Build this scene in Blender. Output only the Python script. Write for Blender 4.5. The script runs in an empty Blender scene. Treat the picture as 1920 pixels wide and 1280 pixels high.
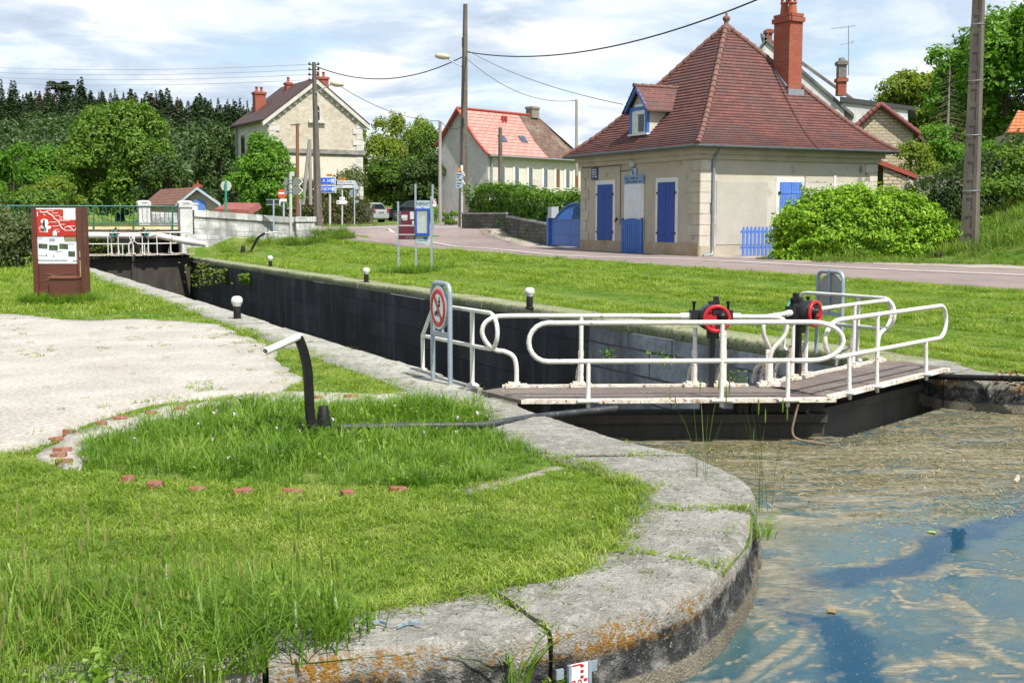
import bpy, bmesh, math, random
import numpy as np
from mathutils import Vector, Matrix, Euler
from mathutils.geometry import delaunay_2d_cdt
S = bpy.context.scene
COL = S.collection
R = math.radians
random.seed(7); NP = np.random.default_rng(11)

# ---------------------------------------------------------------- camera
FPX, HOR, EYE = 2265.0, 411.0, 1.6
PITCH = math.atan((640 - HOR) / FPX); CP, SP = math.cos(PITCH), math.sin(PITCH)
cam = bpy.data.cameras.new('camera'); camo = bpy.data.objects.new('camera', cam); COL.objects.link(camo)
cam.sensor_width = 36; cam.lens = FPX / 1920 * 36; cam.clip_start = .05; cam.clip_end = 4000
camo.location = (0, 0, EYE); camo.rotation_euler = (math.pi / 2 - PITCH, 0, 0); S.camera = camo

# ---------------------------------------------------------------- sun, sky, exposure
SUN_EL, SUN_DIR = R(57), Vector((.57, -.82, 0)).normalized()
sun = bpy.data.lights.new('sun', 'SUN'); suno = bpy.data.objects.new('sun', sun); COL.objects.link(suno)
sun.energy = 5.0; sun.angle = R(.5); sun.color = (1, .955, .88)
tosun = Vector((SUN_DIR.x * math.cos(SUN_EL), SUN_DIR.y * math.cos(SUN_EL), math.sin(SUN_EL)))
suno.rotation_euler = tosun.to_track_quat('Z', 'Y').to_euler(); suno.location = (0, 0, 60)
S.view_settings.view_transform = 'Standard'; S.view_settings.look = 'None'
S.view_settings.exposure = 0.50; S.view_settings.gamma = 1.0
S.cycles.use_denoising = True
S.cycles.max_bounces = 6; S.cycles.transparent_max_bounces = 8
W = bpy.data.worlds.new('World'); S.world = W; W.use_nodes = True
def sky():
    nt = W.node_tree; N, L = nt.nodes, nt.links
    for n in list(N): N.remove(n)
    out = N.new('ShaderNodeOutputWorld'); st = N.new('ShaderNodeTexSky'); st.sky_type = 'NISHITA'; st.sun_disc = False
    st.sun_elevation = SUN_EL; st.sun_rotation = math.atan2(SUN_DIR.x, SUN_DIR.y); st.air_density = 1.0; st.dust_density = .6
    b1 = N.new('ShaderNodeBackground'); b1.inputs[1].default_value = .115; L.new(st.outputs[0], b1.inputs[0])
    tc = N.new('ShaderNodeTexCoord'); sep = N.new('ShaderNodeSeparateXYZ'); L.new(tc.outputs['Generated'], sep.inputs[0])
    def m(op, a, b, c=None, cl=False):
        n = N.new('ShaderNodeMath'); n.operation = op; n.use_clamp = cl
        for i, v in enumerate((a, b, c)):
            if v is None: continue
            if isinstance(v, (int, float)): n.inputs[i].default_value = v
            else: L.new(v, n.inputs[i])
        return n.outputs[0]
    zz = m('MAXIMUM', sep.outputs[2], 0.0); den = m('ADD', zz, .15)
    cx = m('DIVIDE', sep.outputs[0], den); cy = m('DIVIDE', sep.outputs[1], den)
    cb = N.new('ShaderNodeCombineXYZ'); L.new(cx, cb.inputs[0]); L.new(cy, cb.inputs[1]); cb.inputs[2].default_value = 3.7
    def noise(sc, det, ro, dist, off=0.0, lac=2.0):
        v = N.new('ShaderNodeVectorMath'); v.operation = 'ADD'; L.new(cb.outputs[0], v.inputs[0]); v.inputs[1].default_value = (off, off * .7, off * .3)
        n = N.new('ShaderNodeTexNoise'); n.inputs['Scale'].default_value = sc; n.inputs['Detail'].default_value = det
        n.inputs['Roughness'].default_value = ro; n.inputs['Distortion'].default_value = dist; n.inputs['Lacunarity'].default_value = lac
        L.new(v.outputs[0], n.inputs['Vector']); return n.outputs['Fac']
    def ramp(fac, stops):
        r = N.new('ShaderNodeValToRGB'); e = r.color_ramp.elements
        while len(e) < len(stops): e.new(.5)
        for i, (p, c) in enumerate(stops): e[i].position = p; e[i].color = (*c, 1) if len(c) == 3 else c
        L.new(fac, r.inputs[0]); return r
    cover = ramp(noise(1.35, 9, .55, .25, 4.3), [(.34, (0, 0, 0)), (.46, (.6, .6, .6)), (.60, (1, 1, 1))])
    shade = ramp(noise(2.5, 10, .58, .35, 9.1), [(.33, (.46, .55, .68)), (.45, (.60, .68, .79)), (.55, (.84, .87, .91)), (.66, (.98, .98, .98))])
    b2 = N.new('ShaderNodeBackground'); L.new(shade.outputs[0], b2.inputs[0]); b2.inputs[1].default_value = .86
    mx = N.new('ShaderNodeMixShader'); L.new(cover.outputs[0], mx.inputs[0]); L.new(b1.outputs[0], mx.inputs[1]); L.new(b2.outputs[0], mx.inputs[2])
    L.new(mx.outputs[0], out.inputs[0])
sky()

# ---------------------------------------------------------------- where things stand
def ray(x, y):
    cx, cy = (x - 960) / FPX, (640 - y) / FPX
    return cx, CP + cy * SP, -SP + cy * CP
def G(x, y, z=0.0):
    d = ray(x, y); k = (z - EYE) / d[2]; return Vector((d[0] * k, d[1] * k, z))
def P(x, y, Y):
    d = ray(x, y); k = Y / d[1]; return Vector((d[0] * k, Y, EYE + d[2] * k))
U, V = Vector((-.430, .903, 0)), Vector((.903, .430, 0))   # along the lock (downstream) and across it
def ST(s, t, z=0.0): return Vector((s * U.x + t * V.x, s * U.y + t * V.y, z))
TL, TR = 4.65, 9.75                                        # the two faces of the lock
def sst(a, b, x): x = np.clip((x - a) / (b - a), 0, 1); return x * x * (3 - 2 * x)
def hgt(x, y):
    x = np.asarray(x, float); y = np.asarray(y, float)
    s = x * U.x + y * U.y; t = x * V.x + y * V.y
    zr = np.interp(s, [-40, 15, 35, 46, 51.5, 55, 62, 75, 95, 160], [.28, .32, .41, .47, .78, 1.12, 1.15, 1.15, 1.35, 3])
    right = sst(10.8, 17.2, t) * zr
    left = sst(46, 53, s) * 1.12 * (1 - sst(60, 75, s) * .2)
    lw = sst(4.2, 11.5, t)
    z = np.where(t < TL + .01, left, np.maximum(right, np.where(t < 15.2, np.maximum(left * sst(52.75, 53.4, s), .62 * sst(48.5, 52.6, s) * sst(10.3, 11.3, t)), left * sst(50, 53.2, s))))
    amp = np.interp(s, [-60, 20, 40, 60, 80], [1, 1, 1, .25, .3])
    st_ = 24.5 + np.clip(s - 27, 0, 8) * .6
    q_ = np.clip((t - st_) / 12.5, 0, 1); bank = q_ * q_ * (3 - 2 * q_) * 3.0 + np.maximum(t - 36, 0) * .10
    # in front of the bank the shoulder by the big concrete pole
    z = z + bank * amp * np.interp(s - (t - 24) * .0, [-40, 36, 41, 46, 60], [1, 1, .55, .3, .5])
    z = np.maximum(z, sst(45.95, 46.4, y) * sst(14.3, 15.6, x) * (1 - sst(70, 100, y)) * (3.0 + .085 * np.maximum(y - 46, 0)))
    z = z + np.where(y > 90, sst(90, 260, y) * 2.0, 0)
    return z
def H(x, y): return float(hgt(x, y))
def on(v, dz=0.0): return Vector((v[0], v[1], H(v[0], v[1]) + dz))

# ---------------------------------------------------------------- materials
def nodes(name):
    m = bpy.data.materials.new(name); m.use_nodes = True
    nt = m.node_tree; N, L = nt.nodes, nt.links; b = N['Principled BSDF']
    return m, N, L, b
def lnk(L, v, sock):
    if isinstance(v, bpy.types.NodeSocket): L.new(v, sock)
    else: sock.default_value = v
def mathn(N, L, op, a, b=0.0, c=None, cl=False):
    n = N.new('ShaderNodeMath'); n.operation = op; n.use_clamp = cl; lnk(L, a, n.inputs[0]); lnk(L, b, n.inputs[1])
    if c is not None: lnk(L, c, n.inputs[2])
    return n.outputs[0]
def noisen(N, L, vec, sc, det=6, ro=.6, dist=0.0, scl=None):
    if scl:
        mp = N.new('ShaderNodeMapping'); mp.inputs['Scale'].default_value = scl; L.new(vec, mp.inputs[0]); vec = mp.outputs[0]
    n = N.new('ShaderNodeTexNoise'); L.new(vec, n.inputs['Vector']); n.inputs['Scale'].default_value = sc
    n.inputs['Detail'].default_value = det; n.inputs['Roughness'].default_value = ro; n.inputs['Distortion'].default_value = dist
    return n.outputs['Fac']
def rampn(N, L, fac, stops):
    r = N.new('ShaderNodeValToRGB'); e = r.color_ramp.elements
    while len(e) < len(stops): e.new(.5)
    for i, (p, c) in enumerate(stops):
        if isinstance(c, (int, float)): c = (c, c, c)
        e[i].position = p; e[i].color = (*c, 1)
    L.new(fac, r.inputs[0]); return r.outputs[0]
def mixn(N, L, fac, a, b, mode='MIX'):
    n = N.new('ShaderNodeMix'); n.data_type = 'RGBA'; n.blend_type = mode; n.clamp_factor = True
    lnk(L, fac, n.inputs[0])
    for v, i in ((a, 6), (b, 7)):
        if isinstance(v, tuple): n.inputs[i].default_value = (*v[:3], 1)
        else: L.new(v, n.inputs[i])
    return n.outputs[2]
def bumpn(N, L, b, h, strength=.3, dist=.02):
    n = N.new('ShaderNodeBump'); n.inputs['Strength'].default_value = strength; n.inputs['Distance'].default_value = dist
    L.new(h, n.inputs['Height']); L.new(n.outputs[0], b.inputs['Normal'])
def coord(N, which='Object'):
    if which == 'World': return N.new('ShaderNodeNewGeometry').outputs['Position']
    return N.new('ShaderNodeTexCoord').outputs[which]
MATS = {}
def mat(name, c1, c2=None, sc=4.0, rough=.75, bump=.15, bsc=None, metal=0.0, lo=.35, hi=.65, spots=None, spot_sc=30, spot=(.62, .7), stretch=None, spec=None, co='Object', bdist=.01):
    """noise-mixed surface: c1..c2 in large blotches, optional small spots of a third colour, fine bump"""
    if name in MATS: return MATS[name]
    m, N, L, b = nodes(name); v = coord(N, co)
    c2 = c2 or tuple(x * .8 for x in c1)
    f = noisen(N, L, v, sc, 7, .62, .2, stretch)
    col = rampn(N, L, f, [(lo, c1), (hi, c2)])
    fine = noisen(N, L, v, (bsc or sc * 9), 5, .65, 0, stretch)
    col = mixn(N, L, 1.0, col, rampn(N, L, fine, [(.3, .80), (.7, 1.12)]), 'MULTIPLY')
    if spots:
        sp = noisen(N, L, v, spot_sc, 4, .6)
        col = mixn(N, L, rampn(N, L, sp, [(spot[0], 0), (spot[1], 1)]), col, spots)
    L.new(col, b.inputs['Base Color']); b.inputs['Roughness'].default_value = rough; b.inputs['Metallic'].default_value = metal
    if spec is not None: b.inputs['Specular IOR Level'].default_value = spec
    if bump: bumpn(N, L, b, fine, bump, bdist)
    MATS[name] = m; return m
def leafmat(name, cols, trans=.35, rough=.5, seed_sc=.25, world=False):
    """leaves: colour by leaf, by clump and by plant; light passes through"""
    if name in MATS: return MATS[name]
    m, N, L, b = nodes(name)
    g = N.new('ShaderNodeNewGeometry'); oi = N.new('ShaderNodeObjectInfo')
    n = noisen(N, L, coord(N, 'World' if world else 'Object'), seed_sc * 4, 3 if not world else 7, .6 if not world else .68)
    if world: n = rampn(N, L, n, [(.28, 0), (.72, 1)])
    f = mathn(N, L, 'MULTIPLY_ADD', g.outputs['Random Per Island'], .38 if world else .55, mathn(N, L, 'MULTIPLY', n, .62 if world else .45))
    f = mathn(N, L, 'ADD', f, mathn(N, L, 'MULTIPLY_ADD', oi.outputs['Random'], .24, -.12))
    k = len(cols); col = rampn(N, L, f, [(.12 + .72 * i / (k - 1), c) for i, c in enumerate(cols)])
    L.new(col, b.inputs['Base Color']); b.inputs['Roughness'].default_value = rough
    b.inputs['Specular IOR Level'].default_value = .35
    tr = N.new('ShaderNodeBsdfTranslucent'); tcol = mixn(N, L, 1.0, col, (1.25, 1.35, .55), 'MULTIPLY'); L.new(tcol, tr.inputs[0])
    mx = N.new('ShaderNodeMixShader'); mx.inputs[0].default_value = trans
    L.new(b.outputs[0], mx.inputs[1]); L.new(tr.outputs[0], mx.inputs[2]); L.new(mx.outputs[0], N['Material Output'].inputs[0])
    MATS[name] = m; return m

# ---------------------------------------------------------------- builders
ORG = {}
def tagp(o, label=None, cat=None, group=None, kind=None):
    if label: o['label'] = label
    if cat: o['category'] = cat
    if group: o['group'] = group
    if kind: o['kind'] = kind
    return o
def thing(name, label, cat, loc, group=None):
    o = bpy.data.objects.new(name, None); o.empty_display_size = .2; COL.objects.link(o)
    o.location = loc; ORG[o.name] = Vector(loc)
    return tagp(o, label, cat, group)
def link_mesh(name, me, m, parent=None, loc=None):
    o = bpy.data.objects.new(name, me); COL.objects.link(o)
    if m is not None:
        for q in (m if isinstance(m, (list, tuple)) else [m]): me.materials.append(q)
    if parent is not None:
        o.parent = parent; ORG[o.name] = ORG[parent.name]
    else:
        o.location = loc or (0, 0, 0); ORG[o.name] = Vector(loc or (0, 0, 0))
    return o
class MB:
    def __init__(self): self.v = []; self.f = []; self.sm = []; self.mi = []; self.uv = None
    def add(self, vs, fs, smooth=False, mi=0):
        k = len(self.v); self.v += [Vector(p) for p in vs]
        for f in fs: self.f.append(tuple(i + k for i in f)); self.sm.append(smooth); self.mi.append(mi)
        return self
    def box(self, c, d, ax=None, mi=0):
        """box with centre c, full sizes d, axes ax (three vectors)"""
        c = Vector(c); ax = ax or (Vector((1, 0, 0)), Vector((0, 1, 0)), Vector((0, 0, 1)))
        e = [Vector(a) * (s / 2) for a, s in zip(ax, d)]
        vs = [c + e[0] * i + e[1] * j + e[2] * k for i in (-1, 1) for j in (-1, 1) for k in (-1, 1)]
        return self.add(vs, [(0, 1, 3, 2), (4, 6, 7, 5), (0, 4, 5, 1), (2, 3, 7, 6), (0, 2, 6, 4), (1, 5, 7, 3)], False, mi)
    def tube(self, pts, r, n=8, cap=True, mi=0, closed=False):
        pts = [Vector(p) for p in pts]; k = len(pts); rs = r if isinstance(r, (list, tuple)) else [r] * k
        ref = None; vs = []
        for i, p in enumerate(pts):
            if closed: d = pts[(i + 1) % k] - pts[i - 1]
            else: d = pts[min(i + 1, k - 1)] - pts[max(i - 1, 0)]
            d.normalize()
            if ref is None:
                ref = Vector((0, 0, 1)) if abs(d.z) < .9 else Vector((1, 0, 0))
            a = (ref - d * ref.dot(d)).normalized(); b = d.cross(a); ref = a
            for j in range(n):
                w = 2 * math.pi * j / n; vs.append(p + (a * math.cos(w) + b * math.sin(w)) * rs[i])
        fs = []
        for i in range(k if closed else k - 1):
            q = (i + 1) % k
            for j in range(n):
                fs.append((i * n + j, i * n + (j + 1) % n, q * n + (j + 1) % n, q * n + j))
        self.add(vs, fs, True, mi)
        if cap and not closed:
            self.add(vs[:n], [tuple(range(n - 1, -1, -1))], False, mi); self.add(vs[-n:], [tuple(range(n))], False, mi)
        return self
    def lathe(self, c, prof, n=16, axis=None, mi=0, cap=True):
        """profile of (radius, height) turned about axis through c"""
        c = Vector(c); ax = Vector(axis or (0, 0, 1)).normalized()
        a = Vector((1, 0, 0)) if abs(ax.x) < .9 else Vector((0, 1, 0)); a = (a - ax * a.dot(ax)).normalized(); b = ax.cross(a)
        vs = [c + ax * h + (a * math.cos(2 * math.pi * j / n) + b * math.sin(2 * math.pi * j / n)) * r for r, h in prof for j in range(n)]
        fs = [(i * n + j, i * n + (j + 1) % n, (i + 1) * n + (j + 1) % n, (i + 1) * n + j) for i in range(len(prof) - 1) for j in range(n)]
        self.add(vs, fs, True, mi)
        if cap:
            for r_, q in ((prof[0][0], vs[:n][::-1]), (prof[-1][0], vs[-n:])):
                if r_ > 1e-6: self.add(q, [tuple(range(n))], False, mi)
        return self
    def prism(self, poly, ext, mi=0):
        """polygon (3-D points) swept by the vector ext"""
        poly = [Vector(p) for p in poly]; n = len(poly); ext = Vector(ext)
        vs = poly + [p + ext for p in poly]
        return self.add(vs, [tuple(range(n - 1, -1, -1)), tuple(range(n, 2 * n))] + [(i, (i + 1) % n, n + (i + 1) % n, n + i) for i in range(n)], False, mi)
    def quad(self, a, b, c, d, mi=0): return self.add([a, b, c, d], [(0, 1, 2, 3)], False, mi)
    def build(self, name, m, parent=None, loc=None, fix=True):
        org = ORG[parent.name] if parent is not None else Vector(loc or (0, 0, 0))
        me = bpy.data.meshes.new(name); me.from_pydata([tuple(p - org) for p in self.v], [], self.f); me.update()
        me.polygons.foreach_set('use_smooth', self.sm); me.polygons.foreach_set('material_index', self.mi)
        if fix:
            bm = bmesh.new(); bm.from_mesh(me); bmesh.ops.recalc_face_normals(bm, faces=bm.faces); bm.to_mesh(me); bm.free()
        return link_mesh(name, me, m, parent, loc)
def npmesh(name, verts, faces, m, parent=None, loc=None, smooth=False):
    """mesh from numpy arrays; faces all of one length"""
    me = bpy.data.meshes.new(name); nv, nf, k = len(verts), len(faces), faces.shape[1]
    me.vertices.add(nv); me.vertices.foreach_set('co', np.asarray(verts, np.float32).ravel())
    me.loops.add(nf * k); me.loops.foreach_set('vertex_index', np.asarray(faces, np.int32).ravel())
    me.polygons.add(nf); me.polygons.foreach_set('loop_start', np.arange(nf, dtype=np.int32) * k)
    me.polygons.foreach_set('use_smooth', np.full(nf, smooth)); me.update(calc_edges=True)
    return link_mesh(name, me, m, parent, loc)
def text(name, s, m, parent, p, xax, yax, size, ext=.002, align='CENTER', wide=1.0):
    """lettering as one thin solid mesh: p is the middle of the line, xax the reading direction, yax its up"""
    c = bpy.data.curves.new(name, 'FONT'); c.body = s; c.size = size; c.extrude = ext; c.align_x = align; c.align_y = 'CENTER'; c.resolution_u = 2
    t = bpy.data.objects.new('t', c); me = bpy.data.meshes.new_from_object(t); bpy.data.objects.remove(t); bpy.data.curves.remove(c); me.name = name
    xa, ya = Vector(xax).normalized(), Vector(yax).normalized(); za = xa.cross(ya)
    mm = Matrix((xa * wide, ya, za)).transposed().to_4x4(); mm.translation = Vector(p) - ORG[parent.name]; me.transform(mm); me.materials.clear()
    return link_mesh(name, me, m, parent)
def inpoly(pts, poly):
    x, y = pts[:, 0], pts[:, 1]; r = np.zeros(len(pts), bool); n = len(poly)
    for i in range(n):
        x0, y0 = poly[i][:2]; x1, y1 = poly[i - 1][:2]
        c = ((y0 > y) != (y1 > y)) & (x < (x1 - x0) * (y - y0) / (y1 - y0 + 1e-12) + x0); r ^= c
    return r
def smooth_path(pts, n=6, closed=False):
    pts = [Vector(p) for p in pts]; k = len(pts); out = []
    for i in range(k if closed else k - 1):
        if closed: a, b, c, d = pts[i - 1], pts[i], pts[(i + 1) % k], pts[(i + 2) % k]
        else: a, b, c, d = pts[max(i - 1, 0)], pts[i], pts[i + 1], pts[min(i + 2, k - 1)]
        for j in range(n):
            t = j / n
            out.append(.5 * ((2 * b) + (c - a) * t + (2 * a - 5 * b + 4 * c - d) * t * t + (3 * b - a - 3 * c + d) * t ** 3))
    if not closed: out.append(pts[-1])
    return out
def sheet(name, poly, m, dz, step=1.0, zf=None, kind='structure', jag=0.0):
    """a sheet laid dz above the ground over a plan polygon"""
    P2 = []
    n = len(poly)
    for i in range(n):
        a, b = Vector(poly[i][:2]), Vector(poly[(i + 1) % n][:2]); q = max(1, int((b - a).length / (step * .5)))
        for j in range(q):
            p = a.lerp(b, j / q)
            if jag: p += Vector((random.uniform(-jag, jag), random.uniform(-jag, jag)))
            P2.append(p)
    k = len(P2); xs = [p.x for p in P2]; ys = [p.y for p in P2]
    gx, gy = np.meshgrid(np.arange(min(xs), max(xs), step), np.arange(min(ys), max(ys), step))
    g = np.stack([gx.ravel(), gy.ravel()], 1) + NP.uniform(-.1, .1, (gx.size, 2)) * step
    g = g[inpoly(g, P2)]
    vs, es, fs, *_ = delaunay_2d_cdt(P2 + [Vector(p) for p in g], [(i, (i + 1) % k) for i in range(k)], [list(range(k))], 1, 1e-5)
    zf = zf or (lambda x, y: hgt(x, y))
    xy = np.array([(v.x, v.y) for v in vs]); z = zf(xy[:, 0], xy[:, 1]) + dz
    me = bpy.data.meshes.new(name); me.from_pydata(np.column_stack([xy, z]).tolist(), [], fs); me.update()
    me.polygons.foreach_set('use_smooth', [True] * len(me.polygons))
    bm = bmesh.new(); bm.from_mesh(me); bmesh.ops.recalc_face_normals(bm, faces=bm.faces)
    if sum(f.normal.z for f in bm.faces) < 0: bmesh.ops.reverse_faces(bm, faces=bm.faces)
    be = [e for e in bm.edges if len(e.link_faces) == 1]; r = bmesh.ops.extrude_edge_only(bm, edges=be)
    for q in r['geom']:
        if isinstance(q, bmesh.types.BMVert): q.co.z -= .12
    bm.to_mesh(me); bm.free()
    o = link_mesh(name, me, m); o['kind'] = kind
    return o
# ================================================================= setting: ground, lock, water
def struct(o, label=None, cat=None): return tagp(o, label, cat, None, 'structure')
def setuv(o, fn):
    me = o.data; uv = me.uv_layers.new(name='UVMap'); org = ORG[o.name]
    co = np.empty(len(me.vertices) * 3, np.float32); me.vertices.foreach_get('co', co); co = co.reshape(-1, 3) + np.array(org)
    li = np.empty(len(me.loops), np.int32); me.loops.foreach_get('vertex_index', li)
    a = np.array(fn(co)).T[li]; uv.data.foreach_set('uv', np.ascontiguousarray(a, np.float32).ravel())
    return o
def brickmat(name, c1, c2, mortar, bw, bh, ms=.012, bump=.5, rough=.85, blotch=None, bl_sc=.6, off=.5, fine_sc=25, squash=1.0, bdist=.02, bl=(.45, .62), streak=None, fade=None):
    """masonry laid out on the UV map (metres)"""
    if name in MATS: return MATS[name]
    m, N, L, b = nodes(name); uv = coord(N, 'UV')
    nn = N.new('ShaderNodeTexNoise'); L.new(uv, nn.inputs['Vector']); nn.inputs['Scale'].default_value = 3.0; nn.inputs['Detail'].default_value = 3
    w = N.new('ShaderNodeVectorMath'); w.operation = 'MULTIPLY_ADD'; L.new(nn.outputs['Color'], w.inputs[0]); w.inputs[1].default_value = (ms * 1.4,) * 3; L.new(uv, w.inputs[2])
    t = N.new('ShaderNodeTexBrick'); L.new(w.outputs[0], t.inputs['Vector']); t.offset = off
    t.inputs['Color1'].default_value = (*c1, 1); t.inputs['Color2'].default_value = (*c2, 1); t.inputs['Mortar'].default_value = (*mortar, 1)
    t.inputs['Scale'].default_value = 1; t.inputs['Brick Width'].default_value = bw; t.inputs['Row Height'].default_value = bh
    t.inputs['Mortar Size'].default_value = ms; t.inputs['Mortar Smooth'].default_value = .3; t.inputs['Bias'].default_value = 0
    f = noisen(N, L, uv, fine_sc, 6, .68)
    col = mixn(N, L, 1.0, t.outputs['Color'], rampn(N, L, f, [(.3, .72), (.72, 1.2)]), 'MULTIPLY')
    if blotch:
        g = noisen(N, L, uv, bl_sc, 7, .65, .4); col = mixn(N, L, rampn(N, L, g, [(bl[0], 0), (bl[1], 1)]), col, blotch)
    if streak:
        g = noisen(N, L, uv, 1.0, 6, .7, .3, (1.6, .16, 1)); col = mixn(N, L, rampn(N, L, g, [(.50, 0), (.68, .85)]), col, streak)
    if fade:
        sx = N.new('ShaderNodeSeparateXYZ'); L.new(uv, sx.inputs[0]); g = noisen(N, L, uv, .9, 6, .65, .4); fx = mathn(N, L, 'MULTIPLY_ADD', g, 5.0, sx.outputs[0]); mr = N.new('ShaderNodeMapRange'); L.new(fx, mr.inputs[0]); mr.inputs[1].default_value = fade[0]; mr.inputs[2].default_value = fade[1]; col = mixn(N, L, mr.outputs[0], col, fade[2])
    L.new(col, b.inputs['Base Color']); b.inputs['Roughness'].default_value = rough
    hh = mathn(N, L, 'MULTIPLY_ADD', t.outputs['Fac'], -1.0, mathn(N, L, 'MULTIPLY', f, .5))
    bumpn(N, L, b, hh, bump, bdist); MATS[name] = m; return m

TLU = 4.5
quay_pairs = [((1.24, 8.17), (.29, 8.08)), ((1.41, 7.6), (.60, 7.55)), ((1.45, 7.15), (.76, 7.17)), ((1.35, 6.6), (.66, 6.62)), ((1.2, 5.97), (.50, 6.1)),
              ((.98, 5.45), (.42, 5.82)), ((.76, 5.06), (.30, 5.45)), ((.5, 4.81), (.08, 5.27)), ((.15, 4.6), (-.12, 5.16)), ((-.36, 4.44), (-.5, 4.95)),
              ((-.85, 4.31), (-.93, 4.66)), ((-1.3, 4.1), (-1.4, 4.42)), ((-2.2, 3.6), (-2.35, 3.95)), ((-4, 2.8), (-4.15, 3.1)), ((-10, 1.0), (-10, 1.3))]
gate_pairs = [(tuple(ST(10.4, 4.55)[:2]), (-1.15, 11.2)), (tuple(ST(9.9, TLU)[:2]), (-.62, 10.5)), (tuple(ST(9.2, TLU)[:2]), (-.30, 9.8)), (tuple(ST(8.2, TLU)[:2]), (-.18, 9.2)), (tuple(ST(7.5, TLU)[:2]), (.02, 8.6)), ((1.24, 8.17), (.29, 8.08))]
right_pairs = [((4.42, 13.5), (5.0, 13.75)), ((4.47, 12.42), (5.0, 12.95)), ((5.13, 12.02), (5.35, 12.5)), ((6.6, 11.45), (6.75, 11.95)), ((9.2, 10.6), (9.35, 11.1)), ((14, 9.3), (14.1, 9.8)), ((26, 7), (26.1, 7.5))]
left_edge = [ST(62, TL), ST(10.6, TL)] + [Vector(p[0]) for p in gate_pairs[:-1]] + [Vector(p[0]) for p in quay_pairs]
right_edge = [Vector(p[0]) for p in right_pairs[::-1]] + [ST(62, TR)]
HOLE = [tuple(p[:2]) for p in left_edge] + [(-14, -60), (30, -60)] + [tuple(p[:2]) for p in right_edge]

def make_ground():
    pts = []
    def ring(r0, r1, stp):
        xs = np.arange(-r1, r1, stp); gx, gy = np.meshgrid(xs, xs); g = np.stack([gx.ravel(), gy.ravel() + 8], 1)
        d = np.hypot(g[:, 0], g[:, 1] - 8); g = g[(d >= r0) & (d < r1)]; return g + NP.uniform(-.2, .2, g.shape) * stp
    g = np.concatenate([ring(0, 14, .4), ring(14, 70, 1.6), ring(70, 220, 8), ring(220, 700, 50), ring(700, 2200, 250)])
    hp = HOLE; far = []
    # keep grid points off the hole
    g = g[~inpoly(g, hp)]
    hv = []
    for i in range(len(hp)):
        a, b = Vector(hp[i]), Vector(hp[(i + 1) % len(hp)]); q = max(1, int((b - a).length / 1.2))
        hv += [a.lerp(b, j / q) for j in range(q)]
    k = len(hv)
    vs, es, fs, *_ = delaunay_2d_cdt(hv + [Vector(p) for p in g], [(i, (i + 1) % k) for i in range(k)], [], 0, 1e-4)
    xy = np.array([(v.x, v.y) for v in vs]); F = np.array(fs)
    cen = xy[F].mean(1); F = F[~inpoly(cen, hp)]
    z = hgt(xy[:, 0], xy[:, 1]) - .035
    o = npmesh('ground', np.column_stack([xy, z]), F, None, smooth=True)
    m, N, L, b = nodes('soil and turf'); v = coord(N, 'World')
    f = noisen(N, L, v, .35, 8, .65, .3); f2 = noisen(N, L, v, 14, 6, .7)
    c = rampn(N, L, f, [(.36, (.045, .105, .012)), (.52, (.075, .150, .018)), (.66, (.110, .175, .030))])
    c = mixn(N, L, 1.0, c, rampn(N, L, f2, [(.3, .55), (.7, 1.3)]), 'MULTIPLY')
    mp = N.new('ShaderNodeMapping'); mp.inputs['Rotation'].default_value = (0, 0, -math.atan2(U.y, U.x)); L.new(v, mp.inputs[0])
    st = noisen(N, L, mp.outputs[0], 1.0, 4, .6, .25, (.07, 1.9, 1)); c = mixn(N, L, rampn(N, L, st, [(.44, 0), (.60, .75)]), c, (.185, .215, .060))
    L.new(c, b.inputs['Base Color']); b.inputs['Roughness'].default_value = .95; b.inputs['Specular IOR Level'].default_value = .1
    bumpn(N, L, b, f2, .6, .05); o.data.materials.append(m)
    bm = bmesh.new(); bm.from_mesh(o.data); bmesh.ops.recalc_face_normals(bm, faces=bm.faces)
    if sum(q.normal.z for q in bm.faces) < 0: bmesh.ops.reverse_faces(bm, faces=bm.faces)
    bm.to_mesh(o.data); bm.free()
    struct(o, 'green turf ground on both banks of the canal', 'ground')
make_ground()

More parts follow.
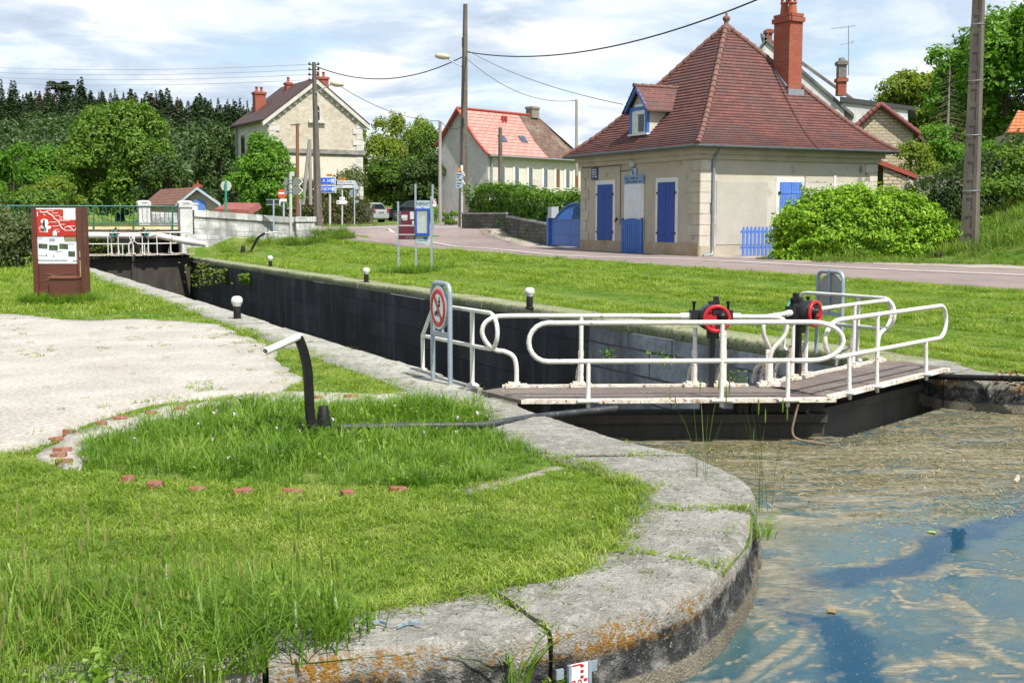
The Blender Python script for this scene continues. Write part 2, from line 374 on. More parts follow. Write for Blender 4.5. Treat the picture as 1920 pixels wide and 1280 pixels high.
# --- limestone of the quays: grey top, lichen under the nosing, dark weathered face, pale footing
def quaymat():
    m, N, L, b = nodes('weathered limestone quay'); v = coord(N, 'World')
    sep = N.new('ShaderNodeSeparateXYZ'); L.new(v, sep.inputs[0]); z = sep.outputs[2]
    n1 = noisen(N, L, v, 2.2, 8, .68, .3); n2 = noisen(N, L, v, 38, 6, .72); n3 = noisen(N, L, v, 9, 6, .65, .2); n4 = noisen(N, L, v, 85, 4, .6)
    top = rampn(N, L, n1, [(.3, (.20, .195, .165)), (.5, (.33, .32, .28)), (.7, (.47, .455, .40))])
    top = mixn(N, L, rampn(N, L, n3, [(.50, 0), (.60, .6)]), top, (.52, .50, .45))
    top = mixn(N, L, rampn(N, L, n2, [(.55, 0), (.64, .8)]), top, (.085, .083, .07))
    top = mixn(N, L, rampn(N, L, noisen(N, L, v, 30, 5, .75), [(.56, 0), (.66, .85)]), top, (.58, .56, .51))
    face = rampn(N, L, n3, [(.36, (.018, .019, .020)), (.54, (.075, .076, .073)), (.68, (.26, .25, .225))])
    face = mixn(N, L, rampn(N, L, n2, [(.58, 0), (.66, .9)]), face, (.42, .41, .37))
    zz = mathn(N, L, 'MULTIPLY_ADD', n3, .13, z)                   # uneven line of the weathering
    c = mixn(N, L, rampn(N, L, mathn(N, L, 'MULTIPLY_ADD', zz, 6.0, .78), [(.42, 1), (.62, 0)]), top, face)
    lic = mathn(N, L, 'MULTIPLY', rampn(N, L, mathn(N, L, 'MULTIPLY_ADD', z, 5.0, 1.0), [(.22, 0), (.46, 1), (.84, 1), (.96, 0)]), rampn(N, L, mathn(N, L, 'MULTIPLY_ADD', n2, .55, mathn(N, L, 'MULTIPLY', n1, .5)), [(.52, 0), (.595, 1)]))
    c = mixn(N, L, lic, c, (.33, .165, .022))
    foot = rampn(N, L, n1, [(.35, (.18, .16, .115)), (.65, (.28, .25, .19))]); foot = mixn(N, L, 1.0, foot, rampn(N, L, n4, [(.3, .55), (.7, 1.25)]), 'MULTIPLY')
    c = mixn(N, L, rampn(N, L, mathn(N, L, 'MULTIPLY_ADD', z, 20.0, 6.0), [(.65, 1), (.85, 0)]), c, foot)
    wet = rampn(N, L, mathn(N, L, 'MULTIPLY_ADD', zz, 14.0, 4.7), [(.3, 1), (.6, 0)])
    c = mixn(N, L, wet, c, (.05, .05, .022))
    L.new(c, b.inputs['Base Color']); b.inputs['Roughness'].default_value = .9; b.inputs['Specular IOR Level'].default_value = .25
    bumpn(N, L, b, mathn(N, L, 'ADD', mathn(N, L, 'MULTIPLY', n2, .6), mathn(N, L, 'ADD', n4, n3)), 1.0, .03)
    return m
QUAY = quaymat()
def quay_blocks(mb, pairs, cuts, z0=-.95, ledge=True, nose=.045, seed=1, zt=0.0):
    """coping stones swept along a plan edge; cuts are positions (0..n) along the control points where joints fall"""
    rg = random.Random(seed); n = 8
    o = smooth_path([Vector((*p[0], 0)) for p in pairs], n); q = smooth_path([Vector((*p[1], 0)) for p in pairs], n)
    ks = [0] + [int(c * n) for c in cuts] + [len(o) - 1]
    for a, b in zip(ks[:-1], ks[1:]):
        idx = []
        for i in range(a, b):
            for f in (0, .5): idx.append(i + f)
        idx.append(b)
        dz = zt + rg.uniform(-.007, .007); sh = rg.uniform(-.012, .012); gap = .011
        secs = []
        def at(L_, x): i = min(int(x), len(L_) - 2); return L_[i].lerp(L_[i + 1], x - i)
        for x in idx:
            p, r = at(o, x), at(q, x); e = .6
            d = (at(o, min(x + e, len(o) - 1.001)) - at(o, max(x - e, 0))).normalized(); nn = Vector((-d.y, d.x, 0))
            if nn.dot(p - r) < 0: nn = -nn
            shift = d * (gap if x == idx[0] else -gap if x == idx[-1] else 0)
            p = p + shift + nn * sh; r = r + shift
            w = lambda s=.006: rg.uniform(-s, s)
            sec = [r + Vector((0, 0, -.12 + dz))]
            for u in (0, .15, .3, .45, .6, .75, .88):
                t = r.lerp(p - nn * nose * 1.9, u / .88); sec.append(t + Vector((0, 0, dz + w(.005) - (.02 if u == 0 else 0))))
            for off, zz in ((-1.0, -.10), (-.45, -.36), (-.12, -.85), (0, -1.6)): sec.append(p + nn * (nose * off + w(.004)) + Vector((0, 0, dz + zz * nose + w(.004))))
            for zz in (-.13, -.19, -.235): sec.append(p + nn * w(.006) + Vector((0, 0, zz)))
            if ledge: sec += [p + nn * (.018 + w(.005)) + Vector((0, 0, -.262 + w(.005))), p + nn * (.034 + w(.007)) + Vector((0, 0, -.34)), p + nn * .05 + Vector((0, 0, z0))]
            else: sec += [p + Vector((0, 0, z0))]
            secs.append(sec)
        k = len(secs[0]); vs = [v for s in secs for v in s]
        fs = [(i * k + j, i * k + j + 1, (i + 1) * k + j + 1, (i + 1) * k + j) for i in range(len(secs) - 1) for j in range(k - 1)]
        mb.add(vs, fs, True)
        mb.add(secs[0], [tuple(range(k))]); mb.add(secs[-1], [tuple(range(k - 1, -1, -1))])
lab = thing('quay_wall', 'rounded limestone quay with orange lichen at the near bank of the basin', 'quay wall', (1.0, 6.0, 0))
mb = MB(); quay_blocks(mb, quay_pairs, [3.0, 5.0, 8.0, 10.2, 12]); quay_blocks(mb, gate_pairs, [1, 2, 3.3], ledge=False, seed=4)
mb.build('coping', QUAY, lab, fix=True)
lab = thing('quay_wall', 'shaded stone quay with a pipe along its edge, beyond the gates', 'quay wall', (5.1, 12.0, 0))
mb = MB(); quay_blocks(mb, right_pairs, [1, 2.5, 3.6, 4.4], ledge=False, seed=6, z0=-1.2); mb.build('coping', QUAY, lab)

# --- lock chamber: two long walls with coping
TAR = brickmat('tarred lock masonry', (.014, .015, .017), (.052, .055, .056), (.006, .006, .006), 1.15, .42, .014, .7, .8, (.0075, .0075, .008), .35, fine_sc=14, bl=(.40, .6), streak=(.075, .08, .082))
SLATE = brickmat('grey lock masonry', (.36, .39, .41), (.47, .49, .50), (.07, .08, .06), 1.25, .40, .018, .8, .8, (.14, .155, .17), .8, fine_sc=9, bl=(.42, .62), streak=(.16, .15, .12), fade=(17.0, 23.5, (.022, .024, .026)))
COPE = mat('chamber coping stone', (.27, .265, .235), (.39, .375, .33), 1.6, .9, .6, 26, spots=(.12, .13, .07), spot_sc=12, spot=(.54, .66), co='Object', bdist=.02)
MOSSY = mat('mossy coping', (.20, .225, .10), (.31, .30, .20), 1.3, .95, .6, 30, spots=(.10, .14, .035), spot_sc=14, spot=(.50, .62), bdist=.02)
def lock_wall(label, t, side, s0, s1, smid):
    rt = thing('lock_wall', label, 'lock wall', ST(s0, t, 0))
    for nm, a, b, m in (('recess_masonry', s0, smid, SLATE), ('chamber_masonry', smid, s1, TAR)):
        w = MB(); n = max(2, int((b - a) / 1.0)); rows = []
        for i in range(n + 1):
            s = a + (b - a) * i / n; p = ST(s, t); h = max(H(*(ST(s, t + side * .4)[:2])), 0) if s > 53.6 else 0
            rows.append([ST(s, t, h - .17), ST(s, t, -1.0), ST(s, t, -2.2), ST(s, t, -4)])
        k = 4; w.add([v for r in rows for v in r], [(i * k + j, i * k + j + 1, (i + 1) * k + j + 1, (i + 1) * k + j) for i in range(n) for j in range(3)])
        o = w.build(nm, m, rt); setuv(o, lambda c: (c[:, 0] * U.x + c[:, 1] * U.y, c[:, 2]))
    cb = MB(); rg = random.Random(3); s = s0
    while s < s1 - .3:
        e = min(s + rg.uniform(.9, 1.5), s1)
        h = lambda q: (max(H(*(ST(q, t + side * .4)[:2])), 0) if q > 53.6 else 0)
        j = rg.uniform(-.02, .02); dz = rg.uniform(-.008, .012); lip = rg.uniform(.0, .03); wd = .62 + rg.uniform(-.05, .05)
        n = 4; sec = []
        for i in range(n + 1):
            q = s + .008 + (e - s - .016) * i / n; hz = h(q) + dz; ro = lambda: rg.uniform(-.008, .008)
            sec.append([ST(q, t - side * (lip - .03 + ro()), hz - .18), ST(q, t - side * (lip + ro()), hz - .14 + ro()), ST(q, t - side * (lip + ro()), hz - .03 + ro()), ST(q, t - side * (lip - .025) , hz + ro() * .6),
                        ST(q, t + side * .15, hz + ro() * .5), ST(q, t + side * .3, hz + ro() * .5), ST(q, t + side * (wd + ro() * 3), hz - .008), ST(q, t + side * wd, hz - .15)])
        k = 8; cb.add([v for r in sec for v in r], [(i * k + m_, i * k + m_ + 1, (i + 1) * k + m_ + 1, (i + 1) * k + m_) for i in range(n) for m_ in range(k - 1)], True)
        cb.add(sec[0], [tuple(range(k))]); cb.add(sec[-1], [tuple(range(k - 1, -1, -1))]); s = e
    cb.build('coping', COPE if side < 0 else MOSSY, rt)
    return rt
lock_wall('black tarred wall of the lock chamber on the lawn side, mossy coping on top', TR, 1, 10.0, 62, 17.5)
lock_wall('lock chamber wall on the gravel side, topped by a pale stone kerb', TL, -1, 10.4, 62, 11)
mb = MB(); mb.quad(ST(62, TL, 1.2), ST(62, TR, 1.2), ST(62, TR, -4), ST(62, TL, -4))
tagp(mb.build('retaining_wall', TAR, None, ST(62, 7, 0)), 'dark masonry closing the canal cut beyond the road bridge', 'wall')
mb = MB(); mb.quad(ST(9.3, TL, -2.7), ST(9.3, TR, -2.7), ST(62, TR, -2.7), ST(62, TL, -2.7))
m, N, L, b = nodes('chamber water'); b.inputs['Base Color'].default_value = (.012, .018, .012, 1); b.inputs['Roughness'].default_value = .06
o = mb.build('chamber_water', m, None, ST(30, 7, -2.7)); struct(o, 'low dark water in the bottom of the lock chamber', 'water')

# --- basin water: clear dark water, milky film, tan scum, weed
WZ = -.35
def vnoise(x, y, seed):
    r = np.random.default_rng(seed); T = r.random((256, 256)); xi = np.floor(x).astype(int); yi = np.floor(y).astype(int); fx = x - xi; fy = y - yi
    fx = fx * fx * fx * (fx * (fx * 6 - 15) + 10); fy = fy * fy * fy * (fy * (fy * 6 - 15) + 10)
    g = lambda i, j: T[(xi + i) & 255, (yi + j) & 255]
    return (g(0, 0) * (1 - fx) + g(1, 0) * fx) * (1 - fy) + (g(0, 1) * (1 - fx) + g(1, 1) * fx) * fy
def fbm(x, y, seed, o=5, ro=.5):
    s = 0; a = 1; t = 0
    for i in range(o): s = s + a * vnoise(x * 2 ** i + i * 17.3, y * 2 ** i + i * 9.1, seed + i); t += a; a *= ro
    return s / t
def dseg(x, y, path):
    d = np.full(x.shape, 1e9)
    for (x0, y0), (x1, y1) in zip(path[:-1], path[1:]):
        dx, dy = x1 - x0, y1 - y0; t = np.clip(((x - x0) * dx + (y - y0) * dy) / (dx * dx + dy * dy), 0, 1)
        d = np.minimum(d, np.hypot(x - x0 - t * dx, y - y0 - t * dy))
    return d
def make_water():
    g = lambda a, b: tuple(G(a, b, WZ)[:2])
    xs = np.arange(-1.2, 9.6, .022); ys = np.arange(2.8, 13.2, .03); X, Y = np.meshgrid(xs, ys); nx, ny = len(xs), len(ys)
    # domain-warped flow
    w1 = fbm(X * .9, Y * .9, 3, 4) - .5; w2 = fbm(X * .9 + 40, Y * .9, 5, 4) - .5
    wx, wy = X + w1 * 1.5, Y + w2 * 1.5
    w3 = fbm(wx * 2.2, wy * 2.2, 8, 4) - .5; w4 = fbm(wx * 2.2 + 9, wy * 2.2 + 5, 9, 4) - .5
    ux, uy = wx + w3 * .55, wy + w4 * .55
    # line between the weedy upper part and the blue lower part
    lp = [g(1180, 1290), g(1330, 1130), g(1400, 1040), g(1480, 1000), g(1640, 965), g(1780, 950), g(1960, 925)]
    bx = np.array([p[0] for p in lp]); by = np.array([p[1] for p in lp]); o = np.argsort(bx)
    edge = np.interp(X, bx[o], by[o]); up = sst(-.35, .55, (Y - edge) + w1 * .8)
    streak = [g(1990, 945), g(1900, 972), g(1810, 1000), g(1740, 1040), g(1660, 1072), g(1560, 1085), g(1490, 1098), g(1475, 1122), g(1505, 1150), g(1560, 1180), g(1605, 1225), g(1610, 1300)]
    d = dseg(X + w3 * .10, Y + w4 * .10, streak); clear = 1 - sst(.06, .20, d + (fbm(ux * 3, uy * 3, 21, 3) - .5) * .20)
    clear = clear * (1 - up * .55)
    # scum: swirled filaments and rafts
    r1 = np.abs(fbm(ux * 1.5, uy * 1.7, 31, 4) - .5); fil = 1 - sst(.0, .022, r1)
    r2 = np.abs(fbm(ux * 3.2 + 5, uy * 3.4, 35, 4) - .5); fil2 = 1 - sst(.0, .030, r2)
    raft = .6 * sst(.64, .74, fbm(ux * .95 + 3, uy * 1.1, 41, 6, .55)); speck = sst(.70, .76, fbm(X * 22, Y * 22, 51, 2)) * sst(.42, .6, fbm(X * 1.3, Y * 1.3, 52, 3))
    scum = np.clip(fil * 1.0 * sst(.36, .54, fbm(X * .8, Y * .8, 61, 3)) + fil2 * .8 * sst(.42, .58, fbm(X * .7 + 9, Y * .7, 62, 3)) + raft * .9 + speck * .7, 0, 1)
    wob = w3 * .22 + w1 * .2; nz = fbm(ux * 4, uy * 4, 66, 4, .6)
    def trail(pts, wd, a): return a * (1 - sst(wd * .3, wd, dseg(X + wob, Y + w4 * .22 + w2 * .2, [g(*p) for p in pts]) + (nz - .5) * wd * 2.2))
    for pts, wd, a in (([(1800, 1120), (1830, 1165), (1848, 1205), (1885, 1235), (1935, 1262)], .055, .8), ([(1840, 1225), (1900, 1245), (1960, 1280)], .07, .7), ([(1690, 1262), (1740, 1240), (1800, 1238)], .10, .85), ([(1560, 1140), (1600, 1150), (1620, 1160)], .07, .8), ([(1390, 1285), (1440, 1245), (1490, 1200), (1500, 1165), (1480, 1120)], .05, .75), ([(1410, 1290), (1480, 1250), (1520, 1215)], .05, .6), ([(1470, 1075), (1540, 1060), (1640, 1055), (1720, 1035), (1790, 1000), (1850, 975)], .07, .7), ([(1660, 1090), (1720, 1075), (1770, 1060)], .07, .65), ([(1740, 1150), (1780, 1140), (1810, 1150)], .06, .6)):
        scum = np.maximum(scum, trail(pts, wd, a))
    stre = fbm(X * 1.3 + w1 * 3, Y * 6.5 + w2 * 4, 71, 6, .62); tan = sst(.44, .56, stre)
    shore = 1 - sst(.03, .5, dseg(X, Y, [p[0] for p in quay_pairs[:-2]]) - .1 + w3 * .5)
    scum = np.maximum(scum * (1 - clear * .9), up * tan * .95); scum = np.maximum(scum, shore * sst(.40, .62, fbm(ux * 3.2, uy * 3.2, 81, 4)) * .7)
    # weed lies nearest the gates
    far = sst(7.3, 9.6, Y - .10 * X + w2 * 1.2)
    weed = np.clip(far * sst(.40, .58, fbm(X * 2.0 + w1 * 2, Y * 17, 91, 5, .66)) + up * .55 * sst(.52, .62, fbm(X * 2.5, Y * 12, 95, 5, .6)), 0, 1)
    film = np.clip(.22 + .85 * fbm(ux * 1.9, uy * 2.2, 101, 6, .6) - clear * .85, 0, 1)
    z = np.full(X.shape, WZ) + (scum * .002 + weed * .004)
    V_ = np.column_stack([X.ravel(), Y.ravel(), z.ravel()]); i = np.arange(nx * ny).reshape(ny, nx)
    F = np.stack([i[:-1, :-1], i[:-1, 1:], i[1:, 1:], i[1:, :-1]], -1).reshape(-1, 4)
    # the water ends at the gates
    gx = np.array([(.1, 10.8), (2.85, 10.75), (3.0, 10.7), (4.9, 12.9), (4.9, 40), (.1, 40)]); cen = V_[F].mean(1)[:, :2]
    F = F[~inpoly(cen, gx)]
    o = npmesh('water', V_, F, None, smooth=True)
    ca = o.data.color_attributes.new('cover', 'FLOAT_COLOR', 'POINT'); ca.data.foreach_set('color', np.stack([scum, weed, film, clear], -1).astype(np.float32).ravel())
    m, N, L, b = nodes('basin water'); v = coord(N, 'World')
    at = N.new('ShaderNodeAttribute'); at.attribute_name = 'cover'; sep = N.new('ShaderNodeSeparateColor'); L.new(at.outputs['Color'], sep.inputs[0])
    sc_, wd_, fm_ = sep.outputs[0], sep.outputs[1], sep.outputs[2]
    n1 = noisen(N, L, v, 60, 5, .7); n2 = noisen(N, L, v, 16, 6, .7, 1.0, (.5, 2.2, 1)); n3 = noisen(N, L, v, 130, 3, .6)
    n4 = noisen(N, L, v, 7, 7, .62, 1.2); n5 = noisen(N, L, v, 28, 6, .7, .6, (.7, 1.6, 1))
    c = mixn(N, L, mathn(N, L, 'MULTIPLY', fm_, rampn(N, L, n4, [(.25, .65), (.7, 1.1)])), (.003, .042, .080), (.060, .112, .104))
    c = mixn(N, L, mathn(N, L, 'MULTIPLY', rampn(N, L, noisen(N, L, v, 1.6, 5, .6, .8), [(.46, 0), (.62, .75)]), fm_), c, (.075, .088, .056))
    smask = mathn(N, L, 'MULTIPLY', rampn(N, L, sc_, [(.05, 0), (.9, 1)]), rampn(N, L, mathn(N, L, 'MULTIPLY_ADD', n5, .6, mathn(N, L, 'MULTIPLY', n4, .4)), [(.32, .25), (.54, 1)]), None, True)
    tan_c = rampn(N, L, n2, [(.3, (.11, .10, .065)), (.5, (.225, .20, .145)), (.7, (.36, .33, .255))])
    c = mixn(N, L, smask, c, tan_c)
    wmask = mathn(N, L, 'MULTIPLY', rampn(N, L, wd_, [(.05, 0), (.7, 1)]), rampn(N, L, n2, [(.38, .1), (.56, 1)]), None, True)
    weed_c = rampn(N, L, n5, [(.34, (.016, .014, .007)), (.5, (.085, .072, .028)), (.64, (.31, .26, .15))])
    c = mixn(N, L, wmask, c, weed_c)
    c = mixn(N, L, rampn(N, L, n3, [(.685, 0), (.705, .85)]), c, (.55, .52, .42))
    L.new(c, b.inputs['Base Color'])
    ro = mathn(N, L, 'MAXIMUM', mathn(N, L, 'MULTIPLY', smask, .8), mathn(N, L, 'MULTIPLY', wmask, .75)); ro = mathn(N, L, 'MAXIMUM', ro, mathn(N, L, 'MULTIPLY_ADD', fm_, .16, .03)); L.new(ro, b.inputs['Roughness'])
    b.inputs['IOR'].default_value = 1.33; L.new(mathn(N, L, 'MULTIPLY_ADD', at.outputs['Alpha'], -.18, mathn(N, L, 'MULTIPLY_ADD', mathn(N, L, 'MAXIMUM', smask, wmask), -.24, .34)), b.inputs['Specular IOR Level'])
    hh = mathn(N, L, 'ADD', mathn(N, L, 'MULTIPLY', mathn(N, L, 'MAXIMUM', smask, wmask), mathn(N, L, 'ADD', n1, .4)), mathn(N, L, 'MULTIPLY', noisen(N, L, v, 5, 3, .5), .15)); bumpn(N, L, b, hh, .35, .012)
    o.data.materials.append(m); struct(o, 'blue basin water with swirls of tan scum and floating weed', 'water')
    mb = MB(); mb.quad((-14, -60, WZ - .03), (30, -60, WZ - .03), (30, 2.9, WZ - .03), (-14, 2.9, WZ - .03)); mb.quad((9.5, 2.9, WZ - .03), (30, 2.9, WZ - .03), (30, 13, WZ - .03), (9.5, 13, WZ - .03))
    mm = mat('open canal water', (.03, .06, .07), (.05, .09, .10), .5, .1, 0); o2 = mb.build('canal_water', mm, None, (8, 0, WZ - .03)); struct(o2, 'murky canal water outside the scum', 'water')
make_water()

# --- roads, gravel, paths
def asphalt(name, a, b_, sc=.35):
    m, N, L, b = nodes(name); v = coord(N, 'World')
    f = noisen(N, L, v, sc, 6, .6); f2 = noisen(N, L, v, 90, 3, .7); f3 = noisen(N, L, v, 2.5, 6, .65, .4, (1, .35, 1))
    c = rampn(N, L, f, [(.35, a), (.65, b_)]); c = mixn(N, L, 1.0, c, rampn(N, L, f2, [(.3, .72), (.7, 1.25)]), 'MULTIPLY'); c = mixn(N, L, 1.0, c, rampn(N, L, f3, [(.3, .88), (.7, 1.08)]), 'MULTIPLY')
    L.new(c, b.inputs['Base Color']); b.inputs['Roughness'].default_value = .9; b.inputs['Specular IOR Level'].default_value = .2; bumpn(N, L, b, f2, .3, .01); return m
def st2(lst): return [tuple(ST(s, t)[:2]) for s, t in lst]
near = [(-30, 20.5), (5, 18.7), (15, 17.8), (25, 17.5), (40, 17.4), (48, 17.2), (51.5, 16.2), (53.2, 14.6), (53.4, 9.75), (53.4, 0), (53.4, -40)]
farr = [(59.4, -40), (59.4, 0), (59.6, 12), (63, 15.5), (70, 19.5), (80, 25), (95, 30), (130, 38), (130, 44), (95, 39), (78, 36), (70, 40), (66, 60), (62, 60), (63.5, 40), (62.5, 29), (60, 26), (56, 24.6), (50, 23.2), (46, 22.2), (36, 22.0), (28, 22.6), (22, 24.2), (12, 27.5), (-5, 34), (-30, 42)]
struct(sheet('road', st2(near + farr), asphalt('pinkish asphalt', (.205, .165, .153), (.255, .205, .19)), .012, 1.0), 'pinkish grey asphalt road past the blue shuttered house', 'road')
GRAV = asphalt('pale limestone gravel', (.50, .46, .40), (.62, .575, .51), 1.2)
def gravelmat():
    m, N, L, b = nodes('pale gravel with fines'); v = coord(N, 'World')
    f = noisen(N, L, v, 1.1, 7, .65, .3); f2 = noisen(N, L, v, 24, 6, .8); f3 = noisen(N, L, v, 60, 4, .7); f4 = noisen(N, L, v, 7, 6, .7)
    c = rampn(N, L, f, [(.32, (.34, .315, .275)), (.55, (.415, .39, .35)), (.7, (.455, .43, .39))]); c = mixn(N, L, 1.0, c, rampn(N, L, f2, [(.32, .5), (.5, 1.0), (.68, 1.3)]), 'MULTIPLY')
    c = mixn(N, L, rampn(N, L, f3, [(.62, 0), (.70, .85)]), c, (.11, .10, .09)); c = mixn(N, L, rampn(N, L, f4, [(.62, 0), (.74, .5)]), c, (.21, .19, .155))
    L.new(c, b.inputs['Base Color']); b.inputs['Roughness'].default_value = .95; b.inputs['Specular IOR Level'].default_value = .15; bumpn(N, L, b, mathn(N, L, 'ADD', f2, f3), .6, .015); return m
GRAVEL = gravelmat()
gp = [G(*q) for q in [(-60, 585), (40, 588), (110, 598), (180, 600), (260, 597), (330, 600), (400, 606), (455, 628), (505, 652), (545, 690), (560, 715), (500, 735), (400, 742), (300, 752), (200, 772), (130, 800), (95, 812), (60, 838), (-10, 842), (-200, 835), (-420, 760), (-420, 640)]]
GP = [tuple(p[:2]) for p in gp]; struct(sheet('gravel_path', GP, GRAVEL, -.004, .5, jag=.08), 'pale gravel clearing beside the lock', 'gravel')
bp = [G(*q) for q in [(75, 850), (130, 810), (225, 778), (300, 760), (420, 745), (540, 730), (650, 733), (740, 735), (760, 748), (640, 748), (540, 746), (420, 760), (300, 782), (235, 800), (170, 825), (150, 850), (165, 872), (110, 872)]]
BP = [tuple(p[:2]) for p in bp]; struct(sheet('gravel_strip', BP, GRAVEL, -.012, .2, jag=.06), 'narrow curved strip of gravel along the brick edging', 'gravel')
cp = [G(*q) for q in [(875, 905), (930, 893), (985, 880), (1040, 862), (1052, 868), (1000, 885), (930, 908), (880, 920)]]
CPS = [tuple(p[:2]) for p in cp]; struct(sheet('stone_strip', CPS, mat('worn concrete strip', (.20, .185, .15), (.28, .26, .21), 6, .95, .5, 40), -.03, .15, jag=.05), 'short bare strip of concrete between two patches of grass', 'path')
struct(sheet('verge', st2([(62, 29), (60, 26), (56, 24.6), (50, 23.2), (46, 22.2), (36, 22.0), (28, 22.6), (22, 24.2), (12, 27.5), (12, 28.8), (22, 25.4), (28, 24.2), (31.5, 23.6), (32, 24.5), (33, 24), (46.5, 24), (50, 24.5), (59, 27)]), asphalt('gravelly verge', (.27, .235, .20), (.38, .33, .285), .9), .026, 1.0, jag=.12), 'gravelly verge along the far side of the road', 'verge')
struct(sheet('side_road', st2([(59.3, 25.6), (60.5, 23), (63, 20), (67, 22), (70, 28), (66, 40), (66, 60), (62, 60), (63.5, 40), (62.5, 29)]), asphalt('light asphalt', (.26, .24, .225), (.34, .32, .30)), .028, 1.2), 'lighter asphalt of the side road mouth', 'road')
# painted lines (their own thin sheets on the road)
WHITE_LINE = mat('worn road paint', (.70, .69, .66), (.56, .54, .52), 3, .8, .1)
def line(label, pts, w, dash=None):
    pts = smooth_path([Vector((*p, 0)) for p in pts], 8); mb = MB(); acc = 0
    for a, b in zip(pts[:-1], pts[1:]):
        d = (b - a); n = Vector((-d.y, d.x, 0)).normalized() * w / 2
        q = max(1, int(d.length / .6))
        for i in range(q):
            p0, p1 = a + d * i / q, a + d * (i + 1) / q; acc += d.length / q
            if dash and (acc % (dash[0] + dash[1])) > dash[0]: continue
            mb.quad(on(p0 - n, .04), on(p1 - n, .04), on(p1 + n, .04), on(p0 + n, .04))
    o = mb.build('road_marking', WHITE_LINE, None, (0, 0, 0)); struct(o, label, 'road marking')
l1 = [G(590, 432, 1.0), G(883, 467, .42), G(1060, 482, .39), G(1290, 489, .37), G(1600, 504, .36), G(1920, 519, .33), G(2300, 535, .3)]
line('white line painted along the far side of the road', [tuple(p[:2]) for p in l1], .13)
line('broken white line across the junction before the bridge', st2([(60.5, 14), (60.8, 18), (59.8, 22), (58.2, 24.2)]), .2)
# ================================================================= lock furniture
WHITEP = mat('chipped white paint', (.72, .71, .67), (.60, .58, .52), 5, .5, .3, 60, spots=(.30, .22, .14), spot_sc=18, spot=(.645, .70))
WHITED = mat('flaking white paint over rust', (.72, .69, .62), (.50, .43, .34), 14, .7, .5, 70, spots=(.20, .11, .06), spot_sc=30, spot=(.56, .64))
RUSTDECK = mat('rust brown chequer plate', (.105, .080, .068), (.185, .148, .122), 2.2, .62, .5, 120, spots=(.42, .37, .30), spot_sc=26, spot=(.63, .70), stretch=(.5, 1, 1))
DARKWOOD = mat('black wet gate timber', (.026, .024, .020), (.060, .052, .040), 3, .75, .5, 40, stretch=(1, 1, .2))
BLACKM = mat('black greased iron', (.012, .012, .014), (.024, .024, .026), 8, .42, .2, 60, metal=.2)
REDM = mat('red enamelled iron', (.48, .012, .022), (.40, .010, .018), 6, .35, .1)
GALV = mat('galvanised steel', (.36, .42, .47), (.28, .34, .39), 18, .45, .1, 80, metal=.35)
GREYBACK = mat('grey sign back', (.30, .30, .27), (.26, .26, .24), 5, .55, .08)
SIGNWHITE = mat('white sign sheet', (.82, .82, .82), (.78, .78, .78), 3, .35, 0)
SIGNRED = mat('red sign sheet', (.50, .010, .016), (.46, .010, .014), 3, .35, 0)
SIGNBLACK = mat('black sign sheet', (.015, .015, .017), None, 3, .4, 0)
GREENENAM = mat('turquoise enamel', (.03, .28, .24), None, 5, .4, .05)
def arc(cx, cz, rx, rz, a0, a1, n): return [(cx + rx * math.cos(R(a0 + (a1 - a0) * i / n)), cz + rz * math.sin(R(a0 + (a1 - a0) * i / n))) for i in range(n + 1)]
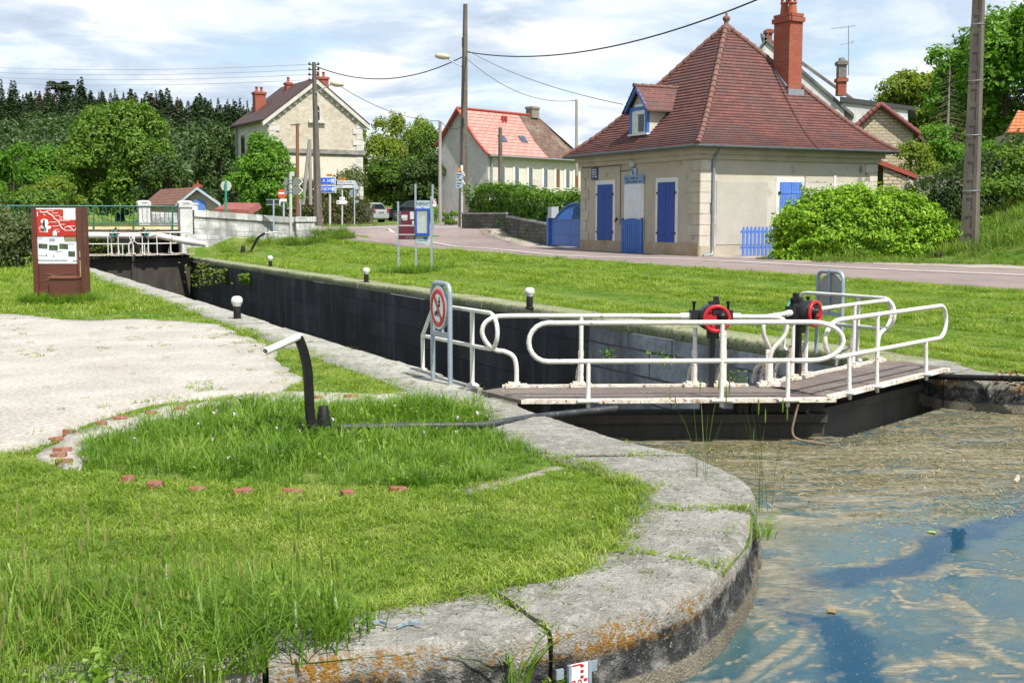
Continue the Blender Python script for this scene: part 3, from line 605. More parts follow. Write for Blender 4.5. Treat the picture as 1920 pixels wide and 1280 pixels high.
def gate_leaf(label, O, e, b, red=REDM, teal=None, zb=.05, hang=False, zs=1.0):
    e = Vector(e).normalized(); b = Vector(b).normalized(); Z = Vector((0, 0, 1)); O = Vector(O)
    L = lambda x, y, z: O + e * x + b * y + Z * ((.05 + (z - .05) * zs if z > .05 else z) + zb - .05)
    ax = (e, b, Z); rt = thing('lock_gate', label, 'lock gate', O)
    d = MB(); d.prism([L(x, y, .012) for x, y in ((0, .012), (2.74, .012), (2.45, .55), (2.25, .86), (-.12, .86), (-.34, .62))], (0, 0, .034)); d.build('deck', RUSTDECK, rt)
    k = MB(); k.box(L(1.36, .004, .036), (2.74, .016, .036), ax)
    k.prism([L(.02, .02, .047), L(2.72, .02, .047), L(2.66, .075, .047), L(.02, .06, .047)], (0, 0, .006))
    k.box(L(1.0, .835, .058), (2.3, .06, .022), ax); k.build('deck_edge', WHITED, rt)
    w = MB(); w.box(L(1.36, .45, -1.79), (2.74, .26, 3.2), ax); w.box(L(1.36, .43, -.165), (2.76, .34, .075), ax); w.build('gate_panel', DARKWOOD, rt)
    w = MB()
    for x, q in ((.08, .2), (.33, .12), (1.72, .16), (2.0, .1)): w = MB(); w.box(L(x, .44, -.06), (q, .2, .14), ax); w.build('deck_post', DARKWOOD, rt)
    w = MB(); w.box(L(2.4, .45, -.055), (.66, .24, .13), ax); w.build('deck_post', DARKWOOD, rt)
    rr = .0215
    # front rail: one closed loop on three posts
    lp = arc(.222, .547, .167, .167, 270, 90, 10) + arc(2.51, .547, .28, .167, 90, -90, 12)
    m = MB(); pts = []
    for i, (x, z) in enumerate(lp): pts.append(L(x, .03, z))
    m.tube(pts, rr, 8, closed=True); m.build('handrail', WHITEP, rt)
    for x, top in ((.57, .38), (1.73, .714), (2.31, .38)):
        p = MB(); p.tube([L(x, .012, -.02), L(x, .022, .2), L(x, .03, top)], .019, 8); p.box(L(x, -.03, .048), (.2, .09, .014), ax); p.build('rail_post', WHITEP, rt)
    yb = .80
    bl = [(-.02, .05), (-.02, .24), (-.05, .34), (-.13, .385), (-.21, .40), (-.29, .46), (-.335, .555), (-.315, .64), (-.24, .695), (-.12, .714), (.4, .714), (1.0, .712), (1.63, .706)]
    m = MB(); m.tube(smooth_path([L(x, yb, z) for x, z in bl], 5), rr, 8)
    m.tube([L(1.50, yb, .706), L(1.66, yb, .706)], .031, 10); m.tube([L(1.92, yb, .703), L(2.06, yb, .703)], .031, 10)
    br = [(1.93, .703), (2.2, .70), (2.38, .697), (2.45, .675), (2.495, .62), (2.485, .54), (2.44, .47), (2.375, .40), (2.345, .31), (2.335, .16), (2.335, .05)]
    m.tube(smooth_path([L(x, yb, z) for x, z in br], 5), rr, 8); m.build('handrail', WHITEP, rt)
    for x, top in ((.58, .714), (1.64, .60), (1.915, .60)):
        p = MB(); p.tube([L(x, yb, .04), L(x, yb, top)], .0205, 8); p.build('rail_post', WHITEP, rt)
    for x, hh in ((-.02, 0), (.58, 1), (1.64, 1), (1.915, 1), (2.335, 1)):
        s = MB(); s.box(L(x, yb, .066), (.2, .11, .03), ax); s.box(L(x - .02, yb, .09), (.11, .07, .02), ax)
        if hh:
            s.tube(smooth_path([L(x, yb + .02, .36), L(x, yb + .05, .26), L(x - .01, yb + .16, .19), L(x - .02, yb + .20, .05)], 4), .02, 6); s.box(L(x, yb + .012, .22), (.05, .03, .34), ax)
        s.build('rail_foot', WHITED, rt)
    # paddle gear
    gx, gz = 1.785, .695
    g = MB(); g.lathe(L(gx, yb + .06, gz), [(.0, 0), (.118, 0), (.125, .015), (.125, .18), (.118, .195)], 24, -b)
    g.box(L(gx - .15, yb, gz + .01), (.09, .11, .12), ax); g.box(L(gx + .15, yb, gz + .01), (.09, .11, .12), ax); g.box(L(gx + .05, yb + .02, gz + .15), (.045, .05, .09), ax); g.box(L(gx + .03, yb + .02, gz + .13), (.09, .09, .04), ax)
    for q in (-.16, .16): g.lathe(L(gx + q, yb, gz + .06), [(.012, 0), (.012, .07), (.02, .07), (.02, .09)], 8)
    g.box(L(gx + .02, yb, gz - .16), (.1, .1, .07), ax); g.build('gear_housing', BLACKM, rt)
    c = MB(); yf = yb - .155
    def ring(r0, r1, z0, n=28):
        pr = [(r0, 0), (r1, 0), (r1, z0 * .8), (r1 - .006, z0), (r0 + .004, z0), (r0, z0 * .8)]
        c.lathe(L(gx + .02, yf, gz), pr + [pr[0]], n, -b, cap=False)
    ring(.096, .13, .03); c.lathe(L(gx + .02, yf + .004, gz), [(.0, 0), (.10, 0), (.10, .010), (0, .010)], 24, -b, cap=False); c.box(L(gx - .035, yf - .012, gz + .005), (.105, .022, .075), ax); c.box(L(gx + .012, yf - .01, gz - .075), (.08, .02, .05), ax); c.box(L(gx - .045, yf - .01, gz + .085), (.035, .02, .05), ax)
    o = c.build('gear_cover', red, rt)
    q = MB(); q.lathe(L(gx + .065, yf, gz + .03), [(.0, 0), (.04, 0), (.04, .035), (.022, .035), (.022, .07), (0, .07)], 12, -b, cap=False); q.box(L(gx + .06, yf - .03, gz + .005), (.03, .03, .11), ax); q.box(L(gx + .03, yf - .02, gz + .065), (.10, .03, .035), ax); q.box(L(gx + .045, yf - .02, gz - .05), (.06, .03, .05), ax)
    q.build('crank_shaft', BLACKM, rt)
    k = MB(); k.box(L(gx + .02, yb, .25), (.04, .05, .78), ax)
    for i in range(26): k.box(L(gx - .009, yb, -.02 + .026 * i), (.018, .045, .012), ax)
    k.build('rack', BLACKM, rt)
    if teal:
        t = MB(); pr = [(.112, 0), (.134, 0), (.134, .018), (.112, .018), (.112, 0)]; t.lathe(L(gx, yb + .085, gz), pr, 24, -b, cap=False); t.build('gear_rim', teal, rt)
    if hang:
        h = MB(); h.tube(smooth_path([L(2.40, .01, .0), L(2.37, .0, -.12), L(2.35, -.01, -.24), L(2.40, -.05, -.30), L(2.62, -.10, -.33)], 5), .011, 6); h.build('hanging_rod', mat('rusty bar', (.17, .11, .07), (.25, .19, .12), 20, .9, .3), rt)
    return rt
gate_leaf('near lock gate with red paddle gear, left-hand leaf reaching from the grassy bank', (.09, 10.30, 0), (.9993, .037, 0), (-.037, .9993, 0), hang=True)
OR = G(1780, 690, .05)
gate_leaf('near lock gate with red paddle gear, turned edgeways and reaching from the lawn side', (OR.x, OR.y, 0), (-.656, -.755, 0), (-.755, .656, 0), teal=GREENENAM)

def side_rail(label, A):
    A = Vector(A); D = -U; rt = thing('guard_rail', label, 'railing', A)
    L = lambda k, z: A + D * k + Vector((0, 0, z))
    m = MB(); m.tube(smooth_path([L(0, 0), L(0, .25), L(0, .38)], 2) + [L(.05, .43), L(.27, .66), L(.34, .715), L(.42, .725), L(1.2, .732), L(1.66, .735)] + [L(x, z) for x, z in arc(1.72, .567, .17, .168, 85, -85, 8)] + [L(1.6, .395), L(0, .375)], .0205, 8); m.build('handrail', WHITEP, rt)
    p = MB(); p.tube([L(1.31, 0), L(1.31, .73)], .022, 8); p.build('rail_post', WHITEP, rt)
    f = MB(); f.lathe(L(1.31, 0), [(.07, 0), (.06, .02), (.03, .035)], 10); f.build('rail_foot', WHITED, rt); f = MB(); f.lathe(L(0, 0), [(.06, 0), (.05, .015), (.03, .03)], 10); f.build('rail_foot', WHITED, rt)
side_rail('short white guard rail behind the round no-entry sign on the gravel bank', G(793, 695))
side_rail('short white guard rail on the lawn side, behind the edgeways gate', G(1470, 655))

def hoop_sign(label, base, nrm, back=False):
    B = Vector(base); D = -U; nrm = Vector(nrm).normalized(); rt = thing('prohibition_sign', label, 'sign', B); w, h, r = .45, .975, .085
    L = lambda k, z: B + D * k + Vector((0, 0, z))
    m = MB(); m.tube([L(0, -.02), L(0, h - r)] + [L(r - r * math.cos(R(a)), h - r + r * math.sin(R(a))) for a in (22, 45, 68, 90)] + [L(w - r + r * math.sin(R(a)), h - r + r * math.cos(R(a))) for a in (0, 22, 45, 68, 90)] + [L(w, -.02)], .024, 10)
    m.box(L(w / 2, .475), (w, .03, .045), (D, nrm, Vector((0, 0, 1)))); m.build('hoop_frame', GALV, rt)
    C = L(w / 2, .735); rad = .212; d = MB(); d.lathe(C, [(rad, 0), (rad + .006, .006), (rad + .006, .03), (rad - .01, .034), (rad - .012, .03)], 36, nrm); o = d.build('sign_rim', GREYBACK if back else GALV, rt)
    s = MB(); s.box(C - nrm * .012, (.03, .022, .52), (D, nrm, Vector((0, 0, 1)))); s.build('mounting_rail', GALV, rt)
    f = MB(); f.lathe(C + nrm * .031, [(rad - .008, 0), (rad - .008, .003)], 36, nrm); f.build('sign_face', SIGNWHITE, rt)
    F = C + nrm * .035; xa = Vector((0, 0, 1)).cross(nrm).normalized(); za = Vector((0, 0, 1)); pp = lambda x, z, k=0: F + xa * x + za * z + nrm * k
    g = MB(); pr = [(.140, 0), (.190, 0), (.190, .003), (.140, .003), (.140, 0)]; g.lathe(F, pr, 40, nrm, cap=False)
    a = (xa * -.63 + za * .77); g.box(F + nrm * .0042, (.032, .29, .003), (nrm.cross(a), a, nrm)); g.build('red_ring', SIGNRED, rt)
    k = MB()                                     # walker above the bar, bicycle below it
    k.lathe(pp(.040, .098, .001), [(.011, 0), (.011, .002)], 10, nrm)
    for q in ([(.040, .085), (.038, .05)], [(.038, .05), (.024, .012)], [(.038, .05), (.054, .014)], [(.040, .08), (.020, .056)], [(.040, .08), (.058, .058)]): k.tube([pp(*q[0], .003), pp(*q[1], .003)], .0055, 5)
    k.build('walker_pictogram', SIGNBLACK, rt); k = MB()
    for cx in (-.062, -.006):
        k.tube([pp(cx + .020 * math.cos(2 * math.pi * i / 14), -.062 + .020 * math.sin(2 * math.pi * i / 14), .003) for i in range(14)], .0028, 5, closed=True)
    for q in ([(-.062, -.062), (-.045, -.035)], [(-.045, -.035), (-.016, -.035)], [(-.016, -.035), (-.006, -.062)], [(-.045, -.035), (-.033, -.064)], [(-.033, -.064), (-.016, -.035)], [(-.016, -.035), (-.020, -.025)], [(-.05, -.028), (-.04, -.028)]): k.tube([pp(*q[0], .003), pp(*q[1], .003)], .003, 5)
    k.build('bicycle_pictogram', SIGNBLACK, rt)
b1 = G(812, 711); hoop_sign('round red and white no-walking sign in a galvanised hoop at the quay edge', b1, -V)
b2 = G(1577, 665); hoop_sign('galvanised hoop sign seen from its grey back, behind the edgeways gate', b2 + U * .45, V, True)

# bollards with white heads
BLK = mat('black bollard paint', (.008, .008, .009), (.014, .014, .014), 12, .55, .15, spec=.2)
def bollard(label, p):
    rt = thing('bollard', label, 'bollard', p, 'bollards along the lock'); p = Vector(p)
    m = MB(); m.lathe(p, [(.06, -.03), (.06, .215), (.056, .22)], 18); m.build('post', BLK, rt)
    m = MB(); m.lathe(p, [(.062, .21), (.068, .235), (.085, .26), (.092, .29), (.09, .32), (.075, .35), (.045, .368), (0, .372)], 20); m.build('head', WHITEP, rt)
    m = MB(); m.lathe(p, [(.085, -.01), (.085, .012), (.075, .016)], 14); m.build('base_flange', BLK, rt)
bollard('white headed black bollard on the pale kerb of the gravel bank', G(445, 598))
bollard('white headed black bollard on the lawn side, nearest the gates', G(993, 577))
bollard('white headed black bollard on the lawn side, midway along the chamber wall', G(687, 529))
bollard('white headed black bollard on the lawn side, farthest, near the bridge', G(507, 500))

# swan-neck levers that turn the gate rods
def lever(label, base, pts, tip, wd, th, ax):
    base = Vector(base); rt = thing('gate_lever', label, 'lever', base)
    pts = smooth_path(pts, 6); m = MB(); ax = Vector(ax).normalized()
    n = len(pts); vs = []
    for i, p in enumerate(pts):
        d = (pts[min(i + 1, n - 1)] - pts[max(i - 1, 0)]).normalized(); s = d.cross(ax).normalized()
        for a, c in ((-1, -1), (1, -1), (1, 1), (-1, 1)): vs.append(p + ax * a * th / 2 + s * c * wd / 2)
    m.add(vs, [(i * 4 + j, i * 4 + (j + 1) % 4, i * 4 + 4 + (j + 1) % 4, i * 4 + 4 + j) for i in range(n - 1) for j in range(4)] + [(0, 1, 2, 3), tuple(4 * n - 4 + j for j in range(4))])
    m.build('swan_neck', BLK, rt)
    a, t = pts[-1], Vector(tip); d = (t - a).normalized(); h = MB(); h.lathe(a - d * .04, [(.024, 0), (.026, .01), (.026, (t - a).length), (.019, (t - a).length), (.019, (t - a).length - .06), (0, (t - a).length - .06)], 12, d, cap=False); h.build('handle', WHITEP, rt)
    return rt
lb = G(592, 818); q = lambda x, y, d: P(x, y, d)
lever('large black swan-neck lever with white handle standing in the tall grass', lb, [P(640, 806, 9.02), P(610, 810, 8.99), P(592, 806, 8.97), P(582, 780, 8.96), P(579, 730, 8.95), P(576, 690, 8.94), P(568, 655, 8.92), P(559, 632, 8.9)], P(492, 661, 8.3), .062, .05, (.45, -.9, 0))
D2 = 50.5; lb2 = P(468, 475, D2)
lever('far black swan-neck lever with pale handle on the lawn near the bridge wall', lb2, [P(462, 474, D2), P(470, 470, D2), P(477, 458, D2), P(484, 446, D2), P(497, 437, D2)], P(522, 435, D2 - .3), .09, .07, (0, 1, 0))
def stub(label, p, r, h):
    m = MB(); m.lathe(Vector(p), [(r, -.15), (r, .01), (r * .72, h * .8), (r * .66, h * .82), (r * .62, h), (r * .5, h + .004), (0, h + .004)], 18); tagp(m.build('stop_post', BLK, None, p), label, 'stop post')
stub('black tapered iron stub beside the large lever in the grass', G(607, 808), .062, .19)
stub('small black tapered stub on the lawn beside the far lever', P(456, 474, 50.5), .11, .30)
m = MB(); m.tube([G(640, 806) + Vector((0, 0, .02)), G(760, 805) + Vector((0, 0, .03)), G(900, 797, .035), P(1000, 781, 9.78), P(1156, 765, 10.14)], .026, 10)
tagp(m.build('gate_rod', mat('worn black pipe', (.02, .022, .026), (.05, .055, .06), 10, .5, .2, spots=(.4, .4, .38), spot_sc=40, spot=(.66, .72)), None, G(900, 797)), 'long black rod lying across the quay and out over the water', 'rod')
m = MB(); m.tube([P(1735, 705, 12.5), P(1800, 707, 12.25), P(1880, 709, 12.0), P(1990, 712, 11.7)], .03, 10)
tagp(m.build('gate_rod', BLK, None, P(1735, 705, 12.5)), 'dark pipe along the edge of the shaded far quay', 'rod')

# bricks of the curved edging
BRICK = mat('old red brick', (.21, .065, .042), (.28, .11, .07), 9, .9, .4, 60, spots=(.4, .33, .27), spot_sc=18, spot=(.6, .68))
bl_ = [(322, 851, .8), (240, 895, .1), (290, 905, .15), (370, 913, .3), (455, 918, .5), (548, 917, .2), (651, 921, .7), (746, 913, .5), (110, 852, .05), (117, 842, .1), (130, 808, .05), (226, 783, .15), (283, 773, .1), (338, 765, .15), (462, 750, .1), (596, 744, .3), (657, 742, .4), (120, 863, .15), (105, 822, .1), (190, 793, .1)]
spots_ = ['half sunk by the left lever base', 'at the near left end of the edging', 'just right of the near left brick', 'second from the left in the lower row', 'showing plainly in the lower row', 'mostly buried in the lower row', 'largest showing in the lower row', 'last on the right of the lower row', 'on the pale gravel at the left bend', 'edge-on at the left bend', 'above the left bend', 'flat on the gravel strip, left', 'flat on the gravel strip, middle', 'flat on the gravel strip, right', 'low beside the tall grass tip', 'just left of the loose brick by the pad', 'loose and tilted beside the concrete pad', 'lowest at the left bend', 'small at the outer left bend', 'between bend and strip']
proto = None
for i, (x, y, a) in enumerate(bl_):
    if i == 0: continue
    p = G(x, y)
    if proto is None:
        m = MB(); m.box(p, (.13, .06, .05)); proto = m.build('brick', BRICK, None, p); bv = proto.modifiers.new('bevel', 'BEVEL'); bv.width = .006; bv.segments = 2; o = proto
    else:
        o = proto.copy(); COL.objects.link(o); ORG[o.name] = p
    o.location = p + Vector((0, 0, (-.021 if i % 2 else -.016) if 1 < i < 8 else -.012)); o.rotation_euler = (random.uniform(-.12, .12), random.uniform(-.12, .12), a + random.uniform(-.2, .2)); o.scale = (random.uniform(.55, 1), random.uniform(.6, 1), 1); tagp(o, 'worn red edging brick ' + spots_[i], 'brick', 'bricks of the curved edging')

# water gauge on the quay face
gn = Vector((.50, -.866, 0)); gx_ = Vector((.866, .50, 0)); ZZ = Vector((0, 0, 1)); gc = Vector((.262, 4.585, 0)); zt = P(1087, 1243, 4.585).z
rt = thing('water_gauge', 'white water gauge with red marks and 20 on the quay face', 'gauge', gc + ZZ * (zt - .3))
gp_ = lambda x, z, k=0: gc + gx_ * x + gn * k + ZZ * (zt + z)
m = MB(); m.box(gp_(0, -.15), (.10, .008, .30), (gx_, gn, ZZ)); m.build('gauge_plate', SIGNWHITE, rt)
for x in (-.047, .047): m = MB(); m.box(gp_(x, -.15, .004), (.013, .016, .304), (gx_, gn, ZZ)); m.build('side_channel', GALV, rt)
for x, z in ((-.078, -.035), (.078, -.03)): m = MB(); m.box(gp_(x, z, -.018), (.034, .012, .04), (gx_, gn, ZZ)); m.build('bracket', GALV, rt)
m = MB()
for i in range(3): m.box(gp_(.012, -.010 - .022 * i, .005), (.015, .002, .011), (gx_, gn, ZZ))
for i in range(8): m.box(gp_(.028, -.068 - .022 * i, .005), (.015, .002, .011), (gx_, gn, ZZ))
m.box(gp_(-.012, -.003, .005), (.045, .002, .006), (gx_, gn, ZZ)); m.build('red_marks', SIGNRED, rt)
text('number', '20', SIGNRED, rt, gp_(-.012, -.082, .0055), gx_, ZZ, .052, .001)

# brown cycle-route information panel with its small bench
BROWN = mat('rust brown steel panel', (.115, .036, .021), (.095, .030, .018), 2.5, .55, .08)
rt0 = Vector((-8.83, 23.5, 0)); rt = thing('information_panel', 'tall rust brown panel with red route map and white poster on the grass', 'information panel', rt0)
L = lambda x, z, y=0: rt0 + Vector((x, y, z))
m = MB(); m.box(L(0, .9, .06), (.96, .03, 1.84)); m.build('back_sheet', BROWN, rt)
m = MB()
for x in (-.45, .44): m.box(L(x + .02 * (x < 0), .91, .02), (.09, .06, 1.84))
m.box(L(.475, .91, .11), (.012, .20, 1.84)); m.box(L(.475, .91, .33), (.012, .16, 1.84)); m.box(L(-.475, .91, .2), (.012, .36, 1.84)); m.box(L(0, 1.825, .22), (.93, .34, .012)); m.build('side_fin', BROWN, rt)
REDP = mat('red map print', (.44, .018, .014), (.50, .045, .02), 1.2, .4, 0); m = MB(); m.box(L(-.005, 1.535, .035), (.78, .02, .52)); m.build('route_map', REDP, rt)
m = MB(); m.box(L(-.005, 1.802, .034), (.78, .022, .022)); m.box(L(.262, 1.69, .026), (.245, .006, .20))
mp = [(-.31, 1.77), (-.305, 1.735), (-.26, 1.73), (-.17, 1.735), (-.13, 1.70), (-.07, 1.67), (-.035, 1.61), (.02, 1.575), (.05, 1.55), (.055, 1.50), (.10, 1.43), (.145, 1.395), (.18, 1.45), (.23, 1.465), (.28, 1.43), (.33, 1.37), (.37, 1.40), (.375, 1.43)]
m.tube([L(x, z, .024) for x, z in mp], .0085, 5); m.tube([L(-.25, 1.735, .024), L(-.23, 1.68, .024), L(-.2, 1.665, .024)], .005, 5)
for x, z, w in ((-.12, 1.765, .16), (-.02, 1.72, .12), (.03, 1.67, .1), (.09, 1.64, .07), (.09, 1.60, .06), (.16, 1.575, .2), (-.06, 1.545, .14), (.12, 1.50, .09), (-.02, 1.47, .13), (.0, 1.40, .1), (.22, 1.385, .16), (-.33, 1.43, .04), (-.3, 1.36, .06), (-.36, 1.70, .015), (.31, 1.47, .1), (.02, 1.36, .08)): m.box(L(x, z, .0245), (w, .003, .009))
m.box(L(-.36, 1.70, .0245), (.018, .003, .09)); m.box(L(-.33, 1.42, .0245), (.008, .003, .07)); m.prism([L(-.08, 1.285, .023), L(.0, 1.285, .023), L(.0, 1.36, .023), L(-.03, 1.385, .023), L(-.07, 1.37, .023)], (0, .003, 0))
m.prism([L(x, z, .0235) for x, z in ((-.30, 1.58), (-.24, 1.61), (-.17, 1.59), (-.15, 1.53), (-.18, 1.48), (-.10, 1.46), (-.12, 1.42), (-.17, 1.41), (-.17, 1.35), (-.27, 1.35), (-.25, 1.42), (-.31, 1.44), (-.30, 1.48), (-.25, 1.49), (-.30, 1.54))], (0, .003, 0)); m.build('map_lettering', SIGNWHITE, rt)
m = MB(); m.box(L(-.24, 1.57, .022), (.035, .003, .04)); m.box(L(-.245, 1.50, .022), (.05, .003, .09)); m.tube([L(-.25, 1.47, .022), L(-.21, 1.42, .022), L(-.215, 1.375, .022)], .013, 5); m.box(L(-.26, 1.39, .022), (.05, .003, .05)); m.build('cyclist_picture', mat('dark blue print', (.02, .03, .07), (.03, .09, .10), 30, .5, 0), rt)
m = MB(); m.prism([L(x, z, .037) for x, z in ((-.39, .74), (.385, .74), (.385, 1.16), (.34, 1.175), (.14, 1.165), (.13, 1.27), (-.39, 1.27))], (0, .012, 0)); m.build('poster', mat('white poster', (.66, .72, .76), (.74, .77, .79), 2, .4, 0), rt)
DKG = mat('dark photo print', (.02, .045, .025), (.11, .13, .07), 14, .5, 0, lo=.4, hi=.6)
for x, z, w, h in ((-.28, 1.08, .17, .09), (-.08, 1.05, .17, .10), (.12, 1.075, .17, .10), (.27, .93, .13, .10)):
    m = MB(); m.box(L(x, z, .0345), (w, .004, h), (Vector((math.cos(.05), 0, -math.sin(.05))), Vector((0, 1, 0)), Vector((math.sin(.05), 0, math.cos(.05))))); m.build('photo', DKG, rt)
m = MB(); m.box(L(.26, 1.215, .036), (.22, .008, .085)); m.build('small_plate', mat('olive print', (.20, .19, .10), (.30, .28, .17), 30, .5, 0), rt)
m = MB(); m.box(L(-.1, .805, .0345), (.57, .004, .012)); m.build('canal_profile', mat('grey print', (.12, .14, .16), None, 3, .5, 0), rt)
for x, z, w in ((-.33, 1.23, .09), (-.1, 1.22, .13), (-.29, .9, .16), (-.22, .905, .02), (-.08, .89, .015), (.12, 1.2, .0), (.02, .97, .12), (.27, 1.12, .1), (-.1, 1.2, .1), (-.1, 1.18, .12), (.30, .79, .015), (.33, .79, .015), (.36, .79, .015)):
    if w: m = MB(); m.box(L(x, z, .0346), (w, .003, .008 if w > .03 else .04)); m.build('poster_text', mat('grey print', (.12, .14, .16), None, 3, .5, 0), rt)
m = MB(); m.box(L(.20, .235, -.16), (.50, .34, .47)); m.build('seat_box', BROWN, rt)
m = MB(); m.box(L(.20, .485, -.165), (.53, .38, .03)); m.box(L(-.09, .26, -.02), (.09, .1, .50)); m.build('seat_top', mat('worn brown steel', (.22, .085, .06), (.17, .06, .04), 4, .5, .05), rt)
m = MB()
for pts in ([(-.33, .52), (-.26, .545), (-.16, .53), (-.05, .505), (.05, .53), (.2, .565), (.28, .56)], [(-.32, .40), (-.2, .425), (-.1, .42)], [(-.33, .18), (-.22, .205), (-.1, .20)], [(-.32, .14), (-.26, .155), (-.15, .16)]): m.tube(smooth_path([L(x, z, .045) for x, z in pts], 4), .008, 5)
m.build('wave_ornament', mat('tarnished bronze line', (.10, .06, .04), (.18, .13, .05), 6, .5, 0), rt)
m = MB(); m.box(L(.445, .93, -.013), (.012, .006, .12)); m.box(L(.445, .45, -.013), (.010, .006, .72)); m.build('side_slot', mat('yellowed sticker', (.42, .34, .09), (.55, .50, .3), 9, .6, 0), rt)

# lawn information board: wine red panels and a blue glazed case on three posts
D3 = 35.3; bz = on(P(776, 505, D3)).z; rt = thing('notice_board', 'three post notice board with wine red panels and blue glazed case on the lawn', 'notice board', (P(776, 505, D3).x, D3, bz))
L = lambda x, y, k=0: P(x, y, D3) + Vector((0, k, 0))
for x0, x1, y0 in ((744.5, 747.5, 378), (777, 781, 345), (806.5, 809, 368)):
    a, b_ = L(x0, y0), L(x0 + 2, 512); m = MB(); m.box(((a + b_) / 2) + Vector((.025, 0, 0)), (.055, .055, a.z - bz + .05)); m.build('post', GALV, rt)
def pan(x0, y0, x1, y1, k, th=.02):
    a, c = L(x0, y0, k), L(x1, y1, k); return (a + c) / 2, (abs(c.x - a.x), th, abs(a.z - c.z))
WINE = mat('wine red panel', (.115, .014, .032), (.10, .012, .028), 4, .45, 0)
for y0, y1 in ((396, 422), (424, 439), (440.5, 449)): m = MB(); m.box(*pan(747.5, y0, 777.5, y1, -.02)); m.build('wine_panel', WINE, rt)
for q_ in ((753, 403, 764, 410), (755, 411, 764, 413), (769, 397, 777, 411), (773, 414, 776.5, 421), (748, 422, 777, 423.4), (748, 439, 777, 440.2)): m = MB(); m.box(*pan(*q_, -.034, .006)); m.build('panel_print', mat('pale print', (.45, .48, .48), (.62, .62, .6), 20, .5, 0), rt)
for q_ in [(x, 442, x + 3.4, 448) for x in (761, 766.5, 771.5, 776)] + [(748, 396, 752, 421)]: m = MB(); m.box(*pan(*q_, -.034, .006)); m.build('panel_print', mat('dull olive print', (.085, .075, .06), (.13, .12, .10), 20, .5, 0), rt)
BLUEF = mat('blue case frame', (.018, .07, .42), (.015, .06, .36), 4, .4, 0)
m = MB(); m.box(*pan(778.5, 391, 805.5, 394, -.03, .12)); m.box(*pan(778.5, 437, 805.5, 441, -.03, .12)); m.box(*pan(778.5, 391, 782, 441, -.03, .119)); m.box(*pan(801.8, 391, 805.5, 441, -.03, .119)); m.build('case_frame', BLUEF, rt)
m = MB(); m.box(*pan(781.5, 393, 802.5, 438, .01, .02)); m.build('case_back', mat('faded notices', (.30, .38, .33), (.16, .20, .15), 9, .5, 0, lo=.3, hi=.7, spots=(.10, .13, .18), spot_sc=8), rt)
m = MB(); m.box(*pan(781.8, 393.5, 802, 437.5, -.07, .004)); gm, N_, L_, b_ = nodes('case glass'); b_.inputs['Base Color'].default_value = (.9, .95, .93, 1); b_.inputs['Roughness'].default_value = .05; b_.inputs['Alpha'].default_value = .18; m.build('case_glass', gm, rt)
PALEB = mat('pale blue grey plate', (.36, .44, .48), (.40, .47, .50), 5, .45, 0)
m = MB(); m.box(*pan(779.5, 376, 806, 391, -.015)); m.build('head_plate', PALEB, rt)
m = MB(); m.prism([L(x, y, -.025) for x, y in ((779.5, 441), (806, 441), (806, 458), (803, 460), (798, 459.5), (794, 456.5), (789, 455), (784, 455.5), (780, 454))], (0, .02, 0)); m.build('foot_plate', PALEB, rt)
NAVY = mat('navy print', (.02, .035, .09), None, 3, .5, 0)
text('lettering', 'lupijur', NAVY, rt, L(792.5, 381, -.03), (1, 0, 0), (0, 0, 1), .15, .002)
m = MB(); m.prism([L(x, y, -.03) for x, y in ((789.8, 388), (791, 389), (793, 389), (794.6, 388), (792.2, 391))], (0, .004, 0)); m.build('emblem', mat('dark red print', (.10, .008, .02), None, 3, .5, 0), rt)
m = MB(); m.prism([L(x, y, -.03) for x, y in ((794, 445), (802, 444), (800, 447.5), (803, 449), (798, 449.5), (793, 448))], (0, .004, 0)); m.box(*pan(784, 450.3, 801, 451.2, -.03, .004)); m.build('emblem', mat('teal print', (.01, .20, .24), None, 3, .5, 0), rt)
# ================================================================= the blue shuttered lock house
A1, A2, ZU = Vector((-.457, .889, 0)).normalized(), Vector((.889, .457, 0)).normalized(), Vector((0, 0, 1))
HC, HZ, HW = Vector((6.03, 39.0, 0)), .36, 7.5
def FL(w, z, k=0.0): return HC + A1 * w - A2 * k + ZU * z          # on the front that faces the canal, k out of the wall
def FR(w, z, k=0.0): return HC + A2 * w - A1 * k + ZU * z          # on the front that faces the camera
axL, axR = (A1, A2, ZU), (A2, A1, ZU)
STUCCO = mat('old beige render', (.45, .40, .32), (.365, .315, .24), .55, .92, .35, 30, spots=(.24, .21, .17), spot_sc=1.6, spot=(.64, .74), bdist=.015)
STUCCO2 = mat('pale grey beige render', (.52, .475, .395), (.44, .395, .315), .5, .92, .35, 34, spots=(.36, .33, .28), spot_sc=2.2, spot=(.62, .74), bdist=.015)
PLINTH = mat('stained brown render', (.30, .21, .12), (.40, .33, .24), 1.1, .92, .4, 24, spots=(.18, .13, .08), spot_sc=4, spot=(.6, .72))
LIME = mat('cut limestone', (.47, .42, .33), (.38, .33, .25), 1.4, .88, .3, 30)
LIMEW = mat('whitened limestone', (.60, .56, .49), (.47, .43, .36), 1.6, .88, .3, 30, spots=(.33, .30, .26), spot_sc=6, spot=(.62, .72))
WHITEW = mat('white window surround', (.70, .69, .67), (.62, .60, .57), 2, .8, .15, 20)
BLUE = mat('bright blue shutter paint', (.001, .040, .25), (.003, .050, .30), 3, .5, .1, 40, stretch=(1, 1, .15))
BLUEL = mat('sunlit blue paint', (.075, .17, .58), (.11, .23, .62), 4, .55, .12, 40)  # paler copy of the shutter blue, sunlight put into the colour
BLUEG = mat('blue garden gate paint', (.03, .115, .38), (.045, .15, .45), 4, .5, .1)
PVC = mat('white door panel', (.66, .68, .72), (.60, .62, .66), 2, .4, .03)
ZINC = mat('zinc grey', (.22, .25, .28), (.29, .32, .35), 5, .5, .1, metal=.3)
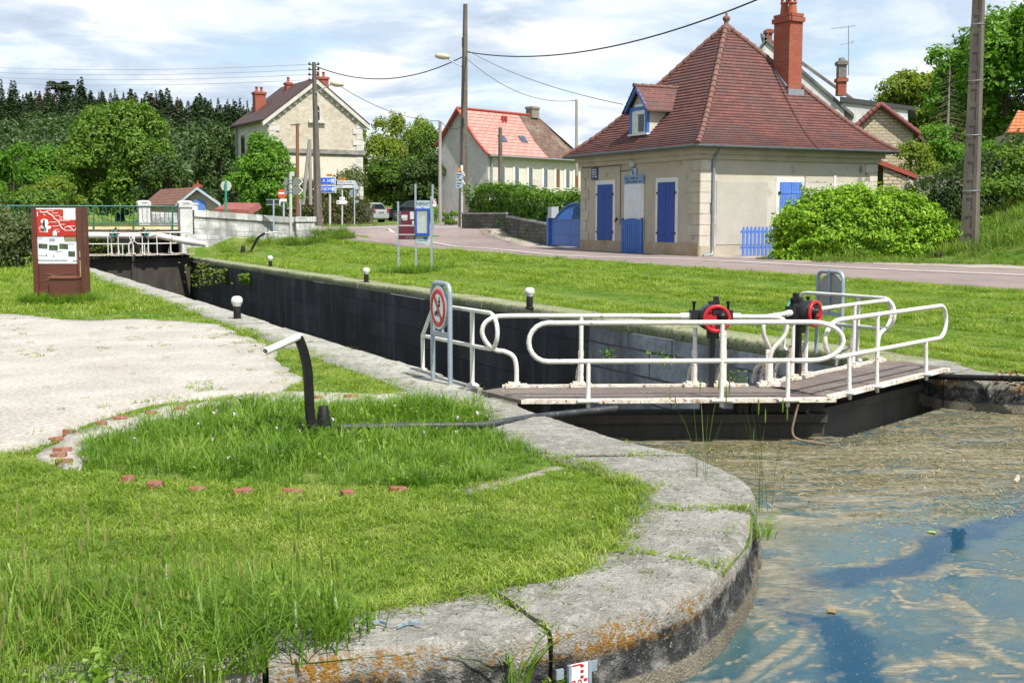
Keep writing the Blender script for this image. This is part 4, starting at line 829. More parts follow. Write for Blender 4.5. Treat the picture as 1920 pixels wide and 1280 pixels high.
house = thing('lock_keepers_house', 'square lock house with blue shutters and a steep pyramid of red tiles', 'house', HC + ZU * HZ)
hc = HC + (A1 + A2) * HW / 2
m = MB(); m.box(hc + ZU * (HZ + 1.7), (HW, HW, 3.6), axL, 0)
for i, f in enumerate(m.f): pass
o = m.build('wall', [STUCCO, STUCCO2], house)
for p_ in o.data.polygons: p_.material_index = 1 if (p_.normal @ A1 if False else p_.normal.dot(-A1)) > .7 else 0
m = MB(); m.box(HC + A1 * HW / 2 - A2 * .02 + ZU * (HZ + .22), (HW, .06, .50), axL); m.build('plinth', PLINTH, house)
m = MB(); m.box(HC + A2 * HW / 2 - A1 * .02 + ZU * (HZ + .18), (HW, .06, .42), axR); m.build('plinth', STUCCO, house)
def cornice():
    m = MB()
    for z, h, k in ((3.60, .16, .09), (3.75, .14, .19), (3.87, .09, .33)):
        m.box(hc + ZU * z, (HW + 2 * k, HW + 2 * k, h), axL)
    m.build('cornice', LIME, house)
cornice()
rg = random.Random(5)
def quoins(fn, w0, sgn, ax, n=9, mat_=LIME, nm='quoin_stones', z0=HZ + .02, z1=3.5, lw=(.62, .40)):
    m = MB(); h = (z1 - z0) / n
    for i in range(n):
        w = lw[i % 2] + rg.uniform(-.03, .03); m.box(fn(w0 + sgn * (w / 2 - .012), z0 + h * (i + .5), .0), (w, .05 + .01 * rg.random(), h - .014), ax)
    m.build(nm, mat_, house)
quoins(FL, 0, 1, axL, 9, LIME); quoins(FR, 0, 1, axR, 9, LIMEW, lw=(.40, .62)); quoins(FL, HW, -1, axL, 8, LIME, lw=(.38, .56)); quoins(FR, HW, -1, axR, 6, LIMEW, z0=1.7, lw=(.34, .56))
def shuttered(fn, ax, w0, w1, z0, z1, sw, mat_, hinge=True, open_below=True, nm=2):
    """white surround and a pair of ledged plank shutters closed over the window"""
    f = MB(); b = sw
    f.box(fn((w0 + w1) / 2, (z0 + z1) / 2, .0), (w1 - w0, .056, z1 - z0), ax); wd = f.build('window', WHITEW, house)
    iw0, iw1, iz0, iz1 = w0 + b, w1 - b, z0 + b * .9, z1 - b
    mid = (iw0 + iw1) / 2
    for a, c in ((iw0, mid - .006), (mid + .006, iw1)):
        s = MB(); n = 4; pw = (c - a) / n
        for i in range(n): s.box(fn(a + pw * (i + .5), (iz0 + iz1) / 2, .042), (pw - .008, .03, iz1 - iz0), ax)
        for z in (iz0 + .3, iz1 - .35): s.box(fn((a + c) / 2, z, .062), (c - a - .04, .014, .07), ax)
        sh = s.build('shutter', mat_, wd)
    if hinge:
        for w in (iw0 - .02, iw1 + .02):
            for z in (iz0 + .3, iz1 - .35): h = MB(); h.box(fn(w, z, .055), (.09, .03, .07), ax); h.build('hinge', BLACKM, wd)
shuttered(FL, axL, 1.2, 2.5, .70, 2.98, .155, BLUE); shuttered(FL, axL, 5.08, 6.42, .70, 3.0, .155, BLUE)
shuttered(FR, axR, 3.06, 4.28, .95, 2.98, .15, BLUEL)
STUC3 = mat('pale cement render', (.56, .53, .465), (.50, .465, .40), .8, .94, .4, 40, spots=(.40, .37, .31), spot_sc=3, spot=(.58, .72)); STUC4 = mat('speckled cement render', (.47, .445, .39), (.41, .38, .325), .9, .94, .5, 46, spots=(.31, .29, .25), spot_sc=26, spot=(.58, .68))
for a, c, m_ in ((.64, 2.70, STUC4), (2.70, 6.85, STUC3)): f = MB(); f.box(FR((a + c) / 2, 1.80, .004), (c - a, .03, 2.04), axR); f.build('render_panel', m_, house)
# door with upper panel, slatted shutter, plank half gate
f = MB(); f.box(FL(3.85, 1.64, 0), (1.24, .06, 2.5), axL); dr = f.build('door', WHITEW, house)
f = MB(); f.box(FL(3.86, 2.53, .034), (1.04, .025, .60), axL); f.build('transom_panel', PVC, dr)
f = MB()
for i in range(26): f.box(FL(3.86, 1.0 + .046 * i, .035 + .004 * (i % 2)), (.88, .022, .043), axL)
f.build('roller_shutter', PVC, dr)
f = MB()
for i in range(10):
    w = 3.30 + .123 * i; top = 1.56 + .07 * (1 - ((i - 4.5) / 4.5) ** 2); f.box(FL(w + .0, (HZ + .06 + top) / 2, .10), (.092, .03, top - HZ - .06), axL)
for z in (.62, 1.38): f.box(FL(3.85, z, .075), (1.22, .03, .09), axL)
for w in (3.23, 4.48): f.box(FL(w, 1.0, .085), (.07, .07, 1.28), axL)
f.build('half_gate', BLUEG, house)
PLQ = mat('grey blue enamel plate', (.14, .23, .40), (.18, .27, .44), 5, .5, .05)
f = MB(); f.box(FL(3.83, 2.97, .045), (1.26, .03, .29), axL); pl = f.build('name_plate', PLQ, house)
# small printed lines too faint to read are short raised bars, as they look from here
f = MB()
for w, z, l in ((4.28, 3.01, .10), (4.16, 2.99, .06), (3.86, 3.015, .26), (3.6, 3.01, .1), (4.22, 2.895, .17), (4.02, 2.895, .08), (3.74, 2.895, .30), (3.42, 2.895, .12)): f.box(FL(w, z, .062), (l, .005, .05), axL)
f.build('plate_lettering', NAVY, pl)
f = MB(); f.box(FL(3.86, 3.235, .04), (.36, .02, .25), axL); pl = f.build('number_plate', mat('pale blue enamel plate', (.30, .42, .58), (.34, .46, .60), 5, .5, .05), house)
f = MB()
for w, z, l, h in ((3.93, 3.27, .07, .09), (3.84, 3.29, .05, .05), (3.90, 3.19, .05, .08), (3.81, 3.18, .07, .07)): f.box(FL(w, z, .052), (l, .005, h), axL)
f.build('plate_lettering', NAVY, pl)
f = MB(); f.lathe(FL(3.87, 3.52, .0), [(.11, 0), (.11, .05), (.135, .06), (.13, .12), (.09, .17), (0, .19)], 16, -A2); f.build('wall_lamp', mat('lamp glass', (.55, .58, .58), None, 3, .3, 0), house)
f = MB(); f.box(FL(6.5, 3.27, .035), (.44, .02, .46), axL); pl = f.build('canal_plaque', mat('dark blue enamel', (.012, .016, .11), (.010, .014, .09), 5, .4, .03), house)
f = MB()
for i, segs in enumerate((((.0, .30),), ((.0, .33),), ((.06, .16), (-.12, .08)), ((.09, .10), (-.10, .11)))):
    for off, l in segs: f.box(FL(6.5 + off * .9, 3.40 - .085 * i, .047), (l, .004, .038), axL)
f.prism([FL(6.36, 3.11, .047), FL(6.36, 3.18, .047), FL(6.28, 3.145, .047)], -A2 * .004); f.build('plate_lettering', mat('white enamel', (.6, .6, .66), None, 3, .5, 0), pl)
f = MB(); f.tube([FL(7.4, 3.50, .03), FL(4.72, 3.50, .03), FL(4.72, 2.72, .03), FL(4.72, 1.45, .03), FL(4.76, 1.40, .06)], .012, 5); f.tube([FL(4.72, 3.28, .03), FL(4.0, 3.32, .05), FL(3.9, 3.42, .06)], .012, 5); f.build('wall_cable', BLACKM, house)
f = MB(); f.lathe(FL(.32, 1.0, .0), [(.07, 0), (.07, .03), (.05, .05), (0, .05)], 12, -A2); f.build('wall_socket', ZINC, house)
f = MB(); f.box(FL(4.95, 1.6, .05), (.06, .05, .1), axL); f.tube([FL(4.96, 1.6, .08), FL(4.9, 1.5, .16), FL(4.8, 1.55, .14)], .012, 5); f.build('shutter_hook', BLACKM, house)
f = MB(); f.box(FR(5.6, 2.7, 0), (.10, .05, .75), axR); f.build('wall_vent', WHITEW, house)
f = MB()
for w, z, a, b in ((6.75, 3.3, .07, .12), (6.72, 2.93, .09, .13), (7.05, 2.9, .12, .13), (7.0, 3.18, .05, .08), (4.9, 2.76, .55, .09), (5.95, 2.7, .08, .07)):
    f = MB(); pts = [FR(w + a * math.cos(t) * (1 + .3 * rg.random()), z + b * math.sin(t) * (1 + .3 * rg.random()), .004) for t in np.linspace(0, 5.6, 8)]; f.prism(pts, -A1 * .004); f.build('render_patch', mat('bare grey mortar', (.20, .19, .17), (.27, .25, .22), 8, .95, .3), house)
# roof: bell-cast pyramid of stepped tile courses
RC = HW / 2 + .47; ZE, ZAP = 3.93, 8.43
def zq(q): return ZE + (ZAP - ZE) * (q - .42 * q * (1 - q) ** 2)
TILE = brickmat('weathered red roof tile', (.110, .040, .035), (.172, .066, .053), (.035, .016, .015), .24, .2, .008, .4, .72, (.085, .052, .052), .55, fine_sc=30, bl=(.46, .66), bdist=.01)
def pyramid():
    n = 42; m = MB(); uvs = []; dirs = [(-A2, A1), (-A1, A2), (A2, A1), (A1, A2)]
    for nrm, al in dirs:
        for i in range(n):
            q0, q1 = i / n, (i + 1) / n; lift = .042
            p = lambda q, w, dz: hc + nrm * RC * (1 - q) + al * w + ZU * (zq(q) + dz)
            h0, h1 = RC * (1 - q0), RC * (1 - q1); k = 14 if i < n - 1 else 1
            for j in range(k):
                a, b = -1 + 2 * j / k, -1 + 2 * (j + 1) / k; jt = [rg.uniform(-.006, .006) for _ in range(2)]
                o_ = nrm * .012
                m.add([p(q0, h0 * a, lift + jt[0]) + o_, p(q0, h0 * b, lift + jt[1]) + o_, p(q1, h1 * b, .004), p(q1, h1 * a, .004)], [(0, 1, 2, 3)])
                m.add([p(q0, h0 * a, -.004), p(q0, h0 * b, -.004), p(q0, h0 * b, lift + jt[1]) + o_, p(q0, h0 * a, lift + jt[0]) + o_], [(0, 1, 2, 3)])
                vv = i * .2 + .02; uvs += [(h0 * a, vv), (h0 * b, vv), (h1 * b, vv + .17), (h1 * a, vv + .17), (h0 * a, vv), (h0 * b, vv), (h0 * b, vv + .02), (h0 * a, vv + .02)]
    o = m.build('roof', TILE, house, fix=False); uv = o.data.uv_layers.new(name='UVMap'); li = [l.vertex_index for l in o.data.loops]
    for k, vi in enumerate(li): uv.data[k].uv = uvs[vi]
    return o
roof = pyramid()
HIP = mat('lichened ridge tile', (.20, .085, .065), (.125, .070, .058), 3, .85, .4, 30, spots=(.27, .22, .17), spot_sc=14, spot=(.6, .7))
def tile_run(a, b, n, r, parent, name='hip_tiles', path=None, m_=HIP):
    m = MB()
    for i in range(n):
        p0 = path(i / n) if path else a.lerp(b, i / n); p1 = path((i + 1.14) / n) if path else a.lerp(b, (i + 1.14) / n)
        m.tube([p0 + ZU * .01, p1 + ZU * -.005], [r, r * .80], 9)
    return m.build(name, m_, parent)
for sa, sb in ((-1, -1), (-1, 1), (1, -1), (1, 1)):
    tile_run(None, None, 24, .105, roof, path=lambda q: hc + (A1 * sa + A2 * sb) * RC * (1 - min(q, .995)) + ZU * (zq(min(q, 1)) + .03))
f = MB(); f.lathe(hc + ZU * (ZAP - .06), [(.20, -.1), (.17, .1), (.10, .14), (.07, .22), (.13, .30), (.14, .36), (.10, .42), (.05, .45), (.04, .50), (.02, .62), (0, .63)], 14); f.build('finial', HIP, roof)
GUT = mat('green grey gutter', (.055, .075, .072), (.085, .10, .095), 4, .5, .1, metal=.2)
f = MB(); rc = RC + .03
cor = [hc + A1 * rc * a + A2 * rc * b + ZU * (ZE - .03) for a, b in ((-1, -1), (-1, 1), (1, 1), (1, -1))]
f.tube([cor[0], cor[1], cor[2], cor[3], cor[0]], .055, 8); f.build('gutter', GUT, house)
f = MB(); f.tube(smooth_path([FR(.50, 3.85, .42), FR(.50, 3.74, .34), FR(.47, 3.55, .12), FR(.46, 3.35, .09)], 4) + [FR(.46, .75, .09), FR(.46, HZ + .22, .10), FR(.40, HZ + .10, .14), FR(.05, HZ + .06, .16)], .05, 10); f.build('downpipe', ZINC, house)
# dormer on the canal slope
dc = hc - A2 * 3.50 + A1 * .22
def DM(w, z, k=0.0): return dc + A1 * w + A2 * k + ZU * z
dz0 = zq((RC - 3.5) / RC) + .02
dm = MB(); dm.prism([DM(.56, dz0 - .1, .03), DM(-.56, dz0 - .1, .03), DM(-.56, 5.44, .03), DM(0, 6.05, .03), DM(.56, 5.44, .03)], A2 * 1.9); dorm = dm.build('dormer', LIMEW, roof)
f = MB()
for s_ in (-1, 1): f.box(DM(.50 * s_, (dz0 + 5.44) / 2, -.01), (.14, .1, 5.44 - dz0 + .06), axL)
f.box(DM(0, 5.42, -.01), (1.12, .11, .12), axL)
for s_ in (-1, 1): f.prism([DM(.68 * s_, 5.30, -.18), DM(.68 * s_, 5.46, -.18), DM(0, 6.22, -.18), DM(0, 6.03, -.18)], A2 * .06)
f.build('dormer_frame', BLUEL if False else BLUEG, roof)
f = MB(); f.box(DM(0, (dz0 + 5.35) / 2, .0), (.86, .06, 5.35 - dz0), axL); f.box(DM(-.05, dz0 + .03, -.05), (1.2, .16, .06), axL); f.build('dormer_window', WHITEW, roof)
f = MB(); f.box(DM(-.16, dz0 + .42, -.034), (.34, .02, .58), axL); f.build('dormer_pane', mat('dark window glass', (.02, .025, .03), None, 3, .12, 0), roof)
f = MB(); f.box(DM(-.08, dz0 + .90, -.034), (.60, .025, .34), axL); f.build('dormer_blind', PVC, roof)
for s_ in (-1, 1):
    f = MB(); uu = []
    for i in range(6):
        t0, t1 = i / 6, (i + 1) / 6; e0 = Vector((0, 0, 0)); g0 = lambda t, k, dz: DM(.80 * s_ * (1 - t), 5.30 + (6.20 - 5.30) * t + dz, k)
        f.add([g0(t0, -.22, .035), g0(t0, 1.9, .035), g0(t1, 1.9, .012), g0(t1, -.22, .012)], [(0, 1, 2, 3)]); f.add([g0(t0, -.22, -.02), g0(t0, 1.9, -.02), g0(t0, 1.9, .035), g0(t0, -.22, .035)], [(0, 1, 2, 3)])
    o = f.build('dormer_roof', TILE, roof); setuv(o, lambda c: (c[:, 0] * A2.x + c[:, 1] * A2.y, c[:, 2] * 1.3))
tile_run(DM(0, 6.21, -.26), DM(0, 6.21, 1.8), 6, .075, roof, 'dormer_ridge')
# brick chimney
CHB = brickmat('orange red chimney brick', (.29, .058, .030), (.38, .095, .05), (.20, .13, .095), .22, .072, .010, .5, .85, (.30, .065, .035), 2, fine_sc=40, bdist=.008)
cq = .5; cp0 = hc - A1 * RC * (1 - cq) + A2 * 1.12
def CH(u, v, z): return cp0 + A2 * u + A1 * v + ZU * z
zb0 = zq(cq) - .25
f = MB(); f.box(CH(.29, .42, (zb0 + 8.62) / 2), (.58, .84, 8.62 - zb0), (A2, A1, ZU)); f.box(CH(.29, .42, 8.50), (.70, .96, .16), (A2, A1, ZU)); f.box(CH(.29, .42, 8.66), (.62, .88, .10), (A2, A1, ZU))
chim = f.build('chimney', CHB, roof); setuv(chim, lambda c: (c[:, 0] * 1.35 + c[:, 1] * .3, c[:, 2]))
TERRA = mat('terracotta pot', (.42, .105, .045), (.33, .08, .04), 6, .8, .2)
for v, hh in ((.22, .0), (.64, .05)):
    f = MB(); f.lathe(CH(.29, v, 8.70), [(.17, 0), (.16, .06), (.13, .30 + hh), (.12, .34 + hh), (.16, .36 + hh), (.16, .40 + hh), (.11, .40 + hh), (.11, .2)], 14, cap=False)
    for i in range(4): a = i * math.pi / 2 + .4; f.box(CH(.29 + .12 * math.cos(a), v + .12 * math.sin(a), 9.24 + hh), (.05, .05, .32))
    f.lathe(CH(.29, v, 9.38 + hh), [(.17, 0), (.18, .03), (.14, .08), (.03, .14), (0, .15)], 12); f.build('chimney_pot', TERRA, chim)
f = MB(); f.box(CH(.29, -.03, zb0 + .30), (.70, .10, .22), (A2, A1, ZU)); f.box(CH(-.03, .42, zb0 + .78), (.06, .9, .16), (A2, (A1 * .72 + ZU * .69).normalized(), (ZU * .72 - A1 * .69).normalized())); f.build('flashing', ZINC, chim)
# picket fence and gates by the house
fp = thing('picket_fence', 'short light blue picket fence against the sunny wall of the house', 'fence', FR(1.2, HZ, .75))
for i in range(15):
    w = 1.15 + .155 * i; zb_ = H(*FR(w, 0, .8)[:2]) - .04; f = MB(); zt_ = zb_ + 1.02
    pts = [FR(w - .045, zb_, .8), FR(w + .045, zb_, .8), FR(w + .045, zt_ - .07, .8), FR(w, zt_, .8), FR(w - .045, zt_ - .07, .8)]; f.prism(pts, A1 * .022); f.build('picket', BLUEL, fp)
for z in (.30, .80): f = MB(); f.box(FR(2.2, H(*FR(2.2, 0, .8)[:2]) + z, .76), (2.3, .03, .07), axR); f.build('fence_rail', BLUEL, fp)
# double gate with arched bars left of the house, pier with letter box
gb = P(1031, 460, 51.0); ga, gc2 = P(1031, 460, 51.2), HC + A1 * 7.55 - A2 * -.25; gz = .46
ga = Vector((ga.x, ga.y, gz)); gc2 = Vector((gc2.x, gc2.y, gz)); gd = (gc2 - ga); gl = gd.length; gd.normalize(); gk = Vector((gd.y, -gd.x, 0)); axg = (gd, gk, ZU)
gt = thing('garden_gate', 'double blue metal gate with an arched barred top beside the lock house', 'gate', ga)
for a, c in ((.35, gl * .60), (gl * .60 + .03, gl - .05)):
    f = MB(); f.box(ga + gd * (a + c) / 2 + ZU * .60, (c - a, .05, 1.06), axg)
    for z in (.10, .56, 1.12): f.box(ga + gd * (a + c) / 2 + ZU * z - gk * -.035, (c - a, .03, .06), axg)
    f.build('gate_leaf', BLUEG, gt)
f = MB()
arcz = lambda x: 1.16 + .60 * math.sin(math.pi * min(1, max(0, (x - .9) / (gl * 1.30 - .9)))) ** .8 if x > .9 else 1.16
xs = np.linspace(.35, gl - .05, 18)
f.tube([ga + gd * x + ZU * arcz(x) for x in xs], .035, 6)
for x in np.arange(1.0, gl - .05, .17): f.box(ga + gd * x + ZU * (1.12 + arcz(x)) / 2, (.03, .03, arcz(x) - 1.12), axg)
f.build('arch_bars', BLUEG, gt)
f = MB(); f.box(ga + gd * .17 + ZU * .63, (.30, .30, 1.34), axg); f.build('gate_pier', BLUEG, gt)
f = MB(); f.box(ga + gd * .72 + ZU * 1.42 + gk * .05, (.62, .3, .46), axg); f.build('letter_box', mat('pale grey letter box', (.40, .43, .45), (.36, .39, .41), 3, .5, .05), gt)

# ================================================================= hedge wall, other houses
RUB = brickmat('dark rubble masonry', (.085, .080, .068), (.16, .15, .125), (.05, .048, .04), .35, .16, .02, .8, .95, (.05, .055, .04), 1.2, fine_sc=14)
wpts = [Vector((*G(866, 434, .98)[:2], 0)), Vector((*G(950, 448, .66)[:2], 0)), Vector((ga.x, ga.y, 0))]
f = MB(); f2 = MB()
for a, b in zip(wpts[:-1], wpts[1:]):
    d = (b - a).normalized(); n = Vector((d.y, -d.x, 0)); zz = [H(a.x, a.y), H(b.x, b.y)]
    f.prism([a + ZU * (zz[0] - .4), b + ZU * (zz[1] - .4), b + ZU * (zz[1] + .86), a + ZU * (zz[0] + .72)], -n * .4)
    f2.prism([a + n * .04 + ZU * (zz[0] + .722), b + n * .04 + ZU * (zz[1] + .862), b + n * .04 + ZU * (zz[1] + .95), a + n * .04 + ZU * (zz[0] + .81)], -n * .48)
lw = thing('garden_wall', 'low dark rubble wall under the hedge, along the road', 'wall', wpts[0]); o = f.build('masonry', RUB, lw); setuv(o, lambda c: (c[:, 0] * .6 - c[:, 1] * .8, c[:, 2])); f2.build('coping', COPE, lw)

def gable_house(name, label, A, d, wid, length, zb, zeL, zeR, ridge_k, zr, wallm, roofm, ov=.35, th=.14, flare=None, side_m=None, cat='house'):
    """A: near corner; d: direction along the gable; the house runs back along d turned left by 90 degrees"""
    A = Vector((A[0], A[1], 0)); d = Vector((d[0], d[1], 0)).normalized(); g = Vector((-d.y, d.x, 0)); rt = thing(name, label, cat, A + ZU * zb)
    pt = lambda k, z, y=0: A + d * k + g * y + ZU * z
    prof = flare or [(0, zeL), (ridge_k, zr), (wid, zeR)]
    f = MB(); f.prism([pt(0, zb)] + [pt(k, z - .02) for k, z in prof] + [pt(wid, zb)], g * length); w = f.build('wall', wallm, rt)
    ri = max(range(len(prof)), key=lambda i: prof[i][1])
    ext = lambda p, q: (p[0] + (p[0] - q[0]) * ov / max(abs(p[0] - q[0]), .01), p[1] + (p[1] - q[1]) * ov / max(abs(p[0] - q[0]), .01))
    pr = list(prof); pr[0] = ext(prof[0], prof[1]); pr[-1] = ext(prof[-1], prof[-2])
    for nm, seq in (('left', pr[:ri + 1]), ('right', pr[ri:])):
        f = MB(); f.prism([pt(k, z, -ov * .6) for k, z in seq] + [pt(k, z + th, -ov * .6) for k, z in seq[::-1]], g * (length + ov * 1.2)); o = f.build('roof', roofm, rt)
        setuv(o, lambda c: ((c[:, 0] * g.x + c[:, 1] * g.y), c[:, 2] * 1.25))
    return rt, pt, w, g, d
# tall stone station-like house
ST1 = mat('coarse ochre rubble render', (.54, .49, .40), (.45, .40, .315), .4, .95, .6, 3.2, spots=(.37, .33, .26), spot_sc=2.4, spot=(.55, .75), bdist=.08)
CREAM = mat('cream render', (.62, .58, .48), (.56, .515, .415), .3, .9, .2, 8)
SLTBR = brickmat('dark brown tile', (.055, .028, .024), (.075, .04, .034), (.03, .016, .014), .3, .22, .01, .4, .7, fine_sc=8)
tall, pt, w, g, d = gable_house('stone_house', 'tall ochre stone house with brick chimneys behind the blue road signs', (-18.9, 95), (.857, .514), 7.9, 7.4, .8, 9.55, 9.55, 3.95, 12.55, ST1, SLTBR, ov=.55, th=.14)
ax1 = (d, g, ZU)
f = MB(); f.box(pt(3.95, 3.75, -.015), (7.9, .06, 6.0), ax1); f.build('lower_render', CREAM, tall)
f = MB(); f.box(pt(3.95, 6.95, -.05), (8.2, .3, .34), ax1); f.box(pt(3.95, 6.70, -.03), (8.0, .16, .12), ax1); f.build('string_course', mat('blackened stone', (.30, .29, .26), (.13, .125, .11), 1.2, .9, .3), tall)
WST = mat('pale dressed stone', (.60, .58, .53), (.48, .46, .42), 1.2, .9, .2)
f = MB(); rg = random.Random(2)
for i in range(19): q_ = (.55, .85)[i % 2]; f.box(pt(7.9 - q_ / 2, 1.0 + .45 * i, -.05), (q_, .05, .42), ax1)
f.build('quoin_stones', WST, tall); f = MB()
for i in range(19): q_ = (.55, .85)[i % 2]; f.box(pt(q_ / 2, 1.0 + .45 * i, -.05), (q_, .05, .42), ax1)
f.build('quoin_stones', WST, tall)
for sgn in (-1, 1):
    f = MB(); a, b = (3.95 + sgn * 4.5, 9.15), (3.95, 12.55)
    f.prism([pt(a[0], a[1] - .36, -.32), pt(a[0], a[1] + .02, -.32), pt(b[0], b[1] + .02, -.32), pt(b[0], b[1] - .34, -.32)], g * .34); f.build('verge_board', WST, tall)
    for i in range(1, 10):
        t = i / 10; f = MB(); f.box(pt(a[0] + (b[0] - a[0]) * t, a[1] + (b[1] - a[1]) * t - .50, -.06), (.26, .14, .26), ax1); f.build('eave_bracket', WST, tall)
f = MB(); f.prism([pt(3.95 + x, z, -.05) for x, z in [(-.42, 9.3), (.42, 9.3), (.42, 10.35)] + [(.42 * math.cos(R(a)), 10.35 + .42 * math.sin(R(a))) for a in (30, 60, 90, 120, 150)] + [(-.42, 10.35)]], g * .06); f.box(pt(3.95, 9.25, -.1), (1.4, .3, .16), ax1); win = f.build('window', WST, tall)
f = MB(); f.prism([pt(3.95 + x, z, -.07) for x, z in [(-.26, 9.42), (.26, 9.42), (.26, 10.35)] + [(.26 * math.cos(R(a)), 10.35 + .26 * math.sin(R(a))) for a in (45, 90, 135)] + [(-.26, 10.35)]], g * .03); f.build('pane', mat('dark window glass', (.02, .025, .03)), win)
f = MB(); f.box(pt(3.95, 10.0, -.08), (.05, .02, 1.1), ax1); f.box(pt(3.95, 10.1, -.08), (.5, .02, .05), ax1); f.build('glazing_bar', WST, win)
axs = (g, d, ZU)
f = MB(); f.box(pt(-.03, 5.1, 3.7), (7.4, .06, 8.7), axs); f.build('side_render', CREAM, tall)
for y in (1.5, 3.7, 5.9):
    f = MB(); f.box(pt(-.05, 7.6, y), (1.3, .1, 2.0), axs); wn = f.build('window', WST, tall); f = MB(); f.box(pt(-.11, 7.55, y), (.85, .04, 1.7), axs); f.build('pane', mat('dark window glass', (.02, .025, .03)), wn)
f = MB(); f.tube([pt(-.2, 9.2, 7.3), pt(-.2, .8, 7.3)], .08, 6); f.build('downpipe', ZINC, tall)
def chimney(par, c, w, dd, h, axx, m_=CHB, pots=2, pm=TERRA, ps=1.0):
    f = MB(); f.box(c + ZU * h / 2, (w, dd, h), axx); f.box(c + ZU * (h - .12), (w + .14, dd + .14, .16), axx); o = f.build('chimney', m_, par); setuv(o, lambda q: (q[:, 0] * 1.1 + q[:, 1] * .4, q[:, 2]))
    for i in range(pots): f = MB(); f.lathe(c + axx[0] * ((i + .5) / pots - .5) * w * .9 + ZU * h, [(r_ * ps, h_ * ps) for r_, h_ in [(.16, 0), (.13, .12), (.13, .42), (.17, .46), (.17, .52), (.1, .52)]], 10); f.build('chimney_pot', pm, o)
chimney(tall, pt(4.75, 11.7, .9), 1.05, .7, 1.2, ax1, ps=.8); chimney(tall, pt(1.25, 10.2, 5.6), .90, .7, 1.75, ax1, ps=.8); chimney(tall, pt(3.4, 12.0, 4.6), .5, .5, .75, ax1, pots=1, ps=.8)
# long low house with grey gable and half new red roof
GRENDER = mat('streaked grey render', (.36, .355, .335), (.47, .46, .435), .35, .92, .2, 6, stretch=(1, 1, .35), spots=(.27, .265, .255), spot_sc=.8, spot=(.58, .75))
WRENDER = mat('off white render', (.62, .585, .50), (.55, .51, .43), .4, .9, .15, 8)
REDNEW = brickmat('new salmon roof tile', (.46, .235, .19), (.52, .28, .23), (.24, .07, .05), .9, .36, .035, .5, .45, fine_sc=6, bdist=.03)
BRNOLD = brickmat('mossy old brown tile', (.12, .065, .05), (.19, .115, .085), (.04, .028, .022), .28, .24, .02, .6, .9, (.22, .19, .15), .8, fine_sc=5, bl=(.5, .7))
# gable runs from the left-back corner to the near corner; the body runs to the right and away
gd2 = Vector((.75, -.66, 0)).normalized(); gl2 = Vector((-5.72, 98.4, 0)); ln2 = Vector((.66, .75, 0)).normalized()
lh = thing('long_house', 'long low house with grey gable and half new salmon tiles, behind the hedge', 'house', gl2 + ZU * 1.8)
p2 = lambda k, z, y=0: gl2 + gd2 * k + ln2 * y + ZU * z
prof = [(0, 7.7), (2.1, 10.15), (3.0, 9.0), (4.0, 7.75), (5.1, 6.72)]
f = MB(); f.prism([p2(0, 1.0)] + [p2(k, z) for k, z in prof] + [p2(5.1, 1.0)], ln2 * .3); f.build('gable_wall', GRENDER, lh)
f = MB(); f.prism([p2(0, 1.0, .3)] + [p2(k, z, .3) for k, z in prof] + [p2(5.09, 1.0, .3)], ln2 * 8.6); f.prism([p2(0, 1.0, 8.9), p2(0, 6.6, 8.9), p2(5.09, 6.6, 8.9), p2(5.09, 1.0, 8.9)], ln2 * 2.9); f.build('wall', WRENDER, lh)
for y0, y1, m_ in ((-.25, 7.0, REDNEW), (7.0, 12.1, BRNOLD)):
    f = MB(); seq = [(-.3, 7.35), (2.1, 10.15)]; yr = y1 if y1 < 10 else y1 - 2.6
    f.prism([p2(k, z + .02, y0) for k, z in seq] + [p2(k, z + .16, y0) for k, z in seq[::-1]], ln2 * (yr - y0)); f.build('roof', m_, lh)
    f = MB(); seq = [(2.1, 10.15), (3.0, 9.0), (4.0, 7.75), (5.1, 6.72), (5.5, 6.42)]
    for i in range(len(seq) - 1):
        (k0, z0_), (k1, z1_) = seq[i], seq[i + 1]; yy = lambda z: y1 if y1 < 10 else y1 - 2.6 * max(0, (z - 6.4) / 3.75)
        f.add([p2(k0, z0_ + .17, y0), p2(k1, z1_ + .17, y0), p2(k1, z1_ + .17, yy(z1_)), p2(k0, z0_ + .17, yy(z0_)), p2(k0, z0_ + .02, y0), p2(k1, z1_ + .02, y0), p2(k1, z1_ + .02, yy(z1_)), p2(k0, z0_ + .02, yy(z0_))], [(0, 1, 2, 3), (7, 6, 5, 4), (0, 4, 5, 1), (3, 2, 6, 7)])
    o = f.build('roof', m_, lh); setuv(o, lambda c: (c[:, 0] * ln2.x + c[:, 1] * ln2.y, c[:, 2] * 1.3))
f = MB(); f.add([p2(-.3, 7.45, 12.1), p2(2.1, 10.33, 9.48), p2(5.5, 6.58, 12.1)], [(0, 1, 2)]); o = f.build('hip_roof', BRNOLD, lh); setuv(o, lambda c: (c[:, 0] * gd2.x + c[:, 1] * gd2.y, c[:, 2] * 1.3))
REDV = mat('red verge tile', (.30, .045, .03), (.36, .06, .04), 5, .7, .2)
f = MB(); f.tube([p2(k, z + .14, -.3) for k, z in [(-.3, 7.35), (2.1, 10.15)]], .12, 6); f.tube([p2(k, z + .14, -.3) for k, z in [(2.1, 10.15), (3.0, 9.0), (4.0, 7.75), (5.1, 6.72), (5.5, 6.42)]], .12, 6); f.build('verge_tiles', REDV, lh)
f = MB(); f.tube([p2(2.1, 10.34, -.3), p2(2.1, 10.34, 9.5)], .11, 6); f.build('ridge_tiles', REDV, lh)
axh = (ln2, gd2, ZU)
